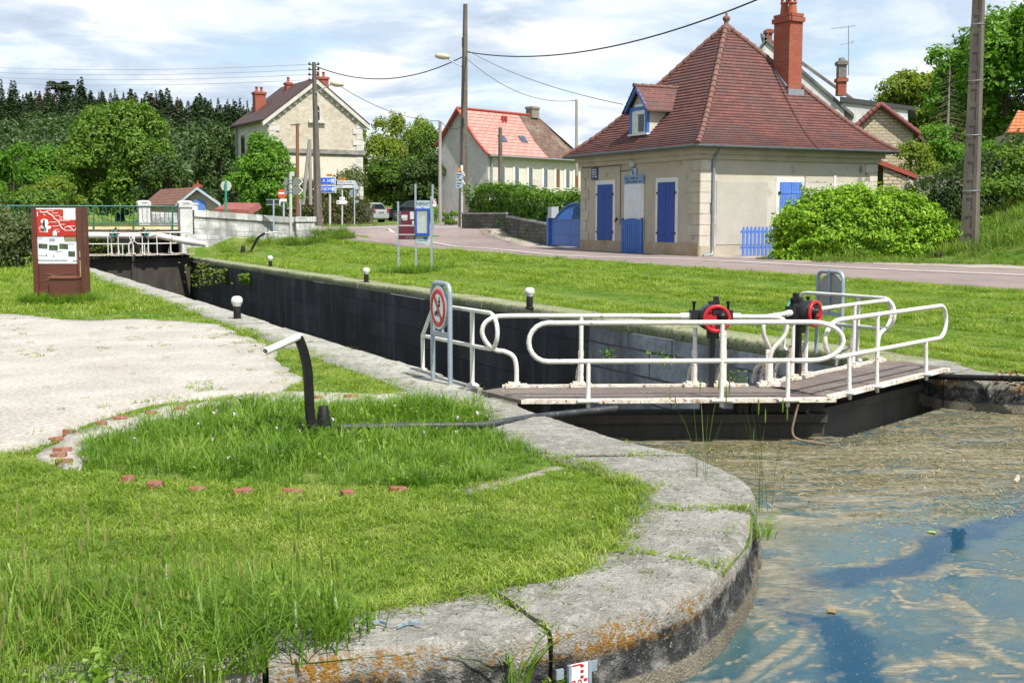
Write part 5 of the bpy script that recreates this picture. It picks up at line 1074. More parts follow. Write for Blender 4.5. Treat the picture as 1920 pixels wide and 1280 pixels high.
for y, k in ((3.0, 0), (5.6, 0)):
    f = MB(); f.box(p2(3.98 if y < 4 else 3.9, 8.0 if y < 4 else 8.1, y), (.75, .7, .08), (ln2, (gd2 * .62 - ZU * .78).normalized(), (gd2 * .78 + ZU * .62).normalized())); f.build('skylight', mat('skylight glass', (.06, .09, .13), None, 3, .1, 0), lh)
for y in (4.4, 4.75): f = MB(); f.box(p2(2.75, 9.75, y), (.2, .2, .45), axh); f.build('roof_vent', REDV, lh)
chimney(lh, p2(2.1, 10.1, 8.9), .9, .7, .95, axh, mat('old grey stack', (.27, .245, .20), (.19, .17, .14), 4), pots=0)
for y, wm in ((1.6, 0), (3.3, 0), (5.0, 0), (6.9, 0), (8.5, 1), (9.8, 0), (11.0, 1)):
    f = MB(); f.box(p2(5.12, 5.0, y), (.78, .06, 1.7), axh); wn = f.build('window', WHITEW, lh); f = MB(); f.box(p2(5.16, 5.0, y + .1), (.42, .04, 1.5), axh); f.build('pane', mat('brown shutter', (.17, .08, .04)) if wm else mat('blue grey glass', (.13, .16, .20), None, 3, .25, 0), wn)
f = MB(); f.tube([p2(5.2, 6.5, .35), p2(5.2, 1.8, .35)], .08, 6); f.build('downpipe', ZINC, lh)
f = MB(); f.tube([p2(5.55, 6.5, -.2), p2(5.55, 6.5, 12)], .07, 6); f.build('gutter', ZINC, lh)
# white house and stone outbuildings behind the lock house
def at(D): return lambda x, y, k=0: P(x, y, D) + Vector((0, k, 0))
Q = at(60); wz = 2.0
SLATER = brickmat('grey slate roof', (.075, .075, .075), (.11, .108, .10), (.04, .04, .04), .3, .25, .01, .4, .6, (.16, .15, .12), .8)
WHR = mat('weathered white render', (.60, .60, .60), (.44, .44, .43), .5, .9, .3, 5, spots=(.30, .30, .29), spot_sc=1.3, spot=(.6, .74))
wh = thing('white_house', 'white rendered house with grey slate roof rising behind the brick chimney', 'house', (Q(1500, 300).x, 60, wz))
f = MB(); f.prism([Q(1395, 420), Q(1395, 140), Q(1440, 75), Q(1583, 207), Q(1583, 420)], (2.0, 8, 0)); f.build('wall', WHR, wh)
for a, b, nm in (((1425, 62), (1600, 214), 0), ((1440, 62), (1385, 150), 1)):
    f = MB(); e = Vector((0, -.10, 0)); f.prism([Q(*a) + e, Q(*b) + e, Q(b[0], b[1] + 7) + e, Q(a[0], a[1] + 7) + e], (2.2, 9, 0)); o = f.build('roof', SLATER, wh); setuv(o, lambda c: (c[:, 1], c[:, 0] * .8 - c[:, 2]))
f = MB(); f.prism([Q(1452, 62, 1.4), Q(1615, 180, 1.4), Q(1615, 186, 1.4), Q(1452, 70, 1.4)], (3, 7, 0)); o = f.build('roof', SLATER, wh); setuv(o, lambda c: (c[:, 1], c[:, 0] * .8 - c[:, 2]))
f = MB(); f.prism([Q(1584, 260, .4), Q(1584, 190, .4), Q(1707, 203, .4), Q(1707, 260, .4)], (2, 6, 0)); f.build('extension', WHR, wh)
f = MB(); f.prism([Q(1578, 190, .3), Q(1720, 206, .3), Q(1720, 199, .3), Q(1578, 180, .3)], (2.4, 7, 0)); f.build('extension_roof', SLATER, wh)
GREYBR = mat('sooted grey brick', (.22, .20, .18), (.13, .12, .11), 5, .9, .4)
chimney(wh, Q(1444, 106, .5), .26, .5, 1.35, (Vector((1, 0, 0)), Vector((0, 1, 0)), ZU), CHB, 0)
c0 = Q(1575.5, 180, -.1); chimney(wh, c0, .40, .5, .85, (Vector((1, 0, 0)), Vector((0, 1, 0)), ZU), CHB, 0); chimney(wh, c0 + ZU * .86, .38, .48, .80, (Vector((1, 0, 0)), Vector((0, 1, 0)), ZU), GREYBR, 0)
f = MB(); f.lathe(c0 + ZU * 1.66, [(.16, 0), (.16, .1), (.12, .16), (0, .18)], 10); f.build('chimney_cowl', GREYBR, wh)
f = MB(); f.tube([Q(1590, 142, -.1), Q(1590, 50, -.1)], .022, 5); f.tube([Q(1556, 55, -.1), Q(1605, 49, -.1)], .014, 4)
for i in range(9): x = 1560 + i * 5; y = 54.5 - i * .6; f.tube([Q(x, y - 1.6 - .3 * i * .4, -.1), Q(x, y + 1.6 + .3 * i * .4, -.1)], .009, 4)
f.tube([Q(1574, 85, -.1), Q(1602, 79, -.1)], .012, 4); f.tube([Q(1597, 76, -.1), Q(1597, 84, -.1)], .01, 4); f.build('aerial', ZINC, wh)
RUBW = brickmat('pale rubble stone', (.50, .42, .29), (.60, .52, .38), (.30, .25, .17), .32, .13, .022, .9, .95, (.40, .34, .25), 1.5, fine_sc=10, bdist=.03)
Q = at(52); sb = thing('stone_barn', 'small pale rubble gable with wine red verge tiles beside the white house', 'outbuilding', (Q(1650, 300).x, 52, 2))
f = MB(); f.prism([Q(1590, 330), Q(1590, 251), Q(1648, 199), Q(1712, 250), Q(1712, 330)], (1.6, 4, 0)); o = f.build('wall', RUBW, sb); setuv(o, lambda c: (c[:, 0] + c[:, 1] * .3, c[:, 2]))
for a, b in (((1582, 257), (1648, 195)), ((1648, 195), (1721, 252))):
    f = MB(); e = Vector((0, -.18, 0)); f.prism([Q(*a) + e, Q(*b) + e, Q(b[0], b[1] + 7) + e, Q(a[0], a[1] + 7) + e], (1.8, 4.4, 0)); o = f.build('roof', TILE, sb); setuv(o, lambda c: (c[:, 1], c[:, 2] * 1.4))
    tile_run(Q(*(a if a[1] > b[1] else b)) + Vector((0, -.2, 0)), Q(1648, 196) + Vector((0, -.2, 0)), 9, .13, sb, 'verge_tiles', m_=mat('wine red verge', (.13, .035, .03), (.17, .05, .04), 5))
Q = at(43.6); lt = thing('lean_to', 'rubble lean-to with a red roof edge at the back corner of the lock house', 'outbuilding', (Q(1670, 380).x, 43.6, 1))
f = MB(); f.prism([Q(1656, 470), Q(1656, 312), Q(1712, 338), Q(1712, 345), Q(1690, 372), Q(1666, 400), Q(1650, 470)], (.5, 1.2, 0)); o = f.build('wall', RUBW, lt); setuv(o, lambda c: (c[:, 0] + c[:, 1] * .3, c[:, 2]))
f = MB(); f.prism([Q(1610, 470, 1.3), Q(1610, 298, 1.3), Q(1660, 310, 1.3), Q(1660, 470, 1.3)], (1, 2, 0)); o = f.build('back_wall', RUBW, lt); setuv(o, lambda c: (c[:, 0], c[:, 2]))
f = MB(); f.prism([Q(1632, 352, 1.22), Q(1632, 316, 1.22), Q(1650, 318, 1.22), Q(1650, 352, 1.22)], (0, .05, 0)); f.build('opening', mat('dark doorway', (.03, .028, .025)), lt)
f = MB(); f.prism([Q(1634, 294, -.1), Q(1718, 327, -.1), Q(1716, 335, -.1), Q(1632, 303, -.1)], (.8, 3.2, 0)); f.build('roof', mat('red roof edge', (.34, .07, .035), (.28, .055, .03), 4, .7, .1), lt)
f = MB()
for i in range(16):
    t = i / 15; c = Q(1706 - 62 * t, 346 + 40 * t, -.12); f.box(c + Vector((rg.uniform(-.03, .03), 0, rg.uniform(-.04, .04))), (.28, .25, .12), (Vector((.85, .1, -.52 + rg.uniform(-.1, .1))).normalized(), Vector((0, 1, 0)), Vector((.52, 0, .85))))
f.build('sloping_stones', LIMEW, lt)
Q = at(46); f = MB(); f.box((Q(1716, 332) + Q(2010, 329)) / 2 + ZU * -.45, (Q(2010, 330).x - Q(1716, 330).x, .35, .95), (Vector((1, 0, 0)), Vector((0, 1, 0)), ZU)); tagp(f.build('retaining_wall', mat('mossy concrete', (.22, .20, .16), (.30, .28, .24), 2, .9, .3), None, Q(1850, 330)), 'low grey retaining wall top showing above the dark hedge', 'wall')
Q = at(50); cb_ = thing('garden_cabin', 'small rendered cabin with orange tiles at the top of the bank', 'cabin', (Q(1930, 300).x, 50, 3.5))
f = MB(); f.prism([Q(1903, 345), Q(1903, 248), Q(1990, 246), Q(1990, 345)], (.4, 3, 0)); f.build('wall', STUCCO2, cb_)
OR_T = brickmat('orange clay tile', (.46, .14, .045), (.54, .20, .07), (.20, .05, .02), .2, .16, .012, .5, .8, fine_sc=20); f = MB(); f.prism([Q(1882, 250, -.3), Q(1996, 250, -.3), Q(1940, 205, 1.2)], (0, .03, 0)); n_ = 7
f = MB()
for i in range(n_):
    t0, t1 = i / n_, (i + 1) / n_; g0 = lambda t, s_: Q(1882, 250, -.35).lerp(Q(1940, 200, 1.6), t) if s_ else Q(1998, 250, -.35).lerp(Q(1940, 200, 1.6), t)
    f.add([g0(t0, 1) + ZU * .05, g0(t0, 0) + ZU * .05, g0(t1, 0), g0(t1, 1), g0(t0, 1), g0(t0, 0)], [(0, 1, 2, 3), (4, 5, 1, 0)])
f.add([Q(1882, 250, -.35), Q(1940, 200, 1.6), Q(1940, 250, 3.4)], [(0, 1, 2)]); o = f.build('roof', OR_T, cb_); setuv(o, lambda c: (c[:, 0], c[:, 2] * 1.3))
# cottage beyond the bridge
Q = at(74); ct = thing('cottage', 'small cottage with pale blue bargeboards beyond the canal bridge', 'cottage', (Q(375, 400).x, 74, 1))
PINK = mat('pinkish render', (.46, .38, .31), (.40, .33, .27), 1, .9, .2)
f = MB(); f.prism([Q(338, 425), Q(338, 379), Q(372, 353), Q(411, 379), Q(411, 425)], (-3.4, 5, 0)); f.build('wall', PINK, ct)
for a, b in (((332, 384), (372, 351)), ((372, 351), (416, 382))):
    f = MB(); e = Vector((0, -.3, 0)); f.prism([Q(*a) + e, Q(*b) + e, Q(b[0], b[1] + 3) + e, Q(a[0], a[1] + 3) + e], (-3.8, 5.5, 0)); o = f.build('roof', BRNOLD if False else brickmat('brown cottage tile', (.17, .075, .05), (.22, .11, .07), (.07, .035, .025), .3, .25, .02, .5, .85), ct); setuv(o, lambda c: (c[:, 1], c[:, 2] * 1.4))
    f = MB(); e = Vector((0, -.36, 0)); f.prism([Q(*a) + e, Q(*b) + e, Q(b[0], b[1] + 5) + e, Q(a[0], a[1] + 5) + e], (0, .06, 0)); f.build('bargeboard', mat('pale blue board', (.45, .55, .66), None, 3, .6), ct)
f = MB(); f.lathe(Q(373, 386, -.02), [(.42, 0), (.42, .05)], 20, (0, -1, 0)); f.build('round_window', mat('sky blue panel', (.11, .24, .62), None, 3, .5, 0), ct)
chimney(ct, Q(366, 353, .6), .35, .35, .26, (Vector((1, 0, 0)), Vector((0, 1, 0)), ZU), CHB, 1, ps=.40)
Q = at(66); f = MB(); f.prism([Q(396, 401), Q(470, 403), Q(465, 393), Q(402, 392)], (0, 3, .4)); rr_ = tagp(f.build('shed_roof', mat('dull red sheet roof', (.20, .055, .045), (.27, .09, .07), 2, .8, .2), None, Q(430, 402)), 'dull red flat roof showing over the white parapet', 'roof')
# ================================================================= the road bridge and the far gates
PARA = brickmat('stained white parapet stone', (.66, .66, .64), (.52, .52, .50), (.20, .20, .17), 1.25, .36, .012, .6, .9, (.24, .245, .24), 1.1, fine_sc=7, bl=(.42, .60), streak=(.20, .20, .19))
AX = (V, U, ZU)
def SB(s, t, z): return ST(s, t, z)
par = thing('bridge_parapet', 'stained white stone parapet ramping down to the right of the bridge', 'parapet', SB(53.1, 12, .7))
f = MB(); f.prism([SB(53.0, 10.1, .5), SB(53.0, 10.1, 1.72), SB(53.0, 14.6, 1.42), SB(53.0, 14.6, .3)], U * .42); o = f.build('wall_stones', PARA, par); setuv(o, lambda c: (c[:, 0] * V.x + c[:, 1] * V.y, c[:, 2] + .06 * (c[:, 0] * V.x + c[:, 1] * V.y)))
f = MB(); f.prism([SB(52.93, 10.1, 1.722), SB(52.93, 10.1, 2.0), SB(52.93, 14.5, 1.68), SB(52.93, 14.5, 1.422)], U * .56); o = f.build('coping', PARA, par); setuv(o, lambda c: (c[:, 0] * V.x + c[:, 1] * V.y, c[:, 2] * .5))
f = MB(); f.prism([SB(52.82, 9.7, .3), SB(52.82, 9.7, .98), SB(52.82, 14.7, .66), SB(52.82, 14.7, .2)], U * .17); o = f.build('plinth', PARA, par); setuv(o, lambda c: (c[:, 0] * V.x + c[:, 1] * V.y, c[:, 2]))
f = MB(); f.box(SB(53.15, 14.95, .95), (.85, .75, 1.45), AX); f.box(SB(53.15, 14.95, 1.60), (.95, .85, .22), AX); f.box(SB(53.15, 15.5, .80), (.34, .55, 1.0), AX); o = f.build('end_pier', PARA, par); setuv(o, lambda c: (c[:, 0] * V.x + c[:, 1] * V.y + c[:, 0] * .1, c[:, 2]))
def pillar(label, s, t, zt):
    rt = thing('bridge_pillar', label, 'pillar', SB(s, t, .5)); f = MB(); f.box(SB(s, t, (zt + .1) / 2), (.52, .52, zt - .1), AX); f.build('shaft', mat('pale bridge stone', (.62, .62, .60), (.46, .46, .44), 1.4, .9, .2, spots=(.3, .3, .29), spot_sc=4, spot=(.62, .74)), rt)
    f = MB(); f.box(SB(s, t, zt - .06), (.60, .60, .2), AX); f.lathe(SB(s, t, zt + .04), [(.36, 0), (.30, .06), (.2, .09), (0, .1)], 8); f.build('cap', MATS['pale bridge stone'], rt)
pillar('stone pillar at the near right corner of the bridge, where railing meets parapet', 53.1, 9.75, 2.26); pillar('stone pillar on the far side of the bridge, seen through the green railing', 59.5, 9.0, 2.35)
f = MB(); f.prism([SB(59.3, 9.3, .8), SB(59.3, 9.3, 1.95), SB(59.3, 13.5, 1.75), SB(59.3, 13.5, .8)], U * .4); o = f.build('bridge_parapet', PARA, None, SB(59.4, 11, 1)); tagp(o, 'low white parapet on the far side of the bridge, behind the railing', 'parapet'); setuv(o, lambda c: (c[:, 0] * V.x + c[:, 1] * V.y, c[:, 2]))
br = thing('road_bridge', 'flat road bridge over the canal with a yellow edge beam', 'bridge', SB(56, 7, .9))
f = MB(); f.box(SB(56.4, 4.5, .98), (12, 6.2, .22), AX); f.build('deck', mat('bridge concrete', (.24, .23, .21), (.16, .155, .14), 1, .9, .2), br)
f = MB(); f.box(SB(53.22, 3.2, 1.27), (12.6, .12, .17), AX); f.build('edge_beam', mat('yellowed beam paint', (.62, .50, .16), (.70, .62, .40), .8, .7, .1), br)
f = MB(); f.box(SB(53.3, 4.2, .95), (11, .16, .30), AX)
for i in range(9): f.box(SB(53.2, 5 + .6 * i, 1.1), (.12, .14, .12), AX)
f.build('girder', mat('rusty dark girder', (.05, .04, .035), (.12, .085, .06), 3, .8, .3), br)
rl = thing('bridge_railing', 'dark green iron railing with looped bars along the bridge', 'railing', SB(53.1, 4, 1.3)); GRN = mat('dark green railing paint', (.012, .10, .085), (.02, .13, .11), 4, .45, .05)
f = MB(); f.tube([SB(53.1, -3, 2.14), SB(53.1, 9.5, 2.14)], .03, 6); f.build('top_rail', GRN, rl); f = MB(); f.tube([SB(53.1, -3, 1.42), SB(53.1, 9.5, 1.42)], .022, 6); f.build('bottom_rail', GRN, rl)
f = MB(); t = -3
while t < 9.4:
    f.tube([SB(53.1, t, 1.42)] + [SB(53.1, t, z) for z in (1.6, 1.98)] + [SB(53.1, t + .09 - .09 * math.cos(R(a)), 1.98 + .12 * math.sin(R(a))) for a in (45, 90, 135)] + [SB(53.1, t + .18, 1.98), SB(53.1, t + .18, 1.58)] + [SB(53.1, t + .27 - .09 * math.cos(R(a)), 1.58 - .12 * math.sin(R(a))) for a in (45, 90, 135)], .013, 4); t += .36
f.build('loop_bars', GRN, rl)
for t in (-2.5, -.8, .9, 2.6, 4.3, 6.0, 7.6, 9.2): f = MB(); f.box(SB(53.06, t, 1.6), (.05, .05, 1.1), AX); f.build('railing_post', GRN, rl)
gate_leaf('far lock gate with turquoise gear under the bridge, left-hand leaf', tuple(ST(51.4, 4.65, .12)), U * -.4 + V * .917, U * .917 + V * .4, red=GREENENAM, zs=1.34)
gate_leaf('far lock gate with turquoise gear under the bridge, leaf nearest the lawn', tuple(ST(51.4, 9.75, .12)), U * -.4 - V * .917, U * .917 - V * .4, red=GREENENAM, zs=1.34)
q = lambda x, y, d: P(x, y, d)
m = MB(); m.tube([q(60, 441, 47.5), q(172, 441, 49.0), q(296, 442, 50.4), q(352, 453, 49.9), q(388, 459, 49.2)], [.10, .13, .13, .14, .10], 10); tagp(m.build('balance_beam', WHITEP, None, q(250, 442, 50)), 'thick white tubular beam sloping down beside the far gates', 'beam')

# ================================================================= poles, lamps, wires
CONC = mat('weathered concrete pole', (.165, .14, .115), (.095, .082, .07), 2.2, .92, .5, 20, stretch=(1, 1, .3), spots=(.10, .095, .085), spot_sc=9, spot=(.58, .7))
CONCD = mat('dark concrete pole', (.14, .13, .12), (.085, .08, .074), 2.2, .92, .4, 20)
WOOD = mat('brown creosoted pole', (.21, .105, .045), (.145, .07, .03), 3, .85, .3, 20, stretch=(1, 1, .1)); GREYW = mat('grey weathered pole', (.33, .31, .28), (.24, .225, .20), 3, .9, .3, 20, stretch=(1, 1, .1))
def ladder_pole(label, base, top, wb, wt, yaw, m1=CONC, holes=.5, dep=.62, bands=()):
    base, top = Vector(base), Vector(top); rt = thing('utility_pole', label, 'utility pole', base); a = Vector((math.cos(yaw), math.sin(yaw), 0)); b = Vector((-a.y, a.x, 0)); h = (top - base).length; up = (top - base).normalized(); f = MB()
    w = lambda z: wb + (wt - wb) * z / h
    def leg(x0, x1, y0, y1, z0, z1): f.add([base + up * z + a * x * w(z) + b * y * w(z) * dep for z in (z0, z1) for x, y in ((x0, y0), (x1, y0), (x1, y1), (x0, y1))], [(3, 2, 1, 0), (4, 5, 6, 7), (0, 1, 5, 4), (1, 2, 6, 5), (2, 3, 7, 6), (3, 0, 4, 7)])
    leg(-.5, -.26, -.5, .5, -.4, h); leg(.26, .5, -.5, .5, -.4, h); leg(-.26, .26, -.44, .44, -.4, h)
    z = .5
    while z < h - .3:
        leg(-.26, .26, -.49, -.44, z, z + holes * .30); z += holes
    f.build('shaft', m1, rt)
    for z in bands:
        f = MB(); ww = w(z) * .5 + .012; f.tube([base + up * z + a * x * ww + b * y * (w(z) * .5 * dep + .012) for x, y in ((-1, -1), (1, -1), (1, 1), (-1, 1))], .009, 4, closed=True); f.build('band', GALV, rt)
    return rt, a, b, up
pb = Vector((*P(1818, 450, 35.5)[:2], 0)); pb.z = H(pb.x, pb.y) - .1
ladder_pole('massive concrete pole with recessed panels and metal bands on the grassy bank', pb, pb + Vector((0, 0, 10.6)), .43, .22, R(-40), CONC, .52, .8, (1.75, 3.35, 4.9, 6.5, 7.9))
p1, a_, b_, u_ = ladder_pole('concrete pole with insulators between the trees and the blue road signs', P(597, 424, 72), P(588.5, 117, 72), .40, .17, R(50), CONC, .6, .8)
INS = mat('dark insulator', (.04, .035, .03), None, 5, .4, 0)
for z in range(4):
    for x in (580, 597):
        if x == 597 and z == 3: continue
        f = MB(); c = P(x, 121 + 9.8 * z, 72); f.tube([c, P(588.5, 121.5 + 9.8 * z, 72)], .03, 4); f.lathe(c, [(.05, -.05), (.07, .02), (.05, .1), (0, .12)], 8); f.build('insulator', INS, p1)
m = MB(); m.tube([P(558, 428, 66), P(557.5, 232, 66)], [.11, .085], 10); wp = thing('utility_pole', 'short reddish brown wooden pole beside the grey arrow signs', 'utility pole', P(558, 428, 66)); m.build('shaft', WOOD, wp); m = MB(); m.tube([P(545, 235, 66), P(563, 233.5, 66)], .03, 5); m.build('crossarm', INS, wp)
m = MB(); m.tube([P(568, 384, 79), P(580, 262, 79)], [.13, .09], 8); m.tube([P(582, 384, 79.2), P(581, 262, 79)], [.13, .09], 8); tagp(m.build('utility_pole', GREYW, None, P(575, 384, 79)), 'grey A-frame of two leaning poles in front of the tall stone house', 'utility pole')
p4, a_, b_, u_ = ladder_pole('tallest concrete pole, with a street lamp, at the end of the hedge', P(868, 437, 67), P(872.5, 8, 67), .42, .18, R(40), CONC, .6, .8)
def lamp(par, pts, d, head, hr):
    f = MB(); f.tube([P(x, y, d) for x, y in pts], .035, 6); f.build('lamp_arm', GALV, par); c = P(*head, d); f = MB(); f.lathe(c - Vector((hr, 0, 0)), [(0, 0), (.10, .05), (.17, .25), (.18, .5), (.12, .75), (.05, .85)], 10, (1, 0, -.12)); f.build('lamp_head', mat('yellowed lamp cover', (.46, .40, .26), (.52, .47, .36), 4, .5, .05), par)
lamp(p4, [(868, 126), (845, 114), (832, 106)], 66.8, (824, 104), .27); lamp(p1, [(592, 174), (606, 166), (622, 158)], 71.9, (628, 156), .3)
for y in (60, 110, 160, 210): f = MB(); f.box(P(868, y + 20, 66.7), (.12, .1, .5)); f.build('cable_clip', INS, p4)
m = MB(); m.tube([P(825, 417, 80), P(825, 227, 80)], [.13, .10], 8); p5_ = tagp(m.build('utility_pole', GREYW, None, P(825, 417, 80)), 'thin dark pole in front of the grey gable edge', 'utility pole')
ladder_pole('short concrete pole against the white facade of the long house', P(938, 400, 66), P(938, 239, 66), .20, .16, R(35), CONC, .45, .8)
m = MB(); m.tube([P(1081, 330, 70), P(1081, 187, 70)], [.09, .07], 8); m.tube([P(1072, 189, 70), P(1083, 188, 70)], .035, 5); tagp(m.build('utility_pole', GREYW, None, P(1081, 330, 70)), 'slim grey pole standing behind the left roof corner of the lock house', 'utility pole')
CABLE = mat('black cable', (.012, .012, .012), None, 3, .6, 0); CABG = mat('grey wire', (.10, .11, .12), None, 3, .6, 0)
def wire(label, a, b, sag, r, m_=CABLE, n=24, wave=0):
    pts = []
    for i in range(n + 1):
        t = i / n; p = a.lerp(b, t); p.z -= 4 * sag * t * (1 - t)
        if wave: p.z += wave * math.sin(i * 2.2)
        pts.append(p)
    f = MB(); f.tube(pts, r, 5, cap=False); tagp(f.build('overhead_wire', m_, None, a), label, 'wire')
ptop = pb + Vector((0, 0, 10.4)); wire('thick black overhead cable sagging in front of the sky to the brick chimney', P(876, 98, 66.8), ptop, 1.8, .032)
wire('black overhead cable between the pole with insulators and the tall lamp pole', P(593, 125, 72), P(869, 106, 67), .95, .030)
wire('thin wire from the tall lamp pole to the slim grey pole', P(877, 112, 67), P(1074, 189, 70), .7, .016, CABG)
wire('thin wire from the tall lamp pole down to the dormer', P(878, 96, 67), P(1168, 196, 43), .30, .014, CABG)
wire('thin wire from the lamp near the stone house down to the grey gable', P(632, 158, 72), P(824, 227, 80), .5, .018, CABLE); wire('short wire from the thin dark pole to the hedge lamp pole', P(827, 229, 80), P(866, 238, 67.5), .25, .018, CABLE)
wire('dark wire drooping left from the thin dark pole into the trees', P(823, 240, 80), P(700, 300, 84), .8, .03, CABLE)
for z, (y0, y1) in enumerate(((121, 112), (131, 121), (140, 131), (150, 141))): wire(('topmost', 'second', 'third', 'lowest')[z] + ' of the four parallel wires crossing the sky above the forest', P(580, y0, 72), P(-220, y1, 105), .55, .011, mat('faint grey wire', (.22, .24, .27), None, 3, .6, 0))

# ================================================================= road signs
GREYP = mat('grey painted tube', (.50, .52, .47), (.44, .46, .42), 4, .5, .05); BLUEP = mat('pale blue grey tube', (.36, .45, .50), (.30, .39, .45), 5, .5, .05); GREENP = mat('turquoise green tube', (.02, .30, .20), None, 4, .45, 0)
SBLUE = mat('blue road sign', (.010, .10, .62), (.012, .115, .66), 3, .35, 0); SORANGE = mat('orange road tag', (.62, .21, .015), (.58, .18, .012), 4, .45, 0); SGB = mat('grey sign reverse', (.17, .18, .16), (.20, .21, .19), 3, .6, .03)
X1, Y1 = Vector((1, 0, 0)), Vector((0, 1, 0))
def post(par, x, y0, y1, d, r, m_): f = MB(); f.tube([P(x, y1 + 3, d), P(x, y0, d)], r, 8); f.build('post', m_, par)
def plate(name, par, pts, d, m_, th=.03, k=0.0): f = MB(); f.prism([P(x, y, d) + Vector((0, k, 0)) for x, y in pts], (0, th, 0)); return f.build(name, m_, par)
def arrow(x0, x1, y0, y1, head, left=True):
    ym = (y0 + y1) / 2; return [(x0 + head, y0), (x1, y0), (x1, y1), (x0 + head, y1), (x0, ym)] if left else [(x0, y0), (x1 - head, y0), (x1, ym), (x1 - head, y1), (x0, y1)]
# grey backs of two arrow signs
D = 54; t_ = thing('road_sign', 'pair of arrow signs seen from their grey backs at the end of the parapet', 'road sign', P(545, 448, D)); post(t_, 545, 323, 448, D, .07, GREYP)
for y in (333, 350): plate('arrow_panel', t_, arrow(532, 567, y, y + 15, 7, False), D, SGB, .04, .10); plate('sign_edge', t_, [(560, y - .8), (567.8, y + 7.2), (560.5, y + 15.6), (559.5, y + 14.6), (566, y + 7.2), (559.6, y + .6)], D, SIGNWHITE, .02, .075)
for y in (337, 343, 354, 360): f = MB(); f.box(P(545, y, D), (.18, .16, .04)); f.build('clamp', GALV, t_)
f = MB(); f.box(P(549, 326, D), (.14, .1, .2)); f.build('post_fitting', GREYP, t_)
# no entry
D = 62; t_ = thing('road_sign', 'round red no entry sign with a small white plate behind the parapet', 'road sign', P(531, 420, D)); post(t_, 532, 358, 420, D, .05, BLUEP)
f = MB(); f.lathe(P(529.5, 363.5, D) + Y1 * -.08, [(.235, 0), (.235, .012)], 24, -Y1); f.build('sign_disc', mat('orange red sheet', (.56, .055, .018), (.60, .09, .03), 2, .4, 0), t_); f = MB(); f.box(P(529.5, 362.5, D) + Y1 * -.1, (.34, .012, .09)); f.build('white_bar', SIGNWHITE, t_); plate('small_plate', t_, [(525, 373), (538, 373), (538, 378), (525, 378)], D, SIGNWHITE, .02, -.08)
D = 53; t_ = thing('road_sign', 'black name board seen from behind on a thin pale blue pole, over the parapet', 'road sign', P(513.5, 452, D)); post(t_, 513, 374, 452, D, .035, BLUEP); plate('board', t_, [(499, 374.5), (525, 374.5), (525, 384), (499, 384)], D, mat('dark board back', (.035, .033, .032)), .03, .04); plate('board_edge', t_, [(523.6, 375), (525.6, 375), (525.6, 386), (523.6, 386)], D, SIGNWHITE, .02, .02)
for y in (373.6, 383): plate('board_edge', t_, [(498.5, y), (525.5, y), (525.5, y + 1.3), (498.5, y + 1.3)], D, GALV, .02, .02)
D = 61; t_ = thing('road_sign', 'octagonal sign seen from its pale back on a turquoise green pole', 'road sign', P(424, 404, D)); post(t_, 423.5, 339, 402, D, .055, GREENP); f = MB(); f.lathe(P(423, 348.5, D) + Y1 * .1, [(.28, 0), (.28, .02)], 8, Y1); f.build('sign_disc', mat('pale sign back', (.50, .50, .44), (.42, .42, .37), 4, .6, .03), t_)
# blue motorway signs
D = 78; t_ = thing('road_sign', 'two blue arrow signs to A38 and Dijon in front of the concrete pole', 'road sign', P(619, 423, D)); post(t_, 618.5, 335, 422, D, .075, GREYP)
for (x0, y0, y1, n, s_) in ((590, 332, 346.5, '1', 'A 38'), (586.5, 347.7, 361.5, '20', 'DIJON')):
    x1 = 629.5 if s_ == 'A 38' else 631; plate('sign_border', t_, arrow(x0, x1, y0, y1, 7), D, SIGNWHITE, .03, -.12); plate('arrow_panel', t_, arrow(x0 + 2.6, x1 - 1.4, y0 + 1.2, y1 - 1.2, 5.8), D, SBLUE, .01, -.135); ym = (y0 + y1) / 2
    c = lambda x, y: P(x, y, D) + Y1 * -.142
    text('sign_lettering', n, SIGNWHITE, t_, c(598, ym), X1, ZU, .30, .003); text('sign_lettering', s_, SIGNWHITE, t_, c(613, ym), X1, ZU, .27, .003)
    plate('symbol_field', t_, [(x1 - 8.5, y0 + 2), (x1 - 2, y0 + 2), (x1 - 2, y1 - 2), (x1 - 8.5, y1 - 2)], D, mat('lighter blue field', (.03, .20, .75)), .004, -.141)
    f = MB(); cx = x1 - 5.2
    for sg in (-1, 1): f.prism([c(cx + sg * .5, ym - 4) + Y1 * -.004, c(cx + sg * 1.2, ym - 4) + Y1 * -.004, c(cx + sg * 2.4, ym + 4.2) + Y1 * -.004, c(cx + sg * .8, ym + 4.2) + Y1 * -.004], (0, -.003, 0))
    f.box(c(cx, ym - 1.2) + Y1 * -.006, (.21, .006, .06)); f.build('motorway_symbol', SIGNWHITE, t_)
plate('orange_tag', t_, [(612.5, 326.5), (624, 326.5), (624, 330.8), (612.5, 330.8)], D, SORANGE, .02, -.1); text('sign_lettering', 'D 10', SIGNBLACK, t_, P(618.2, 328.6, D) + Y1 * -.105, X1, ZU, .11, .002)
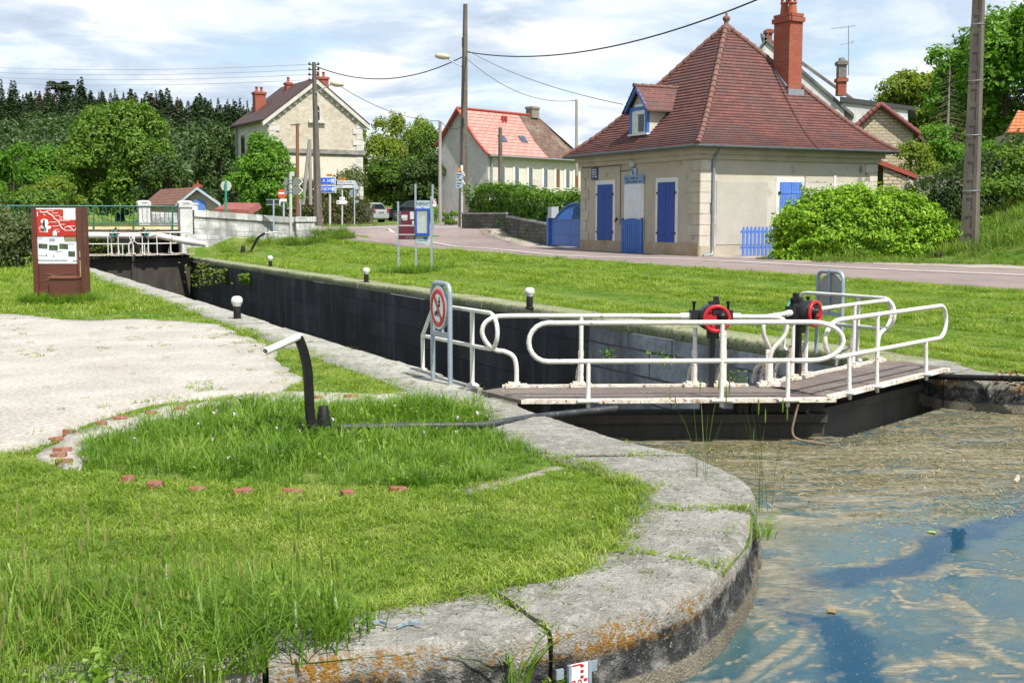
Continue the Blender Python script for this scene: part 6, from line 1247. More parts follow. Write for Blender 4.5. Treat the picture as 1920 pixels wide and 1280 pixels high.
# white direction signs
D = 79; t_ = thing('road_sign', 'white direction signs on a white post, right of the blue signs', 'road sign', P(641.5, 424, D)); post(t_, 641.5, 336, 423, D, .055, GREYP); WS = mat('white direction panel', (.62, .64, .67), (.56, .58, .62), 2, .4, 0)
for y0, y1, s_, n in ((338.5, 345.5, 'VELARS-S.-OUCHE', '2'), (347, 352.5, 'DIJON', '19')):
    plate('direction_panel', t_, [(632.5, y0), (664.5, y0), (667, (y0 + y1) / 2), (664.5, y1), (632.5, y1)], D, WS, .03, -.1); text('sign_lettering', s_, NAVY, t_, P(634, (y0 + y1) / 2, D) + Y1 * -.104, X1, ZU, .135, .002, 'LEFT', .82); text('sign_lettering', n, NAVY, t_, P(662.5, (y0 + y1) / 2, D) + Y1 * -.104, X1, ZU, .135, .002)
plate('orange_tag', t_, [(636.5, 333.5), (648, 333.5), (648, 337.6), (636.5, 337.6)], D, SORANGE, .02, -.1); text('sign_lettering', 'D 10', SIGNBLACK, t_, P(642.2, 335.6, D) + Y1 * -.105, X1, ZU, .105, .002)
plate('small_plate', t_, [(637, 369.5), (647, 369.5), (647, 375), (637, 375)], D, SIGNWHITE, .02, -.1); plate('arrow_panel', t_, arrow(631.5, 652.5, 376, 382.5, 3, False), D, SIGNWHITE, .02, -.1); f = MB(); f.box(P(639.5, 372.2, D) + Y1 * -.104, (.12, .004, .05)); f.box(P(634.5, 379.4, D) + Y1 * -.104, (.10, .004, .08)); f.build('panel_print', NAVY, t_)
D = 82; t_ = thing('road_sign', 'round sign and tilted panels seen from their grey backs before the tall stone house', 'road sign', P(665, 421, D)); post(t_, 664.5, 345, 421, D, .045, BLUEP); f = MB(); f.lathe(P(662, 362.5, D) + Y1 * .08, [(.28, 0), (.28, .02)], 20, Y1); f.build('sign_disc', mat('blue grey sign back', (.24, .29, .33), None, 3, .6, 0), t_)
plate('tilted_panel', t_, [(665, 337), (672.5, 351), (671.5, 356), (665, 355)], D, mat('grey blue panel', (.36, .42, .46), (.42, .48, .52), 4, .5, 0), .04, .08); plate('small_plate', t_, [(665.5, 375.5), (672.5, 375.5), (672.5, 380.5), (665.5, 380.5)], D, MATS['blue grey sign back'], .02, .06)
D = 64.5; t_ = thing('road_sign', 'two pale arrow signs with an orange tag on the post at the hedge end', 'road sign', P(866, 436, D)); post(t_, 866, 318, 436, D, .06, GREYP)
for y in (324, 340): plate('arrow_panel', t_, arrow(855, 869.5, y, y + 12.5, 2.5, False), D, mat('pale blue grey panel', (.34, .41, .46), (.30, .37, .42), 3, .5, 0), .03, -.09); plate('sign_edge', t_, [(867.5, y - 2), (869, y - 2), (872, y + 5), (871, y + 6.5), (868, y)], D, SIGNWHITE, .04, -.05)
for y, w in ((328, 9), (332.5, 5), (344, 8.5), (349, 6)): f = MB(); f.box(P(856.5 + w / 2, y, D) + Y1 * -.095, (w / 2265 * D, .004, .05)); f.build('panel_print', NAVY, t_)
plate('orange_tag', t_, [(859, 315.5), (865, 315.5), (865, 321), (859, 321)], D, SORANGE, .02, -.08); f = MB(); f.box(P(866, 315, D), (.12, .1, .28)); f.build('post_fitting', SIGNWHITE, t_)
D = 50; t_ = thing('road_sign', 'small red and white sign on a pale pole behind the lawn notice board', 'road sign', P(813, 437, D)); post(t_, 811, 346, 437, D, .05, GALV); plate('small_plate', t_, [(811.5, 373), (818.2, 373), (818.2, 387.5), (811.5, 387.5)], D, SIGNWHITE, .02, -.07)
f = MB(); c = P(814.2, 377.5, D) + Y1 * -.075; f.tube([c + Vector((.055 * math.cos(k * .6), 0, .075 * math.sin(k * .6))) for k in range(10)], .014, 5, closed=True); f.build('red_print', SIGNRED, t_); plate('red_print', t_, [(816.6, 373), (818.2, 373), (818.2, 379)], D, SIGNRED, .004, -.074)
m = MB(); m.tube([P(563.2, 427, 66), P(563, 382, 66)], .05, 6); m.box(P(563, 378, 66), (.10, .1, .26)); tagp(m.build('marker_post', GALV, None, P(563, 427, 66)), 'thin grey marker post just right of the wooden pole', 'post')
m = MB(); c = P(361.5, 391, 55); m.box(c, (.40, .3, .38)); m.box(c + ZU * .21, (.46, .36, .06)); m.box(c - ZU * .35, (.12, .12, .4)); tagp(m.build('meter_box', SIGNWHITE, None, c), 'small white cabinet standing on the parapet before the cottage', 'box')

# ================================================================= parked cars
def car(label, pos, fwd, paint, dark=False):
    pos = Vector(pos); F_ = Vector(fwd).normalized(); S_ = Vector((F_.y, -F_.x, 0)); rt = thing('parked_car', label, 'car', pos)
    L = lambda x, y, z: pos + F_ * x + S_ * y + ZU * z       # x forward from the middle, y to the right-hand side
    prof = [(-2.0, .42), (-2.08, .60), (-2.05, .92), (-1.95, 1.0), (-1.2, 1.02), (.85, .99), (1.75, .86), (2.02, .70), (2.06, .45), (1.9, .27), (-1.85, .27)]
    f = MB(); n = len(prof); ys = [(-.80, .93), (-.875, 1), (.875, 1), (.80, .93)]
    vs = []
    for y, sc in ys: vs += [L(x * (1 if sc == 1 else .985), y, .62 + (z - .62) * sc) for x, z in prof]
    fs = [tuple(range(n - 1, -1, -1)), tuple(3 * n + i for i in range(n))] + [(a * n + i, a * n + (i + 1) % n, (a + 1) * n + (i + 1) % n, (a + 1) * n + i) for a in range(3) for i in range(n)]
    f.add(vs, fs); body = f.build('body', paint, rt); bv = body.modifiers.new('bevel', 'BEVEL'); bv.width = .04; bv.segments = 2; bv.limit_method = 'ANGLE'; bv.angle_limit = R(25)
    cab = [(-1.86, 1.0), (-1.62, 1.48), (-1.35, 1.56), (.05, 1.58), (.35, 1.50), (1.08, 1.0)]; f = MB(); vs = []
    for y0, y1 in ((-.83, -.62), (.83, .62)): vs += [L(x, y0 + (y1 - y0) * (z - 1.0) / .58, z) for x, z in cab]
    k = len(cab); f.add(vs, [tuple(range(k - 1, -1, -1)), tuple(range(k, 2 * k))] + [(i, (i + 1) % k, k + (i + 1) % k, k + i) for i in range(k)]); c = f.build('cabin', paint, rt); bv = c.modifiers.new('bevel', 'BEVEL'); bv.width = .03; bv.segments = 2
    GL = mat('tinted car glass', (.012, .022, .022), None, 3, .06, 0)
    for sg in (-1, 1):
        for pts in ([(-1.62, 1.06), (-1.50, 1.42), (-.62, 1.48), (-.62, 1.06)], [(-.55, 1.06), (-.55, 1.48), (.05, 1.49), (.28, 1.42), (.86, 1.06)]):
            f = MB(); f.prism([L(x, sg * (.83 - .21 * (z - 1.0) / .58 + .004), z) for x, z in pts], S_ * sg * .006); f.build('side_window', GL, rt)
    f = MB(); e = lambda x, y, z: L(x, y, z); f.prism([e(-1.835, -.70, 1.07), e(-1.835, .70, 1.07), e(-1.645, .56, 1.45), e(-1.645, -.56, 1.45)], F_ * -.012); f.build('rear_window', GL, rt)
    f = MB(); f.prism([e(1.0, -.72, 1.06), e(1.0, .72, 1.06), e(.42, .58, 1.47), e(.42, -.58, 1.47)], F_ * .02); f.build('windscreen', GL, rt)
    for sg in (-1, 1):
        f = MB(); f.prism([L(-2.06, sg * .62, .80), L(-2.06, sg * .86, .80), L(-2.0, sg * .86, 1.10), L(-1.95, sg * .72, 1.12)], F_ * -.05); f.build('tail_light', mat('red lamp plastic', (.30, .008, .012), None, 3, .25, 0), rt)
        f = MB(); f.box(L(2.0, sg * .62, .72), (.12, .34, .16), (F_, S_, ZU)); f.build('headlight', mat('clear lamp plastic', (.55, .58, .6), None, 3, .1, 0), rt)
        f = MB(); f.box(L(.78, sg * .93, 1.07), (.12, .16, .12), (F_, S_, ZU)); f.build('wing_mirror', paint, rt)
        for x in (-1.28, 1.30):
            f = MB(); f.lathe(L(x, sg * .70, .33), [(.20, 0), (.31, 0), (.33, .03), (.33, .17), (.31, .20), (.20, .20)], 20, S_ * sg); w = f.build('wheel', mat('tyre rubber', (.015, .015, .015), None, 5, .9, .05), rt)
            f = MB(); f.lathe(L(x, sg * .905, .33), [(.205, -.05), (.205, .0), (.19, .005), (.18, -.02), (.05, -.01), (.04, .01), (0, .01)], 20, S_ * sg, cap=False)
            f.build('rim', mat('wheel alloy', (.45, .46, .48), (.08, .08, .08), 18, .35, 0, metal=.6, lo=.45, hi=.55), w)
            f = MB(); f.lathe(L(x, sg * .865, .36), [(.36, 0), (.385, 0), (.385, .015), (.36, .015), (.36, 0)], 24, S_ * sg, cap=False); f.build('wheel_arch', BLACKM, rt)
    f = MB(); f.box(L(-2.07, 0, .80), (.03, .52, .12), (F_, S_, ZU)); f.build('number_plate', mat('shaded number plate', (.16, .17, .17)), rt)
    f = MB(); f.box(L(-2.03, 0, .46), (.14, 1.66, .22), (F_, S_, ZU)); b = f.build('bumper', paint, rt); bv = b.modifiers.new('bevel', 'BEVEL'); bv.width = .04
    f = MB(); f.box(L(-.8, .5, 1.585), (1.5, .03, .03), (F_, S_, ZU)); f.build('roof_rail', BLACKM, rt); f = MB(); f.box(L(-.8, -.5, 1.585), (1.5, .03, .03), (F_, S_, ZU)); f.build('roof_rail', BLACKM, rt)
SILV = mat('silver car paint', (.46, .49, .50), (.43, .46, .47), 2, .28, 0, metal=.45); NAVYC = mat('dark navy car paint', (.010, .014, .024), (.014, .02, .034), 2, .2, 0)
c = P(700, 420, 92.5); car('silver estate car seen from behind, half hidden by the hedge', (c.x - 1.0, 93.5, H(c.x - 1, 93.5) - .0), (-.80, .60, 0), SILV)
c = P(762, 418, 97); car('dark navy car parked beyond the silver one, behind the notice board', (c.x + .1, 98, H(c.x, 98)), (-.93, -.36, 0), NAVYC)
# ================================================================= trees, shrubs, hedges
def leaf_quads(c, nn, size, asp=.55, rng=NP):
    k = len(c); r = rng.normal(size=(k, 3)); t = np.cross(nn, r); t /= np.linalg.norm(t, axis=1)[:, None] + 1e-9; b = np.cross(nn, t)
    s = (size * rng.uniform(.6, 1.35, k))[:, None]; fold = nn * s * .12
    v = np.stack([c - t * s * .5, c + b * s * asp * .5 + fold, c + t * s * .5, c - b * s * asp * .5 + fold], 1).reshape(-1, 3)
    return v, np.arange(4 * k).reshape(-1, 4)
def crown(n, c, r, lobes, leaf, seed, lobe_r=(.26, .42), inner=.25, hollow=.5, droop=.0, asp=.55, zmin=None, shape=None, boxy=0):
    """leaves gathered on the shells of many overlapping lobes inside an ellipsoid"""
    g = np.random.default_rng(seed); c = np.array(c, float); r = np.array(r, float)
    d = g.normal(size=(lobes, 3)); d /= np.linalg.norm(d, axis=1)[:, None]; rad = g.uniform(hollow, .98, (lobes, 1))
    if boxy: d = d / (np.abs(d) ** boxy).sum(1)[:, None] ** (1 / boxy)
    lc = d * rad
    if shape is not None: lc[:, :2] *= shape(lc[:, 2])[:, None]
    lr = g.uniform(*lobe_r, lobes) * np.clip(1.42 - .62 * rad[:, 0], .7, 1.1); w = lr ** 2; w /= w.sum(); i = g.choice(lobes, n, p=w)
    e = g.normal(size=(n, 3)); e /= np.linalg.norm(e, axis=1)[:, None]; e[:, 2] = np.where(e[:, 2] < -.35, -e[:, 2] * .6, e[:, 2])
    k = g.uniform(1 - inner, 1.10, (n, 1)) ** .7; bump = 1 + .22 * np.sin(e[:, :1] * 7 + i[:, None]) * np.cos(e[:, 1:2] * 6 + i[:, None] * 2)
    p = (lc[i] + e * lr[i][:, None] * k * bump) * r + c
    nn = e / r * r.mean() + g.normal(size=(n, 3)) * .55 + np.array([0, 0, .35]); nn /= np.linalg.norm(nn, axis=1)[:, None]
    if zmin is not None: m = p[:, 2] > zmin; p, nn = p[m], nn[m]
    return leaf_quads(p, nn, leaf, asp, g), lc * r + c
BARK = mat('grey brown bark', (.085, .065, .048), (.05, .038, .028), 5, .95, .6, 24, stretch=(1, 1, .25))
def limbs(base, top, r0, ends, seed, name='trunk'):
    rg = random.Random(seed); base = Vector(base); top = Vector(top); f = MB(); k = 6
    ax = [base.lerp(top, i / k) + Vector((rg.uniform(-.1, .1), rg.uniform(-.1, .1), 0)) * r0 * 3 * (i > 0) for i in range(k + 1)]
    f.tube(ax, [r0 * (1.25 if i == 0 else 1 - .75 * i / k) for i in range(k + 1)], 9)
    for e in ends:
        e = Vector(e); t = rg.uniform(.35, .9); s = base.lerp(top, t); m_ = s.lerp(e, .5) + Vector((0, 0, (e - s).length * .10)); f.tube([s, m_, e], [r0 * .42 * (1.2 - t), r0 * .25 * (1.2 - t), r0 * .06], 6)
    return f
def tree(name, label, cat, base, h, r, lm, n, leaf, seed, lobes=22, zc=None, trunk=.18, group=None, lobe_r=(.26, .42), asp=.55, hollow=.5, inner=.25, shape=None, bark=BARK, ry=None, skirt=None):
    base = Vector(base); rt = thing(name, label, cat, base, group); z0 = zc if zc is not None else .25   # crown starts at this share of the height
    cz = base.z + h * (z0 + (1 - z0) / 2); rz = h * (1 - z0) / 2 * 1.02
    (v, q), lc = crown(n, (base.x, base.y, cz), (r, ry or r, rz), lobes, leaf, seed, lobe_r, inner, hollow, asp=asp, zmin=base.z + (skirt if skirt is not None else h * z0 * .8), shape=shape)
    npmesh('crown', v - np.array(base), q, lm, rt)
    rg = random.Random(seed); ends = rg.sample(list(map(tuple, lc)), min(9, len(lc)))
    limbs(base - Vector((0, 0, .2)), base + Vector((0, 0, h * .78)), trunk, ends, seed).build('trunk', bark, rt)
    return rt
def bush(name, label, cat, base, size, lm, n, leaf, seed, lobes=16, lobe_r=(.3, .5), asp=.5, group=None, hollow=.35, inner=.3, stems=True, boxy=0):
    """shrub from the ground up; size = full width, depth, height"""
    base = Vector(base); rt = thing(name, label, cat, base, group)
    (v, q), lc = crown(n, (base.x, base.y, base.z + size[2] * .42), (size[0] / 2, size[1] / 2, size[2] * .56), lobes, leaf, seed, lobe_r, inner, hollow, asp=asp, zmin=base.z - .05, boxy=boxy)
    npmesh('foliage', v - np.array(base), q, lm, rt)
    if stems:
        f = MB(); rg = random.Random(seed)
        for c in rg.sample(list(map(tuple, lc)), min(6, len(lc))): f.tube([base + Vector((rg.uniform(-.2, .2) * size[0], rg.uniform(-.1, .1), -.1)), Vector(c)], [.035, .012], 5)
        f.build('stems', BARK, rt)
    return rt
DECID = leafmat('broad leaf green', [(.028, .072, .008), (.070, .150, .013), (.125, .225, .022), (.19, .29, .035)])
BRIGHT = leafmat('fresh maple green', [(.045, .13, .008), (.085, .21, .014), (.14, .29, .025), (.19, .35, .045)], .4)
OLIVE = leafmat('olive grey leaf', [(.05, .075, .022), (.10, .13, .045), (.17, .20, .09), (.27, .29, .17)])
DARKG = leafmat('dark conifer green', [(.008, .024, .009), (.018, .042, .012), (.034, .068, .016), (.06, .098, .022)], .12)
DARKB = leafmat('dark broad leaf', [(.014, .036, .008), (.03, .068, .012), (.055, .105, .018), (.085, .14, .03)], .25)
YELG = leafmat('yellow green acacia', [(.065, .115, .012), (.13, .20, .018), (.21, .285, .030), (.30, .36, .055)], .42)
LAUREL = leafmat('glossy laurel', [(.06, .15, .008), (.14, .28, .012), (.25, .42, .02), (.38, .55, .05)], .35, .5)
THUJA = leafmat('thuja hedge', [(.025, .075, .008), (.06, .145, .012), (.12, .23, .02), (.19, .31, .035)], .3)
REDH = leafmat('reddish hedge', [(.028, .045, .012), (.05, .075, .018), (.085, .105, .025), (.15, .10, .04)], .25)
BROWNC = leafmat('brown ailing conifer', [(.035, .030, .018), (.06, .05, .03), (.085, .075, .045), (.07, .10, .035)], .12)
def gz(x, y, Y): p = P(x, y, Y); return Vector((p.x, Y, H(p.x, Y)))
def px2m(px, Y): return px * Y / FPX
# left of the bridge
tree('chestnut_tree', 'broad rounded chestnut, the largest tree left of the houses', 'tree', gz(225, 400, 100), 9.6, 4.5, DECID, 30000, .32, 3, 60, .03, .4, lobe_r=(.22, .36), hollow=.6)
tree('leafy_tree', 'bright green tree at the left frame edge above the olive shrub', 'tree', gz(25, 400, 88), 5.6, 3.0, BRIGHT, 14000, .27, 5, 24, .05, .2)
tree('leafy_tree', 'mid green tree between the bright one and the chestnut', 'tree', gz(105, 400, 104), 6.6, 3.3, BRIGHT, 13000, .3, 6, 24, .05, .2)
tree('leafy_tree', 'yellowish green low tree in front of the chestnut on its left', 'tree', gz(95, 400, 80), 3.6, 2.2, YELG, 8000, .22, 8, 18, .02, .15)
tree('leafy_tree', 'dark leafy tree at the right foot of the chestnut, behind the cottage', 'tree', gz(318, 400, 96), 5.0, 2.6, DARKB, 5500, .28, 9, 20, .02, .2)
tree('leafy_tree', 'dull green tree rising behind the left trees, below the forest', 'tree', gz(40, 400, 125), 8.4, 5.5, DARKB, 7000, .4, 12, 24, .05, .25)
tree('cypress_tree', 'tall dark feathery conifer left of the tall stone house', 'tree', gz(412, 400, 103), 8.2, 2.3, DARKB, 9000, .28, 14, 30, .02, .25, shape=lambda z: np.clip(1.05 - .55 * np.maximum(z, -.2), .3, 1.1), lobe_r=(.18, .3))
tree('maple_tree', 'bright fresh green maple in front of the left corner of the stone house', 'tree', gz(497, 425, 76), 5.4, 2.15, BRIGHT, 16000, .22, 17, 40, .05, .16, lobe_r=(.24, .38))
tree('leafy_tree', 'olive green tree between the maple and the dark conifer', 'tree', gz(440, 420, 84), 4.0, 1.9, OLIVE if False else DARKB, 4500, .25, 18, 18, .02, .14)
bush('shrub', 'pale olive grey shrub at the left edge behind the brown panel', 'shrub', gz(18, 470, 40), (2.9, 2.2, 2.25), OLIVE, 6500, .12, 21, 18)
bush('shrub', 'green shrub beside the bridge end, left of the far gates', 'shrub', gz(30, 460, 55), (4.6, 2.5, 2.0), DECID, 4500, .2, 22, 16)
bush('shrub', 'flowering shrub under the gable of the cottage', 'shrub', gz(325, 405, 70), (1.8, 1.4, 1.1), YELG, 2200, .14, 23, 12)
bush('shrub', 'low shrub at the right foot of the cottage', 'shrub', gz(412, 405, 69), (1.9, 1.4, 1.2), DECID, 2200, .14, 24, 12)
bush('shrub', 'wild green growth under the road bridge behind the far gates', 'shrub', ST(61.0, 6.2, -1.0), (4.4, 1.6, 2.3), YELG, 3500, .16, 25, 14)
tree('flowering_shrub', 'tall olive shrub with pale blossom in front of the stone house', 'shrub', gz(635, 420, 88), 4.3, 2.1, YELG if False else leafmat('olive shrub with blossom', [(.04, .07, .014), (.085, .12, .022), (.13, .16, .035), (.42, .42, .33)], .3), 6500, .2, 27, 24, .05, .1)
tree('flowering_shrub', 'lower olive shrub left of the wooden poles before the stone house', 'shrub', gz(585, 420, 87), 3.2, 1.5, MATS['olive shrub with blossom'], 3200, .2, 28, 16, .05, .08)
# mixed dark hedge along the junction
def hedge(name, label, pts, hh, w, lm, n, leaf, seed, top=.12, m_in=None, z0=0.0):
    g = np.random.default_rng(seed); pts = [Vector((p[0], p[1], 0)) for p in pts]; L_ = [(b - a).length for a, b in zip(pts[:-1], pts[1:])]; tot = sum(L_); rt = thing(name, label, 'hedge', on(pts[0]))
    C_, N_ = [], []
    for (a, b), l in zip(zip(pts[:-1], pts[1:]), L_):
        k = int(n * l / tot); d = (b - a).normalized(); nn = Vector((d.y, -d.x, 0)); u = g.uniform(0, l, k); face = g.choice(4, k, p=[.46, .34, .12, .08])
        v = g.uniform(0, 1, k) ** .8; y = np.where(face == 0, w / 2, np.where(face == 1, g.uniform(-w / 2, w / 2, k), np.where(face == 2, -w / 2, g.uniform(-w / 2, w / 2, k)))); z = np.where(face == 1, 1.0, v)
        lum = fbm(u * 1.3 + seed, z * 2.2 + y, seed, 3) - .5; y = y * (1 + lum * .9) + np.sign(y) * g.normal(0, .05, k); z = z * hh * (1 + lum * top * 2.2) + g.normal(0, .04, k) + np.where(face == 1, np.abs(g.normal(0, top, k)), 0)
        X = a.x + d.x * u + nn.x * y; Y = a.y + d.y * u + nn.y * y; C_.append(np.column_stack([X, Y, hgt(X, Y) + z + z0]))
        e = np.column_stack([nn.x * np.sign(y) * (face != 1), nn.y * np.sign(y) * (face != 1), .5 + (face == 1) * 1.0]) + g.normal(size=(k, 3)) * .55; N_.append(e / np.linalg.norm(e, axis=1)[:, None])
    C_, N_ = np.concatenate(C_), np.concatenate(N_); v, q = leaf_quads(C_, N_, leaf, .5, g); npmesh('foliage', v - np.array(ORG[rt.name]), q, lm, rt)
    f = MB()
    for a, b in zip(pts[:-1], pts[1:]):
        d = (b - a).normalized(); nn = Vector((d.y, -d.x, 0)) * w * .25; a, b = a + d * .5, b - d * .5; za, zb = H(a.x, a.y) + z0, H(b.x, b.y) + z0; f.prism([a - nn + ZU * za, a + nn + ZU * za, a + nn * .8 + ZU * (za + hh * .7), a - nn * .8 + ZU * (za + hh * .7)], (b - a) + ZU * (zb - za))
    f.build('inner_branches', m_in or mat('dark hedge inside', (.012, .02, .006), (.02, .03, .01), 4, .95, .3), rt); return rt
hedge('mixed_hedge', 'dark reddish green hedge along the far side of the junction', [gz(485, 420, 80)[:2], gz(600, 420, 84)[:2], gz(690, 420, 87)[:2]], 1.55, 1.2, REDH, 9000, .16, 31)
hedge('thuja_hedge', 'vivid green clipped hedge above the low rubble wall', [tuple((wpts[0] + Vector((.9, .7, 0)))[:2]), tuple((wpts[1] + Vector((.8, .6, 0)))[:2]), tuple((wpts[2] + Vector((1.0, .8, 0)))[:2]), tuple((wpts[2] + Vector((1.9, -1.6, 0)))[:2])], 1.75, 1.7, THUJA, 26000, .15, 33, top=.13, z0=.2)
# trees between the stone house and the long house
for x, Y, hh, r, lm, sd, lab in ((712, 112, 8.4, 2.3, YELG, 41, 'yellow green acacia touching the right edge of the stone house'), (765, 116, 9.6, 2.6, YELG, 42, 'tallest feathery acacia behind the silver car'), (815, 113, 8.0, 2.2, DECID, 43, 'green tree beside the thin dark pole'), (740, 102, 5.2, 2.4, DECID, 44, 'rounded dark tree right behind the silver car'), (800, 100, 5.8, 2.3, DARKB, 45, 'dark leafy tree between the cars and the grey gable')):
    tree('acacia_tree' if lm is YELG else 'leafy_tree', lab, 'tree', gz(x, 410, Y), hh, r, lm, 12000, .26, sd, 36, .06, .16, lobe_r=(.22, .36), hollow=.5)
bush('shrub', 'small bright shrub at the foot of the thin dark pole by the grey gable', 'shrub', gz(848, 412, 82), (1.5, 1.2, .95), THUJA, 1800, .12, 47, 10)
bush('shrub', 'bright low shrubs behind the notice board at the road edge', 'shrub', gz(792, 412, 86), (2.6, 1.3, 1.5), BRIGHT, 2600, .15, 48, 12)
# by the lock house
lb_ = P(1605, 488, 35.8)
def dense_bush(name, label, base, size, lm, n, leaf, seed, p=2.8):
    """clipped dense shrub: leaves over a lumpy superellipsoid, deep enough to leave no holes"""
    g = np.random.default_rng(seed); base = np.array(base, float); rt = thing(name, label, 'bush', tuple(base)); d = g.normal(size=(n, 3)); d[:, 2] = np.abs(d[:, 2]) * 1.1 - .15; d /= np.linalg.norm(d, axis=1)[:, None]
    s_ = 1 / (np.abs(d) ** p).sum(1) ** (1 / p); th = np.arctan2(d[:, 1], d[:, 0]); lum = fbm(th * 2.6 + 20, d[:, 2] * 4 + 5, seed, 4, .6) - .5 + .7 * (fbm(th * 8 + 20, d[:, 2] * 12 + 5, seed + 9, 3) - .5); dep = 1 - np.abs(g.normal(0, .10, n)) + (g.random(n) < .10) * g.uniform(0, .10, n)
    r = s_ * (1 + .42 * lum) * dep; c = d * r[:, None] * np.array(size) * [.5, .5, .86] + base + [0, 0, size[2] * .13]; nn = d + g.normal(size=(n, 3)) * .5 + [0, 0, .35]; nn /= np.linalg.norm(nn, axis=1)[:, None]; m_ = c[:, 2] > base[2] - .02
    v, q = leaf_quads(c[m_], nn[m_], leaf, .5, g); npmesh('foliage', v - base, q, lm, rt)
    f = MB(); rg = random.Random(seed)
    for i in range(9): e = Vector(base) + Vector((rg.uniform(-.38, .38) * size[0], rg.uniform(-.3, .3) * size[1], size[2] * rg.uniform(.5, .8))); f.tube([Vector(base) + Vector(((e.x - base[0]) * .6, 0, -.1)), e], [.04, .012], 5)
    f.build('stems', BARK, rt)
dense_bush('laurel_bush', 'large bright laurel bush in front of the sunny wall of the lock house', (lb_.x + .28, 36.4, H(lb_.x, 36.4) - .08), (4.9, 2.6, 2.15), LAUREL, 42000, .13, 51)
tree('leafy_tree', 'big green tree at the upper right behind the concrete pole', 'tree', gz(1880, 300, 66), 8.4, 3.9, BRIGHT, 26000, .30, 53, 46, .06, .25, lobe_r=(.24, .38))
tree('leafy_tree', 'lighter leafy tree left of the concrete pole above the stone barn', 'tree', gz(1735, 300, 74), 5.6, 3.1, YELG, 15000, .28, 54, 36, .05, .2, lobe_r=(.24, .38))
tree('leafy_tree', 'dark leafy tree filling the gap behind the garden cabin', 'tree', gz(1950, 300, 80), 8.5, 4.2, DARKB, 8000, .33, 55, 26, .03, .25)
tree('leafy_tree', 'low dark tree behind the bank, right of the white house', 'tree', gz(1800, 300, 82), 5.6, 4.0, DECID, 13000, .34, 57, 26, .03, .25)
bush('shrub', 'yellow green shrub on top of the bank left of the concrete pole', 'shrub', gz(1765, 300, 56), (3.2, 2.0, 2.2), BRIGHT, 5500, .17, 58, 18)
bush('shrub', 'straggly shrub with reddish shoots beside the stone barn gable', 'shrub', gz(1712, 300, 50.5), (2.0, 1.3, 1.7), YELG, 2600, .13, 59, 14)
bush('shrub', 'green shrub on the bank right of the concrete pole', 'shrub', gz(1880, 300, 60), (3.0, 2.0, 1.3), BRIGHT, 4500, .17, 60, 18)
hedge('bank_hedge', 'broad dark green hedge on the bank in front of the retaining wall', [gz(1712, 440, 42.5)[:2], gz(1800, 440, 43)[:2], gz(1930, 440, 43.5)[:2], gz(2050, 440, 44)[:2]], 1.75, 2.4, DARKB, 16000, .13, 61, top=.18)
bush('shrub', 'lighter green bush on the bank right of the pole, over the long grass', 'shrub', gz(1905, 430, 40), (2.9, 2.0, 1.9), DECID, 5500, .13, 62, 16)
# the dead conifer
dc_ = gz(1775, 300, 64); rt = thing('dead_conifer', 'bare grey brown conifer in front of the trees by the concrete pole', 'tree', dc_); f = MB(); rg = random.Random(4); hh = 5.0
f.tube([dc_ - ZU * .2, dc_ + ZU * hh], [.10, .015], 7); f.build('trunk', GREYW, rt); f = MB()
for i in range(70):
    z = hh * (.18 + .78 * i / 70); l = (hh - z) * .36 + .1; a = i * 2.4 + rg.uniform(-.3, .3); s = dc_ + ZU * z; e = s + Vector((math.cos(a), math.sin(a), -.28)) * l; f.tube([s, s.lerp(e, .5) + ZU * .04 * l, e], [.018, .012, .005], 4)
    for k in range(4): q0 = s.lerp(e, .35 + .17 * k); f.tube([q0, q0 + Vector((math.cos(a + (-1) ** k), math.sin(a + (-1) ** k), -.25)) * l * .3], [.008, .003], 3)
f.build('branches', mat('dry twigs', (.12, .095, .07), (.17, .14, .10), 8, .95, .1), rt)

# ================================================================= far hill and its forest
RX = [-400, -200, 0, 130, 250, 350, 480, 530, 600, 720, 1000]; RY = [210, 220, 222, 210, 220, 228, 246, 288, 350, 395, 404]
def hill_z(X, Y):
    px = 960 + FPX * X / Y; zr = np.interp(px, RX, [(HOR - y) / FPX * 300 for y in RY]) ; return 2.5 + zr * np.clip((Y - 150) / 150, 0, 1) ** .9 * np.where(Y > 305, np.maximum(0, 1 - (Y - 305) / 200), 1)
gx, gy = np.meshgrid(np.linspace(-330, 60, 60), np.linspace(150, 480, 40)); hzv = hill_z(gx, gy); i = np.arange(gx.size).reshape(gx.shape)
o = npmesh('hill', np.column_stack([gx.ravel(), gy.ravel(), hzv.ravel()]), np.stack([i[:-1, :-1], i[:-1, 1:], i[1:, 1:], i[1:, :-1]], -1).reshape(-1, 4), mat('forest floor', (.02, .035, .012), (.03, .05, .016), .05, .95, 0, co='Object'), smooth=True); struct(o, 'wooded hill beyond the valley', 'hill')
def forest():
    g = np.random.default_rng(77); n = 800; Y = g.uniform(155, 262, n); px = g.uniform(-170, 560, n); X = (px - 960) * Y / FPX; Z = hill_z(X, Y); r = g.uniform(1.4, 2.6, n) * np.clip((275 - Y) / 60, .55, 1); k = 60
    e = g.normal(size=(n * k, 3)); e /= np.linalg.norm(e, axis=1)[:, None]; e[:, 2] = np.abs(e[:, 2]); c = np.repeat(np.column_stack([X, Y, Z + r * .7]), k, 0) + e * np.repeat(r, k)[:, None] * g.uniform(.7, 1.08, (n * k, 1)) * np.array([1, 1, 1.25])
    nn = e + g.normal(size=e.shape) * .5; nn /= np.linalg.norm(nn, axis=1)[:, None]; v, q = leaf_quads(c, nn, .75, .6, g)
    o = npmesh('forest', v, q, leafmat('far broad leaf forest', [(.012, .030, .009), (.024, .056, .012), (.042, .085, .018), (.07, .115, .028)], .2, seed_sc=.02)); tagp(o, 'mass of broad leaved forest covering the far hill', 'forest', None, 'stuff')
forest()
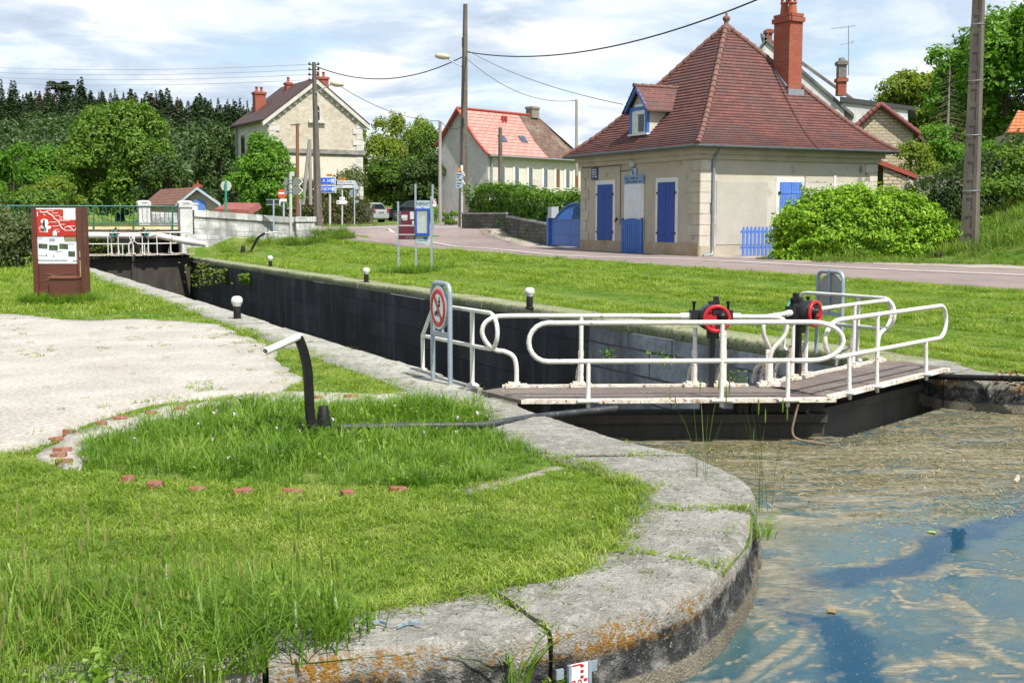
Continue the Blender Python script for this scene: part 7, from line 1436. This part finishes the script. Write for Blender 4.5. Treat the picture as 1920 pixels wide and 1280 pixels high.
def conifer_mesh(seed, h, r):
    g = np.random.default_rng(seed); n = 520; z = 1 - g.uniform(0, 1, n) ** .55 * 1.0; tier = np.floor(z * 11) / 11; rad = r * (1.02 - z) * (.75 + .5 * (z - tier) * -6 + .35) * g.uniform(.35, 1.1, n); a = g.uniform(0, 6.28, n) + np.round(g.uniform(0, 6, n))
    c = np.column_stack([np.cos(a) * rad, np.sin(a) * rad, h * (.06 + .94 * z) - rad * .28]); nn = np.column_stack([np.cos(a) * .5, np.sin(a) * .5, np.full(n, .9)]) + g.normal(size=(n, 3)) * .35; nn /= np.linalg.norm(nn, axis=1)[:, None]
    return leaf_quads(c, nn, .95, .42, g)
protos = []
for k, (h_, r_, lm, nm, lab) in enumerate(((11, 2.3, DARKG, 'spruce_tree', 'dark green spruce standing in the forest on the far hill'), (9.5, 2.6, DARKG, 'spruce_tree', 'dark green spruce standing in the forest on the far hill'), (12.5, 2.0, DARKG, 'spruce_tree', 'dark green spruce standing in the forest on the far hill'), (9.5, 2.2, BROWNC, 'ailing_conifer', 'brownish ailing conifer in the forest on the far hill'))):
    protos.append((conifer_mesh(200 + k, h_, r_), lm, nm, lab, h_))
g = np.random.default_rng(5); place = []
for px in np.arange(-110, 520, 6.2): place.append((px + g.uniform(-3, 3), g.uniform(292, 306)))
for _ in range(230): place.append((g.uniform(-130, 515), 296 - 75 * g.random() ** 1.3))
made = [None] * 4
for j, (px, Y) in enumerate(place):
    k = int(g.choice(4, p=[.34, .30, .24, .12])); X = (px - 960) * Y / FPX; z = float(hill_z(np.array(X), np.array(Y))); (v, q), lm, nm, lab, h_ = protos[k]
    if made[k] is None:
        o = npmesh(nm, v, q, lm); made[k] = o
    else: o = made[k].copy(); COL.objects.link(o)
    o.location = (X, Y, z - .3); s = .28 + .40 * g.random() ** 1.6; q_ = g.uniform(1.1, 1.75); o.scale = (s * q_, s * q_, s); o.rotation_euler = (0, 0, g.uniform(0, 6.28)); tagp(o, lab, 'conifer', 'conifers on the far hill')
cx = (128 - 960) * 298 / FPX; cb = Vector((cx, 298, float(hill_z(np.array(cx), np.array(298.0))))); ced = tree('cedar_tree', 'flat topped cedar on the skyline of the far hill', 'tree', cb, 6.2, 3.4, DARKG, 2600, .55, 71, 16, .55, .3, lobe_r=(.2, .36)); 
# distant treeline so that the ground never ends bare
def treeline():
    g = np.random.default_rng(88); n = 420; px = g.uniform(480, 2300, n); Y = g.uniform(150, 240, n); X = (px - 960) * Y / FPX; r = g.uniform(1.6, 3.0, n); k = 46; Z = hgt(X, Y) + r * .5
    e = g.normal(size=(n * k, 3)); e /= np.linalg.norm(e, axis=1)[:, None]; c = np.repeat(np.column_stack([X, Y, Z]), k, 0) + e * np.repeat(r, k)[:, None] * g.uniform(.7, 1.08, (n * k, 1)); nn = e + g.normal(size=e.shape) * .5; nn /= np.linalg.norm(nn, axis=1)[:, None]; v, q = leaf_quads(c, nn, 1.0, .6, g)
    tagp(npmesh('distant_woods', v, q, MATS['far broad leaf forest']), 'far line of woods behind the houses', 'woods', None, 'stuff')
treeline()
# ================================================================= grass
SRC = bpy.data.collections.new('grass_sources')
def blade_clump(n, h, rad, width, lean, seed, m, seedhead=0, flat=False):
    g = random.Random(seed); vs, fs = [], []
    for i in range(n):
        a = g.uniform(0, 6.283); r = rad * math.sqrt(g.random()); bx, by = r * math.cos(a), r * math.sin(a); d = g.uniform(0, 6.283) if g.random() < .6 else a
        hh = h * g.uniform(.55, 1.2); ln = hh * lean * g.uniform(.3, 1.5); w = width * g.uniform(.7, 1.3); px, py = -math.sin(d) * w / 2, math.cos(d) * w / 2; k = len(vs)
        for t, ww in ((0, 1), (.4, .95), (.75, .65)):
            x = bx + math.cos(d) * ln * t * t; y = by + math.sin(d) * ln * t * t; z = hh * (t - .22 * lean * t * t); z = max(z, .004) if flat else z
            vs += [(x + px * ww, y + py * ww, z), (x - px * ww, y - py * ww, z)]
        vs.append((bx + math.cos(d) * ln, by + math.sin(d) * ln, hh * (1 - .30 * lean)))
        fs += [(k, k + 1, k + 3, k + 2), (k + 2, k + 3, k + 5, k + 4), (k + 4, k + 5, k + 6)]
        if seedhead and i < seedhead:
            tip = Vector(vs[-1]); b0 = len(vs); q = hh * .16
            for j in range(4):
                z = q * (j / 3); rr = (.003, .0055, .0045, .001)[j] * min(1, h / .3)
                vs += [tuple(tip + Vector((rr * math.cos(c), rr * math.sin(c), z))) for c in (0, 2.1, 4.2)]
            for j in range(3):
                for c in range(3): fs.append((b0 + j * 3 + c, b0 + j * 3 + (c + 1) % 3, b0 + j * 3 + 3 + (c + 1) % 3, b0 + j * 3 + 3 + c))
    me = bpy.data.meshes.new('clump'); me.from_pydata(vs, [], fs); me.update(); me.materials.append(m); return me
def leafy_clump(n, h, rad, leaf, seed, m):
    g = np.random.default_rng(seed); c = np.column_stack([g.normal(0, rad * .5, n), g.normal(0, rad * .5, n), g.uniform(.1, 1, n) * h]); nn = g.normal(size=(n, 3)) * .5 + [0, 0, .9]; nn /= np.linalg.norm(nn, axis=1)[:, None]; v, f = leaf_quads(c, nn, leaf, .62, g)
    me = bpy.data.meshes.new('clump'); me.from_pydata(v.tolist(), [], f.tolist()); me.update(); me.materials.append(m); return me
LAWN = leafmat('mown lawn blade', [(.095, .175, .013), (.165, .265, .020), (.25, .345, .036), (.42, .45, .15)], .42, .5, .35, True)
MEADOW = leafmat('long meadow blade', [(.055, .13, .010), (.105, .215, .016), (.17, .285, .026), (.28, .37, .075)], .42, .42, .4, True)
BANKG = leafmat('rank bank grass', [(.055, .115, .012), (.11, .19, .02), (.18, .255, .04), (.33, .33, .12)], .4, .5, .15, True)
DRY = leafmat('dry grass clippings', [(.055, .085, .018), (.10, .14, .035), (.20, .21, .09), (.32, .29, .16)], .2, .7, 1)
def kit(name, meshes):
    c = bpy.data.collections.new(name)
    for i, me in enumerate(meshes):
        o = bpy.data.objects.new('%s_%02d' % (name, i), me); c.objects.link(o)
    return c
def scatter(name, label, cat, pts, kitc, scl, tilt=.12, rng=NP):
    """one stuff object: clumps placed on its vertices by geometry nodes"""
    n = len(pts); me = bpy.data.meshes.new(name); me.vertices.add(n); me.vertices.foreach_set('co', np.asarray(pts, np.float32).ravel())
    for nm, ty, val in (('rot', 'FLOAT_VECTOR', np.column_stack([rng.uniform(-tilt, tilt, n), rng.uniform(-tilt, tilt, n), rng.uniform(0, 6.283, n)])), ('scl', 'FLOAT', scl), ('idx', 'INT', rng.integers(0, 1000, n))):
        a = me.attributes.new(nm, ty, 'POINT'); a.data.foreach_set('vector' if ty == 'FLOAT_VECTOR' else 'value', np.asarray(val, np.int32 if ty == 'INT' else np.float32).ravel())
    o = bpy.data.objects.new(name, me); COL.objects.link(o); tagp(o, label, cat, None, 'stuff')
    nt = bpy.data.node_groups.new(name, 'GeometryNodeTree'); nt.interface.new_socket('Geometry', in_out='INPUT', socket_type='NodeSocketGeometry'); nt.interface.new_socket('Geometry', in_out='OUTPUT', socket_type='NodeSocketGeometry')
    N, L = nt.nodes, nt.links; gi = N.new('NodeGroupInput'); go = N.new('NodeGroupOutput'); ip = N.new('GeometryNodeInstanceOnPoints'); ci = N.new('GeometryNodeCollectionInfo')
    ci.inputs['Collection'].default_value = kitc; ci.inputs['Separate Children'].default_value = True; ci.inputs['Reset Children'].default_value = True
    def at_(nm, ty): a = N.new('GeometryNodeInputNamedAttribute'); a.data_type = ty; a.inputs['Name'].default_value = nm; return [s for s in a.outputs if s.enabled and s.name == 'Attribute'][0]
    L.new(gi.outputs[0], ip.inputs['Points']); L.new(ci.outputs[0], ip.inputs['Instance']); ip.inputs['Pick Instance'].default_value = True; L.new(at_('idx', 'INT'), ip.inputs['Instance Index'])
    e2r = N.new('FunctionNodeEulerToRotation'); L.new(at_('rot', 'FLOAT_VECTOR'), e2r.inputs[0]); L.new(e2r.outputs[0], ip.inputs['Rotation']); L.new(at_('scl', 'FLOAT'), ip.inputs['Scale']); L.new(ip.outputs[0], go.inputs[0])
    md = o.modifiers.new('scatter', 'NODES'); md.node_group = nt; return o
def fillpoly(poly, dens, holes=(), rng=NP, cull=True):
    """random points in a plan polygon, dens(x, y) per square metre"""
    p = np.array([q[:2] for q in poly], float); x0, y0 = p.min(0); x1, y1 = p.max(0); cell = 2.0; out = []
    for cx in np.arange(x0, x1, cell):
        for cy in np.arange(y0, y1, cell):
            mx, my = cx + cell / 2, cy + cell / 2
            if cull and (my < 1.5 or abs(mx) > .60 * my + 3.0): continue
            k = rng.poisson(dens(mx, my) * cell * cell)
            if k: out.append(np.column_stack([rng.uniform(cx, cx + cell, k), rng.uniform(cy, cy + cell, k)]))
    q = np.concatenate(out); m = inpoly(q, p)
    for h in holes: m &= ~inpoly(q, h)
    return q[m]
def ground(q, dz=-.035): return np.column_stack([q, hgt(q[:, 0], q[:, 1]) + dz])
KL = kit('lawn_kit', [blade_clump(20, .046, .06, .0042, 1.0, i, LAWN) for i in range(7)] + [blade_clump(16, .034, .07, .0045, 1.6, 20 + i, LAWN) for i in range(3)] + [leafy_clump(9, .03, .06, .022, 30, LAWN), blade_clump(9, .03, .09, .004, 2.2, 33, DRY)])
KM = kit('meadow_kit', [blade_clump(18, .20, .07, .0062, .75, 40 + i, MEADOW) for i in range(5)] + [blade_clump(12, .15, .08, .010, 1.0, 50 + i, MEADOW) for i in range(2)] + [leafy_clump(22, .12, .10, .035, 55, MEADOW), leafy_clump(18, .09, .10, .03, 56, BANKG)])
KS = kit('seed_kit', [blade_clump(5, .42, .05, .0035, .35, 60 + i, BANKG, 3) for i in range(3)] + [blade_clump(14, .26, .06, .0075, .8, 66 + i, MEADOW) for i in range(5)] + [leafy_clump(14, .14, .12, .05, 68, MEADOW)])
KB = kit('bank_kit', [blade_clump(22, .50, .22, .013, .6, 70 + i, BANKG) for i in range(4)] + [blade_clump(16, .42, .2, .02, .8, 76 + i, MEADOW) for i in range(2)] + [leafy_clump(40, .35, .3, .08, 79, MEADOW)])
KC = kit('clipping_kit', [blade_clump(7, .016, .06, .0035, 3.0, 80 + i, DRY, 0, True) for i in range(4)] + [blade_clump(10, .02, .045, .004, 2.4, 86, LAWN, 0, True)])
outer = [p[0] for p in quay_pairs]; inner = [p[1] for p in quay_pairs]
LEFT = [tuple(ST(49.5, TL - .58)[:2]), tuple(ST(11.0, TL - .52)[:2]), (-1.22, 11.25), (-.85, 11.1), (-.95, 10.75), (-.36, 9.95), (-.30, 9.3), (-.02, 8.6)] + inner + [(-14, 3), (-30, 20), (-60, 60), (-36, 55)]
TALLP = [tuple(G(*q)[:2]) for q in [(130, 855), (185, 800), (300, 768), (420, 752), (540, 738), (700, 745), (790, 750), (890, 780), (905, 800), (1000, 835), (1045, 856), (900, 900), (760, 908), (500, 902), (250, 886), (150, 872)]]
def dl(x, y): d = math.hypot(x, y); return 850 if d < 6.5 else 560 if d < 9 else 240 if d < 13 else 110 if d < 20 else 40 if d < 32 else 15
def ragged(q, holes, w, amp): # keeps grass out of bare patches with a frayed edge
    m = np.ones(len(q), bool); j = (np.column_stack([fbm(q[:, 0] * 2.2, q[:, 1] * 2.2, 301, 4), fbm(q[:, 0] * 2.2 + 50, q[:, 1] * 2.2, 305, 4)]) - .5) * amp + NP.normal(0, w, q.shape)
    for h in holes: m &= ~inpoly(q + j, h)
    return q[m]
q = fillpoly(LEFT, dl); q = ragged(q, [GP], .06, 1.1); q = ragged(q, [BP, CPS], .03, .25); q = q[~inpoly(q, TALLP)]
d = np.hypot(q[:, 0], q[:, 1]); sc = np.where(d < 9, .82, np.where(d < 14, 1.05, np.where(d < 22, 1.6, np.where(d < 34, 2.3, 3.3)))) * (.75 + .6 * fbm(q[:, 0] * 1.1, q[:, 1] * 1.1, 311, 4)) * NP.uniform(.7, 1.25, len(q))
scatter('lawn_grass', 'mown grass on the near bank around the gravel and along the quay', 'grass', ground(q), KL, sc)
# sparse weeds in the gravel and on the strip
q = fillpoly(GP, lambda x, y: 20); m = fbm(q[:, 0] * .9, q[:, 1] * .9, 321, 4) > .545; m |= (NP.random(len(q)) < .03); q = q[m]
q2 = fillpoly(BP, lambda x, y: 110); m = fbm(q2[:, 0] * 2.5, q2[:, 1] * 2.5, 323, 3) > .50; q = np.concatenate([q, q2[m]]); scatter('gravel_weeds', 'sparse low weeds growing through the gravel', 'weeds', ground(q, -.004), KL, NP.uniform(.5, 1.1, len(q)))
q = fillpoly(TALLP, lambda x, y: 200); q = ragged(q, [CPS, BP], .02, .16); k = fbm(q[:, 0] * 1.4, q[:, 1] * 1.4, 331, 4); scatter('tall_grass', 'longer tufted grass inside the curved brick edging around the lever', 'grass', ground(q), KM, (.25 + .80 * k) * NP.uniform(.6, 1.2, len(q)))
# tuft by the concrete pad, panel foot, board foot, parapet end
def blob(x, y, r, n, z=0.0): c = G(x, y, z); return np.array([c.x, c.y]) + NP.normal(0, r, (n, 2)) * np.array([1, 1.3])
q = np.concatenate([blob(820, 776, .16, 70), blob(860, 785, .12, 30), blob(770, 778, .16, 40), blob(500, 800, .3, 60), blob(540, 790, .3, 50)]); scatter('tall_grass', 'tuft of long broad grass beside the concrete pad by the guard rail', 'grass', ground(q), KM, NP.uniform(.8, 1.35, len(q)))
q = np.concatenate([np.column_stack([NP.uniform(-9.45, -8.2, 220), NP.normal(23.25, .18, 220)]), np.column_stack([NP.uniform(-9.5, -8.1, 80), NP.normal(23.9, .2, 80)])]); scatter('tall_grass', 'unmown grass around the foot of the brown panel', 'grass', ground(q), KM, NP.uniform(.8, 1.6, len(q)))
bd = P(776, 508, 35.3); q = np.column_stack([NP.normal(bd.x, .5, 160), NP.normal(35.2, .25, 160)]); scatter('tall_grass', 'unmown grass around the foot of the lawn notice board', 'grass', ground(q), KM, NP.uniform(.9, 1.9, len(q)))
q = np.concatenate([np.array(ST(NP.uniform(51.2, 52.7), 16.7 - 4.6 * NP.random() ** 2)[:2])[None] for _ in range(260)]); scatter('tall_grass', 'long grass along the foot of the white parapet and its end', 'grass', ground(q), KB, NP.uniform(.45, 1.0, len(q)))
# foreground left: rank grass with seed heads
FG = [(-2.6, 2.9), (-1.3, 3.9), (-.66, 4.37), (-.50, 4.75), (-.95, 5.2), (-1.5, 5.9), (-2.6, 6.0), (-3.6, 5.0)]
q = fillpoly(FG, lambda x, y: 260); w = np.clip((5.7 - q[:, 1]) / 1.0, .12, 1) * np.clip((-.25 - q[:, 0]) / .5, .55, 1); q, w = q[NP.random(len(q)) < w + .08], None; scatter('tall_grass', 'rank grass with pale seed heads in the bottom left corner', 'grass', ground(q), KS, NP.uniform(.5, 1.05, len(q)) * np.clip((6.3 - q[:, 1]) / 1.5, .4, 1.0))
# the lawn across the lock
RIGHT = [tuple(ST(s, t)[:2]) for s, t in [(10.6, 10.35), (50, 10.4), (52.7, 10.4), (52.7, 14.5), (51.3, 15.9), (48, 17.1), (40, 17.3), (25, 17.4), (15, 17.7), (6, 18.5), (-4, 19.6)]] + [(14, 9.8), (9.35, 11.15), (6.75, 12.0), (5.4, 12.55), (5.0, 13.0)]
q = fillpoly(RIGHT, lambda x, y: 210 if y < 17 else 130 if y < 24 else 70 if y < 34 else 34); d = np.hypot(q[:, 0], q[:, 1]); tt = q[:, 0] * V.x + q[:, 1] * V.y; ss = q[:, 0] * U.x + q[:, 1] * U.y
sc = np.where(d < 18, 1.3, np.where(d < 26, 1.6, np.where(d < 36, 2.1, 2.8))) * (.50 + .80 * sst(.3, .7, fbm(tt * 2.9, ss * .05, 341, 3))) * NP.uniform(.7, 1.25, len(q)); scatter('lawn_grass', 'mown lawn between the lock and the road', 'grass', ground(q), KL, sc)
q = fillpoly([tuple(ST(s, t)[:2]) for s, t in [(10.4, 9.95), (50, 9.95), (50, 10.5), (10.4, 10.5)]], lambda x, y: 40 if y < 24 else 14); m = fbm(q[:, 0] * .8, q[:, 1] * .8, 351, 4) > .48; q = q[m]; scatter('coping_moss', 'moss and grass clippings over the lawn-side coping', 'moss', ground(q, .012), KC, NP.uniform(1.2, 2.6, len(q)))
# rank grass on the bank beside and behind the lock house, verges
BK = [(8.5, 34.4), (9.5, 33.6), (13.3, 31.4), (20, 28.5), (30, 26), (45, 40), (45, 75), (16, 62), (15.2, 46.2), (30, 46.2), (30, 45.4), (14.6, 45.4), (13.6, 42.5), (11.5, 38.6)]
q = fillpoly(BK, lambda x, y: 16 if y < 46 else 7); k = fbm(q[:, 0] * .5, q[:, 1] * .5, 361, 4); scatter('bank_grass', 'rank flowering grass on the bank around the big concrete pole', 'grass', ground(q), KB, (.5 + .9 * k) * NP.uniform(.6, 1.2, len(q)) * np.where(q[:, 1] < 34.4 + .0 * q[:, 0], .55, 1))
q = np.concatenate([fillpoly([tuple(ST(s, t)[:2]) for s, t in [(31, 22.9), (28, 23.6), (22, 25.2), (12, 28.6), (12, 30), (22, 26.5), (28, 25), (31, 24)]], lambda x, y: 25), fillpoly([tuple(ST(s, t)[:2]) for s, t in [(60.2, 13), (66, 16.5), (72, 19.8), (82, 25), (82, 30), (70, 24), (60.5, 17)]], lambda x, y: 0.01 + 5), fillpoly([tuple(ST(s, t)[:2]) for s, t in [(47, 22.6), (52, 23.7), (57, 25), (59.5, 26.4), (59, 27.2), (52, 25), (47, 23.6)]], lambda x, y: 5)]); scatter('verge_grass', 'short weedy grass along the far road edge', 'grass', ground(q), KB, NP.uniform(.25, .5, len(q)))
q = fillpoly([(-60, 46), (-18.5, 46), (-16, 60), (-14, 90), (-70, 110)], lambda x, y: 2.2); scatter('bank_grass', 'rough grass beyond the bridge on the left', 'grass', ground(q), KB, NP.uniform(.6, 1.3, len(q)))
# clippings and weeds on the quay stones
QP = outer[:-2] + inner[:-2][::-1]; q = fillpoly(QP, lambda x, y: 190); m = fbm(q[:, 0] * 3.0, q[:, 1] * 3.0, 371, 4); q = q[m + NP.normal(0, .05, len(q)) > .57]; scatter('grass_clippings', 'dry grass clippings lying on the near quay stones', 'clippings', np.column_stack([q, np.full(len(q), .008)]), KC, NP.uniform(.5, 1.3, len(q)), .05)
def joint_pts(i, n, k=14): a, b = Vector(outer[i]), Vector(inner[i]); return np.array([a.lerp(b, random.uniform(.05, 1.0)) + Vector((random.gauss(0, .02), random.gauss(0, .02))) for _ in range(n)])
q = np.concatenate([joint_pts(3, 34), joint_pts(5, 34), joint_pts(8, 16), joint_pts(0, 18), np.array([Vector(inner[i]).lerp(Vector(inner[i + 1]), random.random()) + Vector((random.gauss(.03, .05), random.gauss(0, .05))) for i in range(0, 11) for _ in range(26)])]); scatter('joint_weeds', 'small weeds rooted in the joints and edges of the near quay', 'weeds', np.column_stack([q, np.full(len(q), -.012)]), KL, NP.uniform(.6, 1.35, len(q)))
gp2 = [tuple(p[0]) for p in gate_pairs]; gi2 = [tuple(p[1]) for p in gate_pairs]; q = fillpoly(gp2 + gi2[::-1], lambda x, y: 120); m = fbm(q[:, 0] * 2.2, q[:, 1] * 2.2, 381, 4); q = q[m + NP.normal(0, .05, len(q)) > .60]; scatter('grass_clippings', 'clippings on the quay stones beside the black rod', 'clippings', np.column_stack([q, np.full(len(q), .008)]), KC, NP.uniform(.5, 1.2, len(q)), .05)
ls = fillpoly([tuple(ST(s, t)[:2]) for s, t in [(10.6, 4.0), (48, 4.0), (48, 4.6), (10.6, 4.6)]], lambda x, y: 60 if y < 20 else 18); m = fbm(ls[:, 0] * 1.2, ls[:, 1] * 1.2, 385, 4) + (4.35 - (ls[:, 0] * V.x + ls[:, 1] * V.y)) * .25 > .56; ls = ls[m]; scatter('grass_clippings', 'clippings along the pale kerb of the gravel bank', 'clippings', np.column_stack([ls, np.full(len(ls), .01)]), KC, NP.uniform(.8, 1.8, len(ls)), .05)
# floating weed
KW = kit('weed_kit', [blade_clump(7, .010, .10, .0042, 8.0, 90 + i, leafmat('floating weed', [(.03, .03, .012), (.10, .095, .03), (.26, .22, .10), (.50, .44, .29)], .1, .6, 1), 0, True) for i in range(4)])
q = np.column_stack([NP.uniform(.9, 8.5, 16000), NP.uniform(5.2, 12.6, 16000)]); m = fbm(q[:, 0] * 1.6, q[:, 1] * 6, 391, 4) * 1.0 + np.clip((q[:, 1] - 8.2) / 5.0, -.5, .26) + NP.normal(0, .07, len(q)) > .60; q = q[m]; gxm = np.array([(.1, 10.4), (2.8, 10.4), (4.6, 12.2), (4.9, 40), (.1, 40)]); q = q[~inpoly(q, gxm)]; q = q[~inpoly(q, outer + [(-10, 20), (1, 20)])]
q = q[~inpoly(q, [p[0] for p in right_pairs] + [(26, 30), (4.4, 30)])]
scatter('floating_weed', 'strands of weed floating on the basin in front of the gates', 'pond weed', np.column_stack([q, np.full(len(q), WZ + .004)]), KW, NP.uniform(.5, 1.3, len(q)), .02)
# single plants one can point at
def tuft(label, base, n, h, rad, w, lean, seed, m_, sh=0, name='grass_tuft'):
    me = blade_clump(n, h, rad, w, lean, seed, m_, sh); o = link_mesh(name, me, None, None, base); tagp(o, label, 'plant'); return o
tuft('tall thin grass stems rising from the quay corner before the water', (1.43, 6.75, -.05), 12, .62, .06, .0035, .22, 401, BANKG, 7)
tuft('grass tuft hanging at the outer corner of the near quay', (1.40, 6.55, -.16), 34, .20, .07, .005, 1.1, 402, MEADOW)
tuft('slender grass stems with seed heads at the water edge behind the quay', (1.20, 7.4, -.02), 9, .50, .06, .0035, .25, 403, BANKG, 4)
tuft('long grass tuft hanging over the quay face left of the water gauge', (.02, 4.50, -.20), 26, .24, .05, .007, .9, 404, MEADOW)
tuft('low weed in the crack just left of the water gauge', (.13, 4.56, -.24), 16, .09, .04, .012, 1.0, 405, LAWN)
for x, y, D_, s_, lab in ((1245, 672, 14.8, 1.0, 'leafy weed on the grey lock wall behind the gate handrail'), (1140, 660, 16.4, .7, 'small fern in a joint of the grey lock wall, left of the leafy weed'), (1388, 715, 14.2, 1.1, 'hanging weed on the lock wall between the two paddle gears')):
    p = P(x, y, D_); me = leafy_clump(46, .20 * s_, .16 * s_, .05, 410 + x, THUJA); o = link_mesh('wall_shrub', me, None, None, (p.x, p.y, p.z - .1)); tagp(o, lab, 'plant')  # leafy weeds and a fern on the wall, small plants rather than shrubs
g = np.random.default_rng(6)
for i, (s_, lab) in enumerate(((49.2, 'largest wall plant beside the far lock gate'), (47.6, 'second wall plant from the far lock gate'), (45.2, 'small wall plant farther along from the far lock gate'), (41.5, 'smallest wall plant on the black chamber wall'))):
    h_ = (1.1, .9, .6, .4)[i]; p = ST(s_, TR - .12, -.35 - h_ * .8); me = leafy_clump(150, h_, .45 * h_ + .1, .13, 430 + i, (YELG, BANKG, YELG, MEADOW)[i]); o = link_mesh('wall_shrub', me, None, None, p); tagp(o, lab, 'plant')
p = P(1896, 726, 11.95); me = leafy_clump(90, .16, .22, .045, 440, leafmat('reddish creeper', [(.10, .03, .012), (.20, .06, .02), (.09, .13, .02), (.26, .12, .03)], .3)); tagp(link_mesh('wall_shrub', me, None, None, p), 'reddish creeper on the shaded far quay at the right frame edge', 'plant')
c = P(1905, 903, G(1905, 903, WZ).y); m = MB(); m.tube([c + Vector((-.02, -.02, 0)), c + Vector((.03, .05, .012)), c + Vector((.08, .16, .01))], [.018, .021, .014], 8); tagp(m.build('driftwood', mat('bleached wood', (.42, .36, .27), (.33, .27, .19), 12, .8, .2), None, c), 'short piece of pale driftwood on the water at the right edge', 'wood')
for x, y, lab in ((1748, 997, 'pale green leaf floating near the blue streak'), (1560, 1145, 'small brownish leaf floating right of the dark streak')):
    c = G(x, y, WZ + .008); m = MB(); m.prism([c + Vector((.022 * math.cos(a) * (1.5 if i % 2 else .9), .026 * math.sin(a) * (1.5 if i % 2 else .9), 0)) for i, a in enumerate(np.linspace(0, 5.6, 9))], (0, 0, .003)); tagp(m.build('floating_leaf', mat('leaf pale green', (.25, .36, .09)) if x > 1740 else mat('leaf brown', (.26, .17, .07)), None, c), lab, 'leaf')
o = MB(); o.tube([G(1700, 487, .4) + Vector((0, .6, .12)), G(1790, 492, .4) + Vector((0, .9, .18))], [.10, .08], 8); tagp(o.build('fallen_log', BARK, None, G(1740, 488, .4)), 'brown log lying in the grass at the foot of the bank', 'log')
BLUESP = mat('faded blue spray paint', (.20, .28, .34), (.27, .34, .38), 30, .9, 0); f = MB()
for pts in ([(690, 1165), (712, 1161), (727, 1166)], [(745, 1172), (765, 1163), (790, 1166)], [(768, 1164), (782, 1160)]):
    pp = [G(*q, .016) for q in pts]
    for a, b in zip(pp[:-1], pp[1:]): n = Vector((-(b - a).y, (b - a).x, 0)).normalized() * .0035; f.prism([a - n, b - n, b + n, a + n], (0, 0, -.012))
tagp(f.build('spray_mark', BLUESP, None, G(740, 1165)), 'faint light blue spray mark on the near quay stone', 'paint mark')
FLW = bpy.data.materials.new('pale flower'); FLW.use_nodes = True; FLW.node_tree.nodes['Principled BSDF'].inputs['Base Color'].default_value = (.62, .52, .58, 1)
def flower_mesh(r, h):
    g = np.random.default_rng(int(r * 1e4)); c = np.tile([0, 0, h], (10, 1)) + g.normal(0, r * .5, (10, 3)); nn = g.normal(size=(10, 3)); nn /= np.linalg.norm(nn, axis=1)[:, None]; v, f = leaf_quads(c, nn, r * 1.6, .8, g); me = bpy.data.meshes.new('flower'); me.from_pydata(v.tolist(), [], f.tolist()); me.materials.append(FLW); return me
KF = kit('flower_kit', [flower_mesh(.007, .12), flower_mesh(.009, .16), flower_mesh(.006, .09)])
q = fillpoly(TALLP, lambda x, y: 4.5); scatter('clover_flowers', 'scattered small pale clover flowers in the longer grass', 'flowers', ground(q), KF, NP.uniform(.7, 1.2, len(q)))
